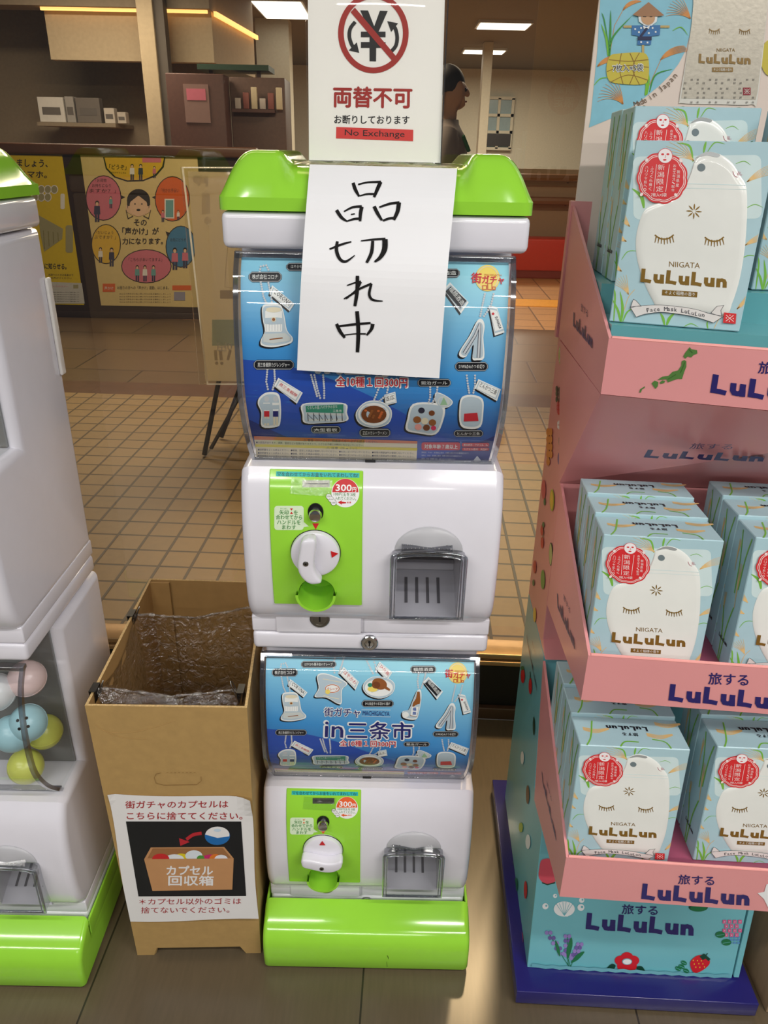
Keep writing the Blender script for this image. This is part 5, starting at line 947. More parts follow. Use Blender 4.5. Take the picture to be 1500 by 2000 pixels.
# ================================================================== WOODEN CABINET AT THE RIGHT EDGE
woodm = brickmat('pale_wood', (178, 152, 118), (170, 145, 112), (150, 124, 92), 3, 3, .0, 0, .5, (0, 0), 0, 0, 0, 6, .05, (22, 22, 1.4))
wo = (.95, 1.2, 0); t = thing('wooden_cabinet', 'pale wooden cabinet at the right edge behind the cardboard display', 'cabinet', wo)
a = atZ(1478, 1981, .0)
mb = MB(); mb.add(*rbox(.764, 1.3, .925, 1.55, .0, .40, .002), woodm); mb.build('carcass', t, wo)
mb = MB(); mb.add(*rbox(.780, 1.28, .921, .9245, .035, .36, .001), woodm); mb.build('door', t, wo)
# ================================================================== PERSON BEYOND THE GLASS
def skin_body(name, verts, edges, radii, m, parent, off, root=0):
    me = bpy.data.meshes.new(name); me.from_pydata(verts, edges, []); o = bpy.data.objects.new(name, me); COL.objects.link(o)
    md = o.modifiers.new('skin', 'SKIN'); md.use_smooth_shade = True
    if not me.skin_vertices: bpy.context.view_layer.objects.active = o
    sv = me.skin_vertices[0].data
    for i, r_ in enumerate(radii): sv[i].radius = r_ if isinstance(r_, tuple) else (r_, r_); sv[i].use_root = (i == root)
    o.modifiers.new('sub', 'SUBSURF').levels = 2; o.modifiers['sub'].render_levels = 2
    dg = bpy.context.evaluated_depsgraph_get(); dg.update(); m2 = bpy.data.meshes.new_from_object(o.evaluated_get(dg)); bpy.data.objects.remove(o); bpy.data.meshes.remove(me)
    m2.materials.clear(); m2.materials.append(m); m2.name = name
    for p_ in m2.polygons: p_.use_smooth = True
    q = bpy.data.objects.new(name, m2); COL.objects.link(q); q.parent = parent; return q
po = Vector((.325, 5.0, .172))
t = thing('person', 'person in a grey shirt and dark trousers seen in profile through the glass', 'person', po)
skinm = mat('skin', (196, 150, 118), .5); shirt = mat('grey_shirt', (140, 128, 120), .8); trou = mat('dark_trousers', (48, 46, 52), .8); hair = mat('dark_hair', (30, 25, 22), .6)
# facing +x
V = [(0, 0, .92), (0, 0, 1.10), (-.005, 0, 1.28), (-.01, 0, 1.42), (.0, 0, 1.50), (.015, 0, 1.56), (.02, 0, 1.66), (.015, 0, 1.735),
     (-.005, .09, .88), (.02, .095, .48), (-.02, .095, .09), (.09, .10, .045), (.17, .10, .03), (-.005, -.09, .88), (.0, -.095, .48), (-.05, -.095, .09), (.06, -.10, .045), (.14, -.10, .03),
     (-.01, .17, 1.40), (.0, .22, 1.12), (.09, .20, .90), (.12, .19, .82), (-.01, -.17, 1.40), (-.02, -.22, 1.12), (.06, -.20, .90), (.09, -.19, .82)]
E_ = [(0, 1), (1, 2), (2, 3), (3, 4), (4, 5), (5, 6), (6, 7), (0, 8), (8, 9), (9, 10), (10, 11), (11, 12), (0, 13), (13, 14), (14, 15), (15, 16), (16, 17), (3, 18), (18, 19), (19, 20), (20, 21), (3, 22), (22, 23), (23, 24), (24, 25)]
Rr_ = [(.095, .12), (.09, .115), (.095, .125), (.06, .085), .047, .052, (.092, .076), (.07, .06), .085, .062, .042, .035, .028, .085, .062, .042, .035, .028, .046, .036, .030, .026, .046, .036, .030, .026]
for hx, hy, hz, s in ((.12, .19, .82, 21), (.09, -.19, .82, 25)):
    b_ = len(V)
    for k in range(4):
        V += [(hx + .012, hy + (k - 1.5) * .016, hz - .05), (hx + .022, hy + (k - 1.5) * .018, hz - .085 - (.012 if k in (1, 2) else 0)), (hx + .014, hy + (k - 1.5) * .017, hz - .115 - (.014 if k in (1, 2) else 0))]; Rr_ += [.011, .009, .0075]; E_ += [(s, b_ + 3 * k), (b_ + 3 * k, b_ + 3 * k + 1), (b_ + 3 * k + 1, b_ + 3 * k + 2)]
    b_ = len(V); sg = 1 if hy < 0 else -1; V += [(hx + .028, hy + sg * .026, hz - .03), (hx + .04, hy + sg * .034, hz - .06)]; Rr_ += [.011, .009]; E_ += [(s, b_), (b_, b_ + 1)]
# nose, brow, chin, ears grow from the head chain
b_ = len(V); V += [(.098, 0, 1.662), (.122, 0, 1.638), (.060, 0, 1.600), (.01, .078, 1.65), (.01, -.078, 1.65), (.082, 0, 1.572), (.088, 0, 1.612)]; Rr_ += [.026, .012, (.050, .056), .016, .016, .026, .026]; E_ += [(6, b_), (b_, b_ + 1), (6, b_ + 2), (6, b_ + 3), (6, b_ + 4), (b_ + 2, b_ + 5), (b_ + 2, b_ + 6)]
skin_body('body', V, E_, Rr_, skinm, t, po)
mb = MB(); secs = ((.86, .145, .175, 0), (.95, .142, .172, 0), (1.10, .128, .165, 0), (1.28, .138, .185, -.005), (1.38, .132, .205, -.01), (1.43, .118, .205, -.01), (1.465, .096, .165, -.012), (1.49, .078, .110, -.008), (1.515, .066, .074, 0))
mb.add([(cx_ + rx * math.cos(2 * math.pi * k / 32), ry * math.sin(2 * math.pi * k / 32), z) for z, rx, ry, cx_ in secs for k in range(32)], [(i * 32 + k, i * 32 + (k + 1) % 32, (i + 1) * 32 + (k + 1) % 32, (i + 1) * 32 + k) for i in range(len(secs) - 1) for k in range(32)], shirt)
for s in (-1, 1): mb.add(*tube([(-.01, s * .135, 1.425), (-.01, s * .19, 1.37), (-.01, s * .215, 1.25), (0, s * .225, 1.12), (.045, s * .215, 1.01), (.08, s * .203, .93)], [.072, .074, .064, .058, .052, .046], 16), shirt)
mb.build('shirt', t, smooth=60)
VT = [(0, 0, .95), (0, .09, .86), (.02, .097, .48), (-.02, .097, .10), (0, -.09, .86), (.0, -.097, .48), (-.05, -.097, .10)]
skin_body('trousers', VT, [(0, 1), (1, 2), (2, 3), (0, 4), (4, 5), (5, 6)], [(.125, .16), .105, .078, .06, .105, .078, .06], trou, t, po)
mb = MB(); mb.add(*grid(lambda u, v: Vector((-.012 + .104 * math.cos(2 * math.pi * u) * math.sin(math.pi * v * .62), .088 * math.sin(2 * math.pi * u) * math.sin(math.pi * v * .62), 1.695 + .105 * math.cos(math.pi * v * .62))) + Vector((-.02, 0, -.05)) * max(0, -math.cos(2 * math.pi * u)) * v, 28, 12), hair)
mb.build('hair', t, smooth=60)
for s in (-1, 1):
    mb = MB(); mb.add(*sphere((.092, s * .032, 1.668), .011, 12, 8), mat('eye_dark', (20, 16, 14), .3)); mb.build('eye', t)
mb = MB(); mb.add(*rbox(.088, .108, -.018, .018, 1.606, 1.613, .002), mat('lips', (150, 84, 74), .5)); mb.build('mouth', t)
mb = MB(); mb.add(*tube([(.085, -.13, 1.43), (.128, -.10, 1.35)], .012, 6), mat('green_strap', (40, 110, 56), .7)); mb.build('green_badge', t)
# ================================================================== CARDBOARD DISPLAY STAND
SYAW = R(-2.0); SO = Vector((.303, .979, 0)); SX = Vector((math.cos(SYAW), math.sin(SYAW), 0)); SYd = Vector((-math.sin(SYAW), math.cos(SYAW), 0)); ZZ = Vector((0, 0, 1))
def L_(x, y, z): return SO + SX * x + SYd * y + ZZ * z
pink = mat('pink_card', (228, 154, 154), .3, noise=.015, scale=10, coat=.12); pink_e = mat('pink_card_edge', (244, 166, 160), .35); navy_c = mat('navy_card', (34, 32, 104), .22, noise=.03, coat=.3); aqua = mat('aqua_card', (116, 188, 198), .3, noise=.02, scale=12, coat=.2); teal = mat('teal_card', (96, 164, 170), .32, noise=.02, coat=.2)
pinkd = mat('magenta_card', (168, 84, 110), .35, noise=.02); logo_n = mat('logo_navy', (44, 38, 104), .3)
F = {n: mat('fig_' + n, c, .35, noise=.02) for n, c in dict(white=(238, 240, 240), lav=(150, 130, 196), lav2=(110, 92, 160), leaf=(32, 116, 70), leafd=(18, 66, 48), red=(208, 34, 44), hyd=(216, 106, 150), hydb=(92, 148, 200), lime=(176, 196, 60), orange=(224, 140, 50), yellow=(232, 200, 60), rose=(216, 84, 100), melon=(180, 196, 120), green=(96, 160, 60), map=(84, 126, 62), mapd=(62, 104, 46), purple=(96, 80, 150), brown=(110, 76, 52), plum=(60, 50, 80)).items()}
st = thing('display_stand', 'pink and aqua cardboard display stand with three slanted trays of face mask boxes', 'display stand', tuple(L_(.2, .2, 0)))
so = tuple(L_(.2, .2, 0))
def sprism(poly, x0, x1, r=0.): return prism(poly, lambda p, t: L_(t, p[0], p[1]), x0, x1, r)
def sbox(x0, x1, y0, y1, z0, z1, r=0.): vs, fs = rbox(x0, x1, y0, y1, z0, z1, r); return [L_(*v) for v in vs], fs
# navy foot tray with feet
mb = MB(); mb.add(*sbox(-.026, .436, -.050, .50, .006, .042, .002), navy_c); mb.build('foot_tray', st, so)
for x in (.03, .38):
    mb = MB(); mb.add(*sbox(x, x + .04, -.02, .46, 0, .006), black); mb.build('runner', st, so, 0)
# column: aqua lower body, pink upper body (side outlines in y, z)
mb = MB(); mb.add(*sprism([(0, .042), (.040, .37), (.145, .374), (.215, .64), (.44, .64), (.44, .042)], 0, .402, .0015), aqua); lowb = mb.build('lower_body', st, so, 0)
ang = math.atan2(.04, .328); Pf = Plane(L_(0, -.0006, .042), SX, SYd * .04 + ZZ * .328)
A = Pf.art(940, 1350, 2.679, .0003)
A.text('旅する', (735, 1164), (922, 1172), 50, logo_n, 1, .02); A.logo((545, 1246), (1100, 1278), 88, logo_n, 1)
A.ell(434, 1138, 55, 40, F['white'], 1); A.poly([(410, 1165), (460, 1165), (452, 1178), (418, 1176)], F['white'], 1)
for k in range(6): A.stroke([(434, 1172), (390 + k * 18, 1108 - 8 * (k in (2, 3)))], 2.5, aqua, 2)
for x, y, r in ((386, 1070, 11), (335, 1124, 16), (521, 1130, 18), (525, 1092, 14)): A.ell(x, y, r, r, F['white'], 1); A.ell(x + r * .3, y - r * .2, r * .35, r * .35, aqua, 2)
for x0, y0, x1, y1 in ((352, 1262, 462, 1440), (450, 1280, 452, 1440), (515, 1322, 460, 1440)):
    A.stroke([(x0, y0), ((x0 + x1) / 2, (y0 + y1) / 2 + 8), (x1 + 4, y1 + 10)], 3, F['leaf'], 1)
    for k in range(5):
        t_ = k / 6.5
        for s in (-1, 1): A.ell(x0 + (x1 - x0) * t_ + s * 10, y0 + (y1 - y0) * t_, 10, 11, F['lav' if (k + s) % 2 else 'lav2'], 2, 10)
for pts in (((388, 1300), (408, 1340), (412, 1386), (392, 1350)), ((470, 1286), (476, 1330), (452, 1400), (446, 1350)), ((540, 1360), (505, 1402), (468, 1418), (500, 1375))): A.poly(closedcurve(list(pts), 4), F['leaf'], 3)
A.stroke([(455, 1400), (470, 1452)], 3, F['leaf'], 1)
for k in range(5): a_ = R(-90 + 72 * k); A.ell(762 + 34 * math.cos(a_), 1416 + 26 * math.sin(a_), 32, 26, F['red'], 1)
A.ell(762, 1412, 26, 17, aqua, 3); A.ell(762, 1412, 22, 13, F['white'], 4); A.poly(closedcurve([(656, 1452), (680, 1425), (702, 1432), (692, 1452)], 4), F['leafd'], 2); A.poly(closedcurve([(856, 1466), (840, 1438), (812, 1440), (822, 1464)], 4), F['leafd'], 2)
A.poly(closedcurve([(1092, 1420), (1120, 1386), (1160, 1378), (1192, 1400), (1190, 1430), (1150, 1462), (1110, 1470)], 4), F['red'], 2); A.poly([(1140, 1385), (1165, 1370), (1198, 1398), (1188, 1410), (1172, 1396), (1158, 1404)], F['leafd'], 3); A.stroke([(1170, 1385), (1184, 1368)], 4, F['leafd'], 3)
for k in range(9): A.ell(1108 + (k * 29) % 66, 1405 + (k * 17) % 50, 3, 4, F['yellow'], 4, 6)
for x, y in ((1030, 1450), (1060, 1420), (1072, 1462), (1048, 1440)): A.ell(x, y, 17, 11, F['leaf'], 1, 12, rot=.5); A.stroke([(x - 13, y - 6), (x + 13, y + 6)], 2, aqua, 2)
for k in range(16):
    x, y = 1272 + (k % 4) * 27 + (k // 4 % 2) * 10, 1205 + (k // 4) * 23
    if x < 1362:
        for q in range(4): A.ell(x + 6 * math.cos(R(45 + 90 * q)), y + 6 * math.sin(R(45 + 90 * q)), 6.5, 6.5, F['hyd'], 1, 8)
        A.ell(x, y, 2.5, 2.5, F['white'], 2, 6)
for k in range(9): A.quad(1298 + (k % 3) * 20, 1280 + (k // 3) * 15, 1312 + (k % 3) * 20, 1290 + (k // 3) * 15, F['hydb'], 1)
for x, y in ((1250, 1272), (1282, 1312)): A.ell(x, y, 26, 17, F['leaf'], 2, 16); A.stroke([(x - 20, y + 4), (x + 20, y - 2)], 2, aqua, 3)
A.ell(1135, 1130, 50, 22, F['leafd'], 1); A.ell(1135, 1134, 44, 16, F['leaf'], 2)
A.poly(closedcurve([(318, 880), (370, 878), (400, 920), (396, 985), (340, 1008), (302, 975), (304, 920)], 4), F['rose'], 1); A.stroke([(318, 1000), (345, 1010), (385, 1000)], 6, F['leafd'], 2)
mbp = MB(); A.emit(mbp); pp = mbp.build('print', st, so, 0); join(lowb, pp)
# perforated lower flap edge and side flange of the body
mb = MB(); n = 28; fl = [L_(.008 + .386 * k / n, -.003, .0435 + (.003 if k % 2 else 0) + (.004 if k in (0, n) else 0)) for k in range(n + 1)]; mb.add(fl + [p + ZZ * .010 for p in fl], [(k, k + 1, n + 2 + k, n + 1 + k) for k in range(n)], aqua); mb.build('torn_edge', st, so, 0)
mb = MB(); mb.add(*sprism([(-.002, .048), (.036, .37), (.050, .37), (.012, .048)], .4035, .414, .001), aqua); mb.build('side_flange', st, so, 0)
mb = MB(); mb.add(*sprism([(.20, .641), (.240, .66), (.262, .982), (.262, .99), (.42, 1.198), (.44, 1.198), (.44, .641)], 0, .402, .0015), pink); upb = mb.build('upper_body', st, so, 0)
Ps = Plane(L_(-.0006, 0, 0), -SYd, ZZ); A = Ps.art(940, 600, 2.5, .0004)
A.ell(392, 236, 13, 52, F['lime'], 1); A.ell(392, 236, 9, 42, F['melon'], 2); A.stroke([(386, 200), (396, 272)], 1.5, F['white'], 3); A.stroke([(400, 205), (384, 268)], 1.5, F['white'], 3)
A.ell(415, 348, 8, 30, F['red'], 1); A.stroke([(425, 262), (424, 300), (416, 322)], 3, F['leafd'], 2)
A.ell(382, 490, 12, 36, F['red'], 1)
for k in range(6): A.ell(376 + (k % 2) * 11, 470 + (k // 2) * 20, 4.5, 9, F['rose'], 2, 8)
for y in (398, 422, 450): A.ell(370, y, 5, 14, F['leafd'], 1); A.ell(384, y + 6, 5, 14, F['leafd'], 1)
for k in range(9): A.ell(340 + ((k * 13) % 26) - 12, 610 + (k // 2) * 36, 9, 20, F['orange'], 1, 10)
for k in range(5): A.ell(381 + 5 * math.cos(R(72 * k)), 575 + 14 * math.sin(R(72 * k)), 4, 10, F['white'], 1, 8)
A.ell(383, 740, 8, 30, F['purple'], 1); A.ell(391, 715, 8, 26, F['purple'], 1); A.poly(closedcurve([(396, 600), (400, 640), (386, 690), (382, 640)], 3), F['leaf'], 2)
A.ell(306, 890, 10, 48, F['rose'], 1); A.ell(310, 950, 5, 18, F['leaf'], 0); A.ell(347, 942, 11, 54, F['lime'], 1); A.ell(347, 942, 8, 44, F['yellow'], 2)
A.ell(298, 1090, 7, 26, F['red'], 1); A.ell(299, 1150, 7, 28, F['red'], 1); A.stroke([(299, 1060), (306, 1100), (302, 1125)], 2, F['leafd'], 1); A.ell(305, 1062, 5, 14, F['leaf'], 1)
A.ell(341, 1206, 9, 58, F['leafd'], 0); A.ell(341, 1206, 7, 52, F['melon'], 1)
A.ell(262, 1268, 7, 32, F['red'], 1); A.ell(256, 1345, 5, 16, F['leaf'], 1); A.ell(302, 1330, 10, 48, F['green'], 1); A.ell(262, 1502, 7, 36, F['yellow'], 1)
mbp = MB(); A.emit(mbp); pp = mbp.build('print', st, so, 0); join(upb, pp)
A = Ps.art(940, 600, 2.5, .0004); A.logo((226, 1640), (272, 1872), 50, F['plum'], 1, up=(-3, -44)); A.text('旅する', (250, 1640), (266, 1700), 20, F['plum'], 1, up=(-1, -20))
A.ell(204, 1800, 10, 36, F['red'], 1); A.ell(203, 1762, 8, 10, F['leaf'], 2); A.ell(241, 1850, 8, 40, F['red'], 1); A.stroke([(240, 1780), (240, 1820)], 3, F['leafd'], 1)
A.crop(860, 1200, 2.5)
for x, y, w_, h_, c in ((402, 700, 8, 32, 'white'), (428, 880, 8, 46, 'brown'), (430, 1110, 12, 36, 'white'), (395, 1040, 10, 24, 'lime'), (418, 1345, 8, 44, 'red'), (372, 1320, 8, 34, 'leaf'), (400, 1600, 7, 48, 'rose'), (352, 1220, 5, 20, 'leafd'), (458, 545, 5, 46, 'leafd')): A.ell(x, y, w_, h_, F[c], 1)
mbp = MB(); A.emit(mbp); pp = mbp.build('print', st, so, 0); join(lowb, pp)
# ---- trays: each a floor, two sides and a front lip
TW = .405
def tray(fy, fz0, fz1, ry0, rz0, ry1, rz1, skew, floorz, lipart, sideart, slope_art=None, nm='tray'):
    """front lip at y=fy, z fz0..fz1; rear bottom (ry0, rz0), rear top (ry1, rz1); right end of the lip comes forward by skew"""
    x0, x1, w = -.0035, TW, .0045
    tr = MB()
    sp = [(fy, fz0), (fy, fz1), (ry1, rz1), (ry0, rz0)]; sr = [(fy - skew, fz0), (fy - skew, fz1), (ry1, rz1), (ry0, rz0)]
    tr.add(*sprism(sp, x0, x0 + w), pink); tr.add(*sprism(sr, x1 - w, x1), pink)
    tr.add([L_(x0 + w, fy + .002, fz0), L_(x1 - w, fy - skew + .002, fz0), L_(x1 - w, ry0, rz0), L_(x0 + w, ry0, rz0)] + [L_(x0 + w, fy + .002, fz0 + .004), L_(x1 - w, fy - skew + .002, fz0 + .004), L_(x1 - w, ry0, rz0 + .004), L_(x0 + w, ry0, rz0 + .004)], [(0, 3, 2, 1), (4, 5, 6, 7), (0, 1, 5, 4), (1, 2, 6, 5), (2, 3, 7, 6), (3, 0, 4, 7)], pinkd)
    Pz = Plane(L_(x0 - .0004, 0, 0), -SYd, ZZ)
    if sideart: A = Pz.art(step=.0003); sideart(A); A.emit(tr)
    o = tr.build(nm, st, so, 0)
    # folded paler rim on the left wall and on the lip
    d = (Vector((ry1 - fy, rz1 - fz1))).normalized(); e = MB()
    e.add(*tube([L_(x0 + w / 2, fy + .004, fz1 + .0), L_(x0 + w / 2, ry1, rz1 + .0)], .0034, 8), pink_e); e.build('folded_rim', o, (0, 0, 0), 50).location = (0, 0, 0)
    fl_ = MB(); ux = (L_(x1, fy - skew, 0) - L_(x0, fy, 0)).normalized(); nn = ux.cross(ZZ)
    c = [L_(x0, fy, fz0), L_(x1, fy - skew, fz0)]
    fl_.add([c[0], c[1], c[1] - nn * w, c[0] - nn * w] + [p + ZZ * (fz1 - fz0) for p in (c[0], c[1], c[1] - nn * w, c[0] - nn * w)], [(0, 3, 2, 1), (4, 5, 6, 7), (0, 1, 5, 4), (1, 2, 6, 5), (2, 3, 7, 6), (3, 0, 4, 7)], pink)
    fl_.add(*tube([c[0] + ZZ * (fz1 - fz0) - nn * .0022 + ux * .004, c[1] + ZZ * (fz1 - fz0) - nn * .0022], .0026, 8), pink_e)
    A = Plane(c[0] + nn * .0002, ux, ZZ).art(step=.0003); lipart(A); A.emit(fl_); fl_.build('front_lip', o, so, 40).location = (0, 0, 0)
    if floorz:
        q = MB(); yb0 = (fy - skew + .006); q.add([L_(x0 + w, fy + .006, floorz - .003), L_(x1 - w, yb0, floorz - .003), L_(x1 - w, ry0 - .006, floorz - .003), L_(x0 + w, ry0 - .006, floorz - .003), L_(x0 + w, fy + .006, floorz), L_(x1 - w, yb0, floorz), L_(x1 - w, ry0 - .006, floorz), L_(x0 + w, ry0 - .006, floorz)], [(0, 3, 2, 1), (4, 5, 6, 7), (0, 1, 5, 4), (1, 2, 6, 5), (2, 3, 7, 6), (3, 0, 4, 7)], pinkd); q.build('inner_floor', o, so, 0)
    return o
def lip_low(A):
    A.crop(940, 1350, 2.679); A.text('旅する', (1030, 1008), (1218, 1016), 50, logo_n, 1, .02); A.logo((836, 1088), (1392, 1120), 84, logo_n, 1)
    A.poly([(1444, 1054), (1480, 1048), (1492, 1008), (1700, 990), (1720, 1150), (1500, 1130), (1478, 1085)], F['white'], 1)
def side_low(A):
    A.crop(940, 1350, 2.679); A.logo((322, 480), (392, 782), 62, logo_n, 1, up=(-5, -66)); A.text('旅する', (344, 490), (370, 584), 26, logo_n, 1, up=(-2, -30))
def lip_mid(A):
    A.crop(1000, 920, 3.); A.text('旅する', (1150, 1248), (1384, 1258), 68, logo_n, 1, .02); A.logo((915, 1345), (1590, 1400), 100, logo_n, 1)
def side_mid(A):
    A.crop(1000, 920, 3.); A.logo((268, 800), (368, 1044), 74, logo_n, 1, up=(-4, -90)); A.text('旅する', (303, 750), (341, 840), 32, logo_n, 1, up=(0, -36))
def lip_top(A):
    A.crop(1050, 500, 3.3333); A.logo((1122, 892), (1940, 985), 125, logo_n, 1); A.text('旅する', (1435, 762), (1720, 790), 78, logo_n, 1, .02)
    for pts in (((948, 652), (962, 628), (990, 592), (1002, 606), (1038, 612), (1040, 634), (1014, 644), (1000, 660), (978, 652), (962, 668)), ((938, 684), (955, 676), (968, 684), (968, 720), (955, 752), (940, 800), (915, 798), (890, 806), (848, 822), (838, 802), (780, 806), (812, 784), (852, 780), (880, 752), (915, 744), (936, 712)), ((795, 822), (812, 808), (832, 812), (824, 826), (800, 832)), ((742, 828), (762, 810), (786, 820), (782, 848), (768, 864), (756, 850)), ((690, 852), (700, 846), (696, 858), (680, 868), (672, 888), (662, 888), (668, 866))):
        A.poly(list(pts), F['map'], 1)
    for a, b_ in (((960, 690), (930, 760)), ((900, 770), (850, 800)), ((985, 605), (1010, 630))): A.stroke([a, b_], 4, F['mapd'], 2)
def side_top(A):
    A.crop(1050, 500, 3.3333); A.logo((232, 455), (356, 600), 92, logo_n, 1, up=(3, -92)); A.text('旅する', (283, 355), (328, 402), 46, logo_n, 1, up=(1, -52))
tray(-.139, .425, .514, .118, .368, .20, .638, .010, .485, lip_low, side_low)
tray(-.083, .776, .856, .226, .746, .246, .982, .022, .806, lip_mid, side_mid)
top_tray = tray(.058, 1.200, 1.279, .42, 1.202, .433, 1.425, .105, None, lip_top, side_top)
# slanted pink panel under the top tray
q = [L_(-.0035, .256, .980), L_(TW, .256, .980), L_(TW, .058 - .105, 1.199), L_(-.0035, .059, 1.199)]; Pp = Plane(q[0], SX, q[3] - q[0]);
mb = MB(); mb.add(q + [L_(TW, .40, 1.199), L_(-.0035, .40, 1.199), L_(-.0035, .262, .981), L_(TW, .262, .981)], [(0, 1, 2, 3), (3, 2, 4, 5), (0, 3, 5, 6), (1, 7, 4, 2), (0, 6, 7, 1), (6, 5, 4, 7)], pink)
ux = (q[1] - q[0]).normalized(); Pp = Plane(q[0], ux, (q[3] - q[0])); nfix = (q[1] - q[0]).cross(q[2] - q[0])
A = Art(lambda x, y: (lambda p: (p.x, p.y, p.z))(onplane(x, y, q[0], nfix.normalized())), lambda *a: None)
class PlaneN(Plane):
    def __init__(s, o, u, n): s.o = Vector(o); s.n = Vector(n).normalized(); s.u = Vector(u).normalized(); s.v = s.n.cross(s.u)
Pp = PlaneN((q[0] + q[2]) / 2, ux, nfix); A = Pp.art(1050, 500, 3.3333, .0012)
A.text('旅する', (985, 1244), (1262, 1250), 36, logo_n, 1, .01, slant=.5); A.logo((688, 1302), (1452, 1328), 52, logo_n, 1, slant=.45); A.emit(mb)
mb.build('slanted_panel', st, so, 0)
mb = MB(); mb.add(*sprism([(.434, 1.198), (.434, 1.432), (.452, 1.432), (.452, 1.198)], -.006, TW), pink); mb.build('rear_flange', st, so, 0)
# teal steps inside the top tray (follow the skewed lip)
def step(ya, yb_, zt, nm):
    k = lambda x: .105 * (x + .0035) / (TW + .0035); x0, x1 = .002, TW - .006; a, b_ = ya, yb_
    bt = [L_(x0, a - k(x0), 1.205), L_(x1, a - k(x1), 1.205), L_(x1, b_, 1.205), L_(x0, b_, 1.205)]; tp = [L_(x0, a + .006 - k(x0), zt), L_(x1, a + .006 - k(x1), zt), L_(x1, b_, zt), L_(x0, b_, zt)]
    mb = MB(); mb.add(*hexa(bt, tp), teal); mb.build(nm, top_tray, so, 0)
step(.070, .155, 1.2935, 'tray_step'); step(.160, .41, 1.335, 'tray_step')
# header board
HYAW = R(-6); HX = Vector((math.cos(HYAW), math.sin(HYAW), 0)); HYd = Vector((-math.sin(HYAW), math.cos(HYAW), 0)); HO = L_(.0015, .436, 1.2)
def hb(x0, x1, y0, y1, z0, z1, r=0.): vs, fs = rbox(x0, x1, y0, y1, z0, z1, r); return [HO + HX * v[0] + HYd * v[1] + ZZ * v[2] for v in vs], fs
cream = mat('header_cream', (234, 216, 204), .4, noise=.01); sky_b = mat('header_blue', (140, 200, 220), .35, noise=.04, scale=50)
H = {n: mat('head_' + n, c, .4, noise=.02) for n, c in dict(hat=(166, 120, 84), skin=(206, 160, 120), wh=(236, 238, 238), kim=(58, 118, 176), kimd=(28, 36, 76), straw=(208, 190, 70), strawd=(150, 112, 40), stem=(60, 150, 60), stem2=(120, 190, 50), plume=(222, 150, 80), txt=(110, 84, 60), gold=(150, 118, 62), stampr=(150, 40, 52), pole=(196, 170, 110)).items()}
silver_m = mat('silver_pouch', (200, 192, 176), .36, .5, noise=.05, scale=160, bump=.08); silver_lo = mat('silver_edge', (228, 224, 214), .35, .2)
mb = MB(); mb.add(*hb(0, .44, 0, .006, 0, .70, .001), cream); Ph = Plane(HO + HYd * -.0002, HX, ZZ); A = Ph.art(1000, 0, 3., .0004)
def lf(A, pts, w0, m, L=2): c = curve(pts, 6); n = len(c); A.stroke(c, [max(.6, w0 * math.sin(math.pi * (.12 + .86 * i / (n - 1)))) for i in range(n)], m, L)
def plume(A, x, y, a, ln, m, L=2, n=7, w=4, spread=.12, bend=.9):
    for k in range(n):
        b_ = a + (k - n / 2) * spread * .35; pts = [(x, y)]; px, py = x, y
        for j in range(1, 7): b2 = b_ + bend * (j / 6) * (.35 + k / n * .9); px += ln / 6 * math.cos(b2); py -= ln / 6 * math.sin(b2); pts.append((px, py))
        A.stroke(pts, [w * (1.0 - .11 * j) for j in range(7)], m, L)
blue_pts = [(526, -160), (1060, -160), (1062, 20), (1054, 120), (1040, 210), (1015, 300), (975, 375), (925, 440), (860, 505), (780, 570), (690, 635), (590, 690), (450, 748)]
A.poly(blue_pts + [(460, 700), (500, 300)], sky_b, 0)
for pts, w in ((((562, 330), (552, 230), (522, 140)), 12), (((566, 330), (575, 200), (578, 60)), 13), (((572, 330), (590, 220), (700, 95)), 11), (((565, 260), (540, 120), (525, 75)), 7), (((780, 560), (790, 500), (770, 470)), 18), (((790, 555), (800, 480), (800, 430)), 12), (((805, 540), (840, 440), (940, 405)), 9), (((480, 500), (520, 460), (580, 455)), 6), (((940, 180), (990, 160), (1032, 210)), 6)): lf(A, pts, w, H['stem' if w % 2 else 'stem2'])
for x, y, a, ln, bd in ((650, 60, 1.1, 120, -1.3), (1045, 110, 2.2, 150, .8), (870, 350, .9, 170, -1.0), (650, 610, 2.0, 160, 1.1), (500, 390, .9, 130, -1.0)): plume(A, x, y, a, ln, H['plume'], 2, 9, 5, .25, bd)
A.stroke([(575, 310), (600, 150), (650, 60)], 3, H['plume'], 1); A.stroke([(795, 520), (840, 420), (872, 350)], 3, H['plume'], 1)
# straw scarecrow figure and rice bale
A.quad(652, 150, 922, 164, H['pole'], 3); A.quad(760, 260, 774, 320, H['pole'], 3); A.poly([(700, 150), (868, 148), (864, 208), (818, 212), (812, 264), (732, 264), (738, 212), (700, 206)], H['kim'], 4); A.poly([(738, 90), (852, 90), (846, 128), (816, 152), (776, 152), (742, 128)], H['wh'], 5); A.ell(795, 105, 41, 42, H['skin'], 6); A.poly([(798, 14), (705, 88), (738, 98), (852, 98), (890, 92)], H['hat'], 7); A.poly([(765, 152), (785, 160), (805, 152), (800, 172), (785, 164), (770, 172)], H['wh'], 7)
A.quad(735, 215, 816, 236, H['kimd'], 6); A.stroke([(788, 168), (752, 214)], 14, H['kimd'], 6); A.stroke([(766, 99), (784, 100)], 3, ink, 7); A.stroke([(804, 100), (820, 99)], 3, ink, 7)
for x, y in ((720, 172), (742, 190), (755, 165), (822, 165), (840, 188), (800, 195), (755, 248), (792, 250)): A.quad(x - 5, y - 5, x + 5, y + 5, H['wh'], 5)
A.poly(closedcurve([(572, 330), (620, 315), (740, 308), (790, 325), (802, 400), (790, 480), (740, 497), (620, 490), (566, 470), (552, 400)], 4), H['straw'], 4)
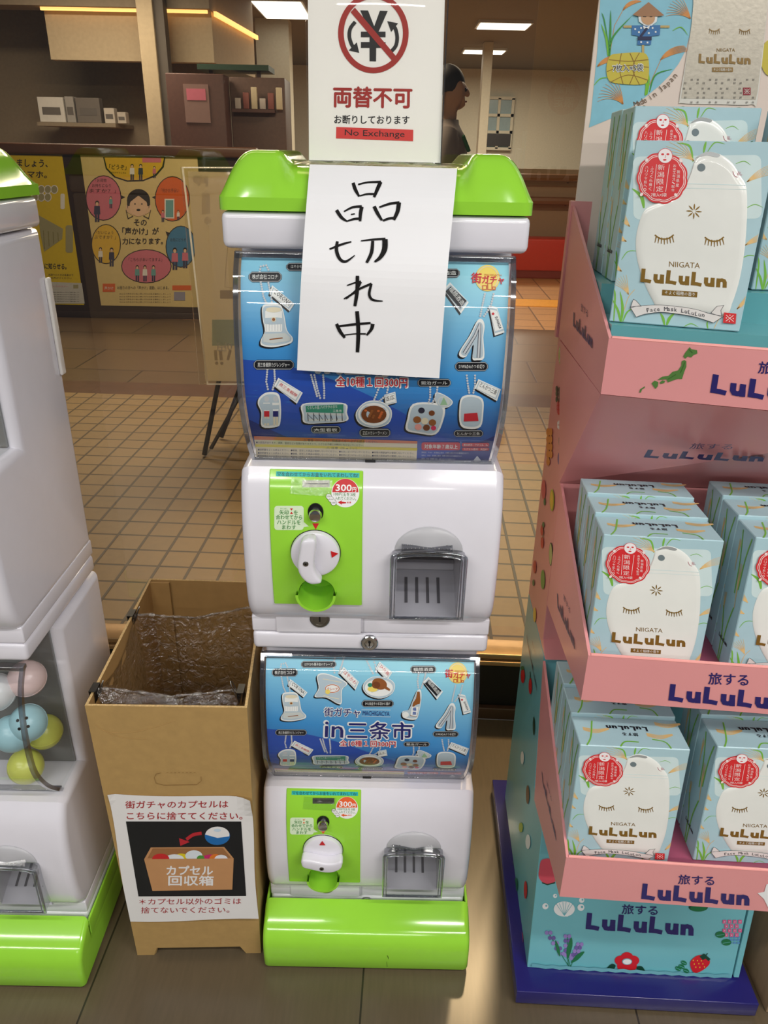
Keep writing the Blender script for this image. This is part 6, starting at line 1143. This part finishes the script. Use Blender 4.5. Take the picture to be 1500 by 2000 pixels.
for pts in (((640, 312), (628, 400), (650, 494)), ((745, 310), (705, 400), (745, 496)), ((556, 420), (660, 385), (800, 395)), ((566, 350), (680, 360), (798, 350)), ((580, 480), (680, 440), (795, 470)), ((690, 312), (720, 400), (688, 494))): A.stroke(curve(list(pts), 5), 4, H['strawd'], 5)
A.text('7枚入×5袋', (588, 424), (768, 420), 46, H['wh'], 6, .06); A.text('7枚入×5袋', (590, 422), (766, 418), 42, ink, 7, .01)
for i, chx in enumerate('Made in Japan'):
    if chx == ' ': continue
    u = (i - 3) / 9.6; x = 775 + 188 * u + 8 * u * u; y = 606 - 90 * u - 70 * u * u; a_ = math.atan2(90 + 140 * u, 188)
    w_ = {'M': 26, 'i': 5, 'J': 14}.get(chx, 19); h_ = {'M': 32, 'J': 34, 'd': 34, 'p': 28, 'i': 32}.get(chx, 23); dp = 9 if chx == 'p' else 0
    A.text(chx, (x + dp * math.sin(a_), y + dp * math.cos(a_)), (x + w_ * math.cos(a_) + dp * math.sin(a_), y - w_ * math.sin(a_) + dp * math.cos(a_)), h_, H['txt'], 2, .01)
A.poly(closedcurve([(1076, -250), (1500, -250), (1508, -100), (1440, 560), (1400, 612), (1220, 612), (1000, 606), (980, 585), (1010, 400), (1060, 60)], 6), silver_lo, 3)
A.poly([(1082, -240), (1520, -240), (1480, 180), (1436, 540), (1425, 585), (990, 577), (1012, 420), (1050, 150)], silver_m, 4)
for y, n_ in ((468, 12), (488, 11), (520, 12), (545, 11), (572, 12), (600, 13)):
    for k in range(n_):
        if (k + y) % 3: A.stroke([(1000 + k * 36 + (y % 7) * 2, y - 6), (999 + k * 36 + (y % 7) * 2, y + 6)], 3, mat('pouch_grey_mark', (120, 116, 110), .4), 6); A.stroke([(1007 + k * 36 + (y % 7) * 2, y - 6), (1006 + k * 36 + (y % 7) * 2, y + 6)], 3, mat('pouch_grey_mark', (120, 116, 110), .4), 6)
def lashes(A, x, y, w, m, L, n=6, t=4.5, ln=.5):
    A.stroke(curve([(x - w / 2, y - w * .14), (x - w * .2, y + w * .06), (x + w * .2, y + w * .06), (x + w / 2, y - w * .14)], 4), t, m, L)
    for k in range(n): u = -1 + 2 * k / (n - 1); A.stroke([(x + u * w * .42, y + w * .04 - abs(u) * w * .1), (x + u * w * .50, y + w * ln * (.9 - .25 * abs(u)))], [t, t * .5], m, L)
lashes(A, 1183, 178, 62, H['gold'], 6); lashes(A, 1360, 180, 62, H['gold'], 6)
A.text('NIIGATA', (1197, 304), (1304, 304), 20, H['gold'], 6); A.logo((1090, 372), (1390, 378), 56, H['gold'], 6); A.quad(1170, 396, 1292, 422, H['gold'], 6); A.text('そよぐ稲穂の香り', (1178, 418), (1284, 419), 18, silver_lo, 7, .02, res=1)
A.quad(1351, 514, 1395, 558, H['stampr'], 6); A.stroke([(1358, 521), (1388, 551)], 3, silver_lo, 7); A.stroke([(1388, 521), (1358, 551)], 3, silver_lo, 7)
for x, y in ((1373, 524), (1373, 548), (1361, 536), (1385, 536)): A.ell(x, y, 3, 3, silver_lo, 7, 8)
A.ell(1515, 340, 60, 108, H['straw'], 2)
A.emit(mb)
# print on the header's back (faces the glass)
Pb = Plane(HO + HYd * .0062 + HX * .44, -HX, ZZ); B = Art(lambda x, y: (x, y), Pb.place, (0, 0), 1, .0004)
B.ell(.355, .44, .042, .042, mat('head_orange', (214, 110, 70), .5), 1); B.items.append(([(-.44 + .44, 0)], [], cream, 0)) if False else None
class _A2(Art): pass
for r_, s_ in ((0, '新潟'), (1, '限定')):
    vs, fs = textmesh(s_, .01); B.raw([(.330 + .05 * a, .445 - r_ * .03 + .024 * b_) for a, b_ in vs], fs, cream, 2)
B.ell(.22, .43, .085, .10, mat('head_pale_disc', (226, 222, 196), .5), 0)
tot = sum(LOGO[c][1] for c in 'LuLuLun') - .1; x = 0
for c in 'LuLuLun':
    for s_ in LOGO[c][0]:
        for q_ in strokepoly(s_, .25): B.raw([(.07 + .345 * (x + a) / tot, .245 + .05 * b_) for a, b_ in q_], [(0, 1, 2, 3)], H['txt'], 1)
    x += LOGO[c][1]
B.emit(mb); mb.build('header_board', st, so, 0)
# ================================================================== FACE MASK BOXES
BW, BH, BD = .163, .222, .070
def homog(src, dst):
    import numpy as np
    M_ = []
    for (x, y), (u, v) in zip(src, dst): M_ += [[x, y, 1, 0, 0, 0, -u * x, -u * y, -u], [0, 0, 0, x, y, 1, -v * x, -v * y, -v]]
    h = np.linalg.svd(np.array(M_))[2][-1].reshape(3, 3); return lambda x, y: tuple(float(q) for q in (h[:2] @ np.array([x, y, 1])) / (h[2] @ np.array([x, y, 1])))
bxm = mat('box_pale_blue', (172, 204, 212), .38, noise=.035, scale=22); bxe = mat('box_edge', (206, 228, 226), .4); pouch_m = mat('white_pouch', (234, 236, 230), .22, noise=.02, scale=18, bump=.5, coat=.4)
K = {n: mat('box_' + n, c, r_, me) for n, c, r_, me in (('badge', (214, 46, 50), .4, 0), ('badgew', (246, 226, 222), .4, 0), ('gold', (142, 110, 46), .32, .35), ('grey', (110, 124, 128), .5, 0), ('plume', (226, 190, 128), .5, 0), ('stem', (120, 184, 64), .5, 0), ('stemd', (70, 140, 76), .5, 0), ('txt', (60, 60, 66), .5, 0), ('ribbon', (226, 222, 218), .45, 0), ('black', (30, 32, 40), .4, 0), ('win', (206, 226, 226), .3, 0), ('face', (244, 238, 238), .4, 0), ('redm', (170, 50, 80), .4, 0), ('silver', (176, 180, 180), .3, .3))}
def build_box(label, group):
    t = thing('face_mask_box', label, 'box', (0, 0, 0), group)
    mb = MB(); mb.add(*rbox(0, BW, 0, BD, 0, BH, .0012, 1), bxm)
    fc = homog([(1247, 256), (1527, 264), (1447, 642), (1191, 620)], [(0, BH), (BW, BH), (BW, 0), (0, 0)])
    cl_ = lambda v, m_: min(max(v, .0006), m_ - .0006)
    A = Art(fc, lambda a, b_, h: Vector((cl_(a, BW), -h, cl_(b_, BH))), (1000, 0), 3., .00012)
    # reed plumes and leaves printed on the front
    for x, y, a, ln, bd in ((1085, 900, 2.3, 190, .9), (1395, 1030, .75, 190, -.6), (700, 1290, 2.2, 150, .9), (680, 1380, 2.6, 140, .7), (1380, 1410, .7, 150, -.6), (650, 1560, 2.4, 120, .8), (690, 1700, 1.9, 120, .6), (1330, 1790, .9, 200, -.7)): plume(A, x, y, a, ln, K['plume'], 1, 7, 5, .28, bd)
    for pts, w in ((((1078, 905), (1060, 810), (985, 790)), 12), (((1142, 850), (1150, 810), (1158, 780)), 14), (((1165, 845), (1210, 790), (1270, 800)), 7), (((785, 1180), (770, 1110), (715, 1060)), 22), (((1330, 920), (1380, 905), (1420, 930)), 5), (((650, 1490), (690, 1440), (760, 1440)), 5), (((1385, 1190), (1440, 1165), (1490, 1185)), 5), (((600, 1870), (610, 1700), (590, 1650)), 10), (((1340, 1500), (1400, 1470), (1470, 1480)), 5)): lf(A, pts, w, K['stem'], 1)
    A2 = Art(fc, A.place, (1050, 500), 3.3333, .00012)
    for pts, w in ((((545, 405), (530, 330), (492, 250)), 16), (((550, 408), (560, 310), (545, 200)), 18), (((560, 405), (590, 340), (640, 310)), 10), (((836, 428), (826, 380), (808, 345)), 18), (((850, 428), (870, 380), (905, 346)), 20), (((1120, 452), (1115, 420), (1120, 400)), 10), (((960, 440), (1010, 418), (1060, 442)), 6)): lf(A2, pts, w, K['stem'], 1)
    A2.stroke(curve([(570, 330), (600, 240), (640, 190)], 5), 4, K['plume'], 1); A2.stroke(curve([(1160, 450), (1200, 380), (1260, 330)], 5), 4, K['plume'], 1)
    # clear die-cut window outline
    A.rrect(722, 868, 1480, 1250, 40, K['win'], 0); A.emit(mb); A2.emit(mb)
    # side and top prints
    S_ = Art(lambda x, y: (x, y), lambda a, b_, h: Vector((-h, a, b_)), (0, 0), 1, .00015)
    for x, z, a, ln, bd in ((.02, .10, 1.2, .07, .6), (.05, .06, 1.0, .05, .6), (.045, .15, 1.3, .05, .6)):
        for k in range(6):
            pts = [(x, z)]; px_, pz_ = x, z
            for j in range(1, 6): b2 = a + bd * j / 5 * (.3 + k / 6); px_ += ln / 5 * math.cos(b2) * .6; pz_ += ln / 5 * math.sin(b2); pts.append((min(max(px_, .002), BD - .002), pz_))
            S_.stroke(pts, [.0016, .0015, .0013, .0011, .0009, .0006], K['plume'], 1)
    for pts in ([(.035, .0), (.032, .06), (.022, .10)], [(.04, .0), (.045, .05), (.058, .085)], [(.03, .12), (.034, .17), (.045, .215)], [(.02, .13), (.018, .18), (.01, .215)]): S_.stroke(curve(pts, 5), .0030, K['stem'], 2)
    x = 0
    for c in 'LuLuLun':
        for s_ in LOGO[c][0]:
            for q_ in strokepoly(s_, .25): S_.raw([(.052 - .034 * (x + a) / tot, .036 + .007 * b_) for a, b_ in q_], [(0, 1, 2, 3)], K['black'], 3)
        x += LOGO[c][1]
    S_.emit(mb)
    T_ = Art(lambda x, y: (x, y), lambda a, b_, h: Vector((a, b_, BH + h)), (0, 0), 1, .00015); x = 0
    for c in 'LuLuLun':
        for s_ in LOGO[c][0]:
            for q_ in strokepoly(s_, .25): T_.raw([(.112 - .062 * (x + a) / tot, .050 - .011 * b_) for a, b_ in q_], [(0, 1, 2, 3)], K['black'], 3)
        x += LOGO[c][1]
    vs, fs = textmesh('旅する', .02); T_.raw([(.094 - .024 * a, .034 - .0085 * b_) for a, b_ in vs], fs, K['black'], 3)
    for x, y in ((.03, .03), (.125, .022), (.145, .05)):
        for k in range(6): T_.stroke(curve([(x - .018, y + .006 + k * .0014), (x, y + k * .0018), (x + .022, y + .010 + k * .0006)], 4), .0012, K['plume'], 1)
    for pts in ([(.01, .0), (.02, .02), (.03, .06)], [(.06, .0), (.07, .012), (.09, .012)], [(.135, .0), (.13, .015), (.112, .02)]): T_.stroke(curve(pts, 5), .0022, K['stem'], 2)
    T_.emit(mb); mb.build('carton', t, smooth=0)
    # bulging white pouch behind the window
    P3 = lambda x, y: fc(1000 + x / 3., y / 3.)
    ol = closedcurve([(1160, 846), (1240, 862), (1310, 915), (1352, 985), (1385, 1040), (1395, 1110), (1393, 1250), (1382, 1400), (1365, 1520), (1340, 1640), (1300, 1760), (1262, 1820), (1080, 1800), (880, 1785), (835, 1740), (780, 1620), (745, 1500), (735, 1390), (750, 1290), (790, 1190), (860, 1150), (960, 1110), (1030, 1040), (1068, 960), (1095, 885)], 3)
    oc = (1085, 1380); mb = MB(); rings = (1, .97, .88, .7, .45, .2); n = len(ol); vs = []
    def bulge(a, b_):
        c0 = P3(*oc); return .0016 * max(0, 1 - ((a - c0[0]) / (BW * .46)) ** 2) ** .5 * max(0, 1 - abs((b_ - c0[1]) / (BH * .62)) ** 3) + .0005
    for s_ in rings:
        for p_ in ol: a, b_ = P3(oc[0] + (p_[0] - oc[0]) * s_, oc[1] + (p_[1] - oc[1]) * s_); vs.append((a, -(bulge(a, b_) if s_ < 1 else .0003), b_))
    a, b_ = P3(*oc); vs.append((a, -bulge(a, b_), b_)); nr = len(rings)
    mb.add(vs, [(j * n + k, j * n + (k + 1) % n, (j + 1) * n + (k + 1) % n, (j + 1) * n + k) for j in range(nr - 1) for k in range(n)] + [((nr - 1) * n + k, (nr - 1) * n + (k + 1) % n, nr * n) for k in range(n)], pouch_m)
    A = Art(fc, lambda a, b_, h: Vector((a, -h - bulge(a, b_), b_)), (1000, 0), 3., .00012)
    A.poly(closedcurve([(1098, 880), (1160, 846), (1235, 862), (1222, 880), (1160, 868)], 4), K['silver'], 1); A.ell(1127, 940, 24, 24, K['grey'], 1)
    A.stroke([(1030, 1036), (1388, 1050)], 4, K['win'], 1); A.stroke([(1025, 1062), (1390, 1076)], 3, K['win'], 1)
    for k in range(8): a_ = R(45 * k + 4); A.poly(closedcurve([(1082 + 8 * math.cos(a_), 1203 + 8 * math.sin(a_)), (1082 + 28 * math.cos(a_ + .16), 1203 + 28 * math.sin(a_ + .16)), (1082 + 47 * math.cos(a_), 1203 + 47 * math.sin(a_)), (1082 + 28 * math.cos(a_ - .16), 1203 + 28 * math.sin(a_ - .16))], 3), K['gold'], 1)
    lashes(A, 905, 1358, 112, K['gold'], 1, 7, 8, .42); lashes(A, 1200, 1374, 112, K['gold'], 1, 7, 8, .42)
    A.text('貼。', (1338, 990), (1366, 992), 24, K['redm'], 1, 0); A.stroke(curve([(1312, 965), (1322, 992), (1340, 1002)], 4), 3, K['redm'], 1)
    A2 = Art(fc, A.place, (1050, 500), 3.3333, .00012)
    A2.text('NIIGATA', (868, 38), (1070, 50), 36, K['gold'], 1, 0); A2.logo((678, 140), (1234, 180), 92, K['gold'], 1); A2.poly([(823, 190), (1054, 207), (1050, 243), (820, 228)], K['gold'], 1); A2.text('そよぐ稲穂の香り', (838, 222), (1036, 236), 26, pouch_m, 2, .02, res=1)
    A.emit(mb); A2.emit(mb); mb.build('pouch', t, smooth=40)
    # red badge with a mask face
    mb = MB(); A = Art(fc, lambda a, b_, h: Vector((a, -h - .0022, b_)), (1000, 0), 3., .00012)
    def scal(rr_, m, L): A.poly([(895 + rr_ * (1 + .045 * abs(math.sin(5.5 * a_)) - .02) * math.cos(a_), 1000 + rr_ * (1 + .045 * abs(math.sin(5.5 * a_)) - .02) * 1.03 * math.sin(a_)) for a_ in [2 * math.pi * k / 88 for k in range(88)]], m, L)
    scal(149, K['badge'], 0); scal(139, K['badgew'], 1); scal(135, K['badge'], 2); scal(130, K['badgew'], 3); scal(126, K['badge'], 4)
    for x, y in ((805, 892), (1006, 898), (772, 1098), (975, 1104)): A.ell(x, y, 9, 12, K['badgew'], 5, 12, rot=.6 if x < 900 else -.6)
    A.ell(914, 868, 44, 46, K['badge'], 5); A.ell(914, 868, 41, 43, K['face'], 6); A.ell(899, 858, 9, 6, K['badge'], 7, 12); A.ell(930, 858, 9, 6, K['badge'], 7, 12); A.ell(911, 892, 11, 5, K['badge'], 7, 12); A.stroke([(914, 862), (918, 876), (910, 878)], 2, K['badge'], 7)
    A.vtext('新潟限定', 890, 915, 1088, 42, K['badgew'], 6, .0, -14); A.stroke([(862, 918), (845, 1082)], 3, K['badgew'], 6); A.stroke([(938, 920), (915, 1084)], 3, K['badgew'], 6)
    A.vtext('新潟県産', 992, 952, 1058, 19, K['badgew'], 6, .01, -10); A.vtext('お米エキス、配合', 970, 918, 1084, 19, K['badgew'], 6, .01, -14); A.vtext('ふっくら輝く', 836, 928, 1078, 18, K['badgew'], 6, .01, -16); A.vtext('ハリツヤ肌へ。', 804, 925, 1080, 18, K['badgew'], 6, .01, -14); A.text('7枚入×5袋', (828, 1112), (920, 1114), 22, K['badgew'], 6, .015)
    pts = [(895 + 149 * math.cos(a_), 1000 + 153 * math.sin(a_)) for a_ in [2 * math.pi * k / 40 for k in range(40)]]
    A.emit(mb); b0_ = [A.P(*p_) for p_ in [(895 + 143 * math.cos(a_), 1000 + 147 * math.sin(a_)) for a_ in [2 * math.pi * k / 40 for k in range(40)]]]; mb.add([(a, -.0022, b_) for a, b_ in b0_] + [(a, -.0002, b_) for a, b_ in b0_], [(k, (k + 1) % 40, 40 + (k + 1) % 40, 40 + k) for k in range(40)], K['badge']); mb.build('badge', t, smooth=0)
    # ribbon banner and stamp
    mb = MB(); A = Art(fc, lambda a, b_, h: Vector((a, -h - .0006 - bulge(a, b_), b_)), (1050, 500), 3.3333, .00012)
    top = curve([(610, 305), (690, 296), (800, 292), (920, 302), (1040, 322), (1130, 350), (1222, 368)], 5); bot = curve([(650, 372), (710, 352), (810, 340), (910, 350), (1020, 368), (1100, 392), (1156, 412)], 5)
    for k in range(len(top) - 1): A.raw([bot[k], bot[k + 1], top[k + 1], top[k]], [(0, 1, 2, 3)], K['ribbon'], 1)
    A.stroke(top, 2.5, K['txt'], 2); A.stroke(bot, 2.5, K['txt'], 2); A.stroke([top[0], bot[0]], 2.5, K['txt'], 2); A.stroke([top[-1], bot[-1]], 2.5, K['txt'], 2)
    for pts in (((612, 310), (632, 252), (650, 262), (684, 300), (650, 300)), ((1210, 372), (1205, 330), (1225, 296), (1180, 302), (1140, 348))): A.poly(list(pts), K['ribbon'], 0); A.stroke(list(pts) + [pts[0]], 2.5, K['txt'], 2)
    for k, chx in enumerate('Face Mask LuLuLun'):
        if chx == ' ': continue
        u = k / 17; x = 722 + 380 * u; y = 340 - 22 * math.sin(math.pi * min(1, u * 1.25)) * .6 + 34 * u * u; a_ = -.14 + .42 * u; cap = chx in 'FMLk'
        A.text(chx, (x, y), (x + (24 if chx == 'M' else 16) * math.cos(a_), y + 16 * math.sin(a_)), 26 if cap else 18, K['txt'], 3, .02)
    A.emit(mb); mb.build('ribbon', t, smooth=0)
    mb = MB(); A.items = []; A.poly([(1226, 343), (1306, 352), (1300, 420), (1218, 412)], K['badge'], 1); A.stroke([(1238, 360), (1288, 405)], 4, K['badgew'], 2); A.stroke([(1288, 362), (1236, 402)], 4, K['badgew'], 2)
    for x, y in ((1264, 362), (1260, 402), (1240, 380), (1285, 384)): A.ell(x, y, 4, 4, K['badgew'], 2, 8)
    A.emit(mb); mb.build('stamp', t, smooth=0)
    return t
bx0 = build_box('', 'face mask boxes on the display stand')
def put(label, loc, yaw, lean, first=[True], scale=1.0):
    if first[0]: first[0] = False; o = bx0; o['label'] = label
    else: o = dup(bx0, loc, label)
    o.location = loc; o.rotation_euler = Matrix.Rotation(R(yaw), 3, 'Z').to_4x4().to_3x3().__matmul__(Matrix.Rotation(R(lean), 3, 'X')).to_euler(); o.scale = (scale,) * 3; return o
# top tray: one pulled out and turned, two behind it on the upper step, one in the right column
put('pale blue mask box turned askew at the front of the top tray, nearest the viewer', (.3085, 1.072, 1.2945), -19, -6, scale=1.03)
put('mask box on the higher step just behind the askew box of the top tray', (.328, 1.158, 1.336), -3, -1.0, scale=1.03)
put('mask box farthest back on the higher step of the top tray, showing only its side', (.332, 1.236, 1.336), -3, -1.0, scale=1.03)
q = atZ(1467, 566, 1.336); put('mask box cut off by the right picture edge on the top tray', (q.x, q.y, 1.336), -3, -1.0, scale=1.03)
# middle tray
def row(pre, x, y, z, yaw, n, labels, step=.0725, lean=-4.0):
    c, s_ = math.cos(R(yaw)), math.sin(R(yaw))
    for k in range(n): put(labels[k], (x - s_ * step * k * 1.0, y + c * step * k, z), yaw, lean)
row('m', .3045, .925, .8065, -4.5, 3, ('front mask box in the left column of the middle tray', 'second mask box from the front in the left column of the middle tray', 'rearmost mask box in the left column of the middle tray'))
row('m', .516, .925, .8065, -4.5, 3, ('front mask box in the right column of the middle tray', 'second mask box from the front in the right column of the middle tray', 'rearmost mask box in the right column of the middle tray'))
row('l', .2995, .862, .4855, -2, 3, ('front mask box in the left column of the lowest tray', 'second mask box from the front in the left column of the lowest tray', 'rearmost mask box in the left column of the lowest tray'))
row('l', .506, .864, .4855, -2, 2, ('front mask box in the right column of the lowest tray', 'second mask box in the right column of the lowest tray'))
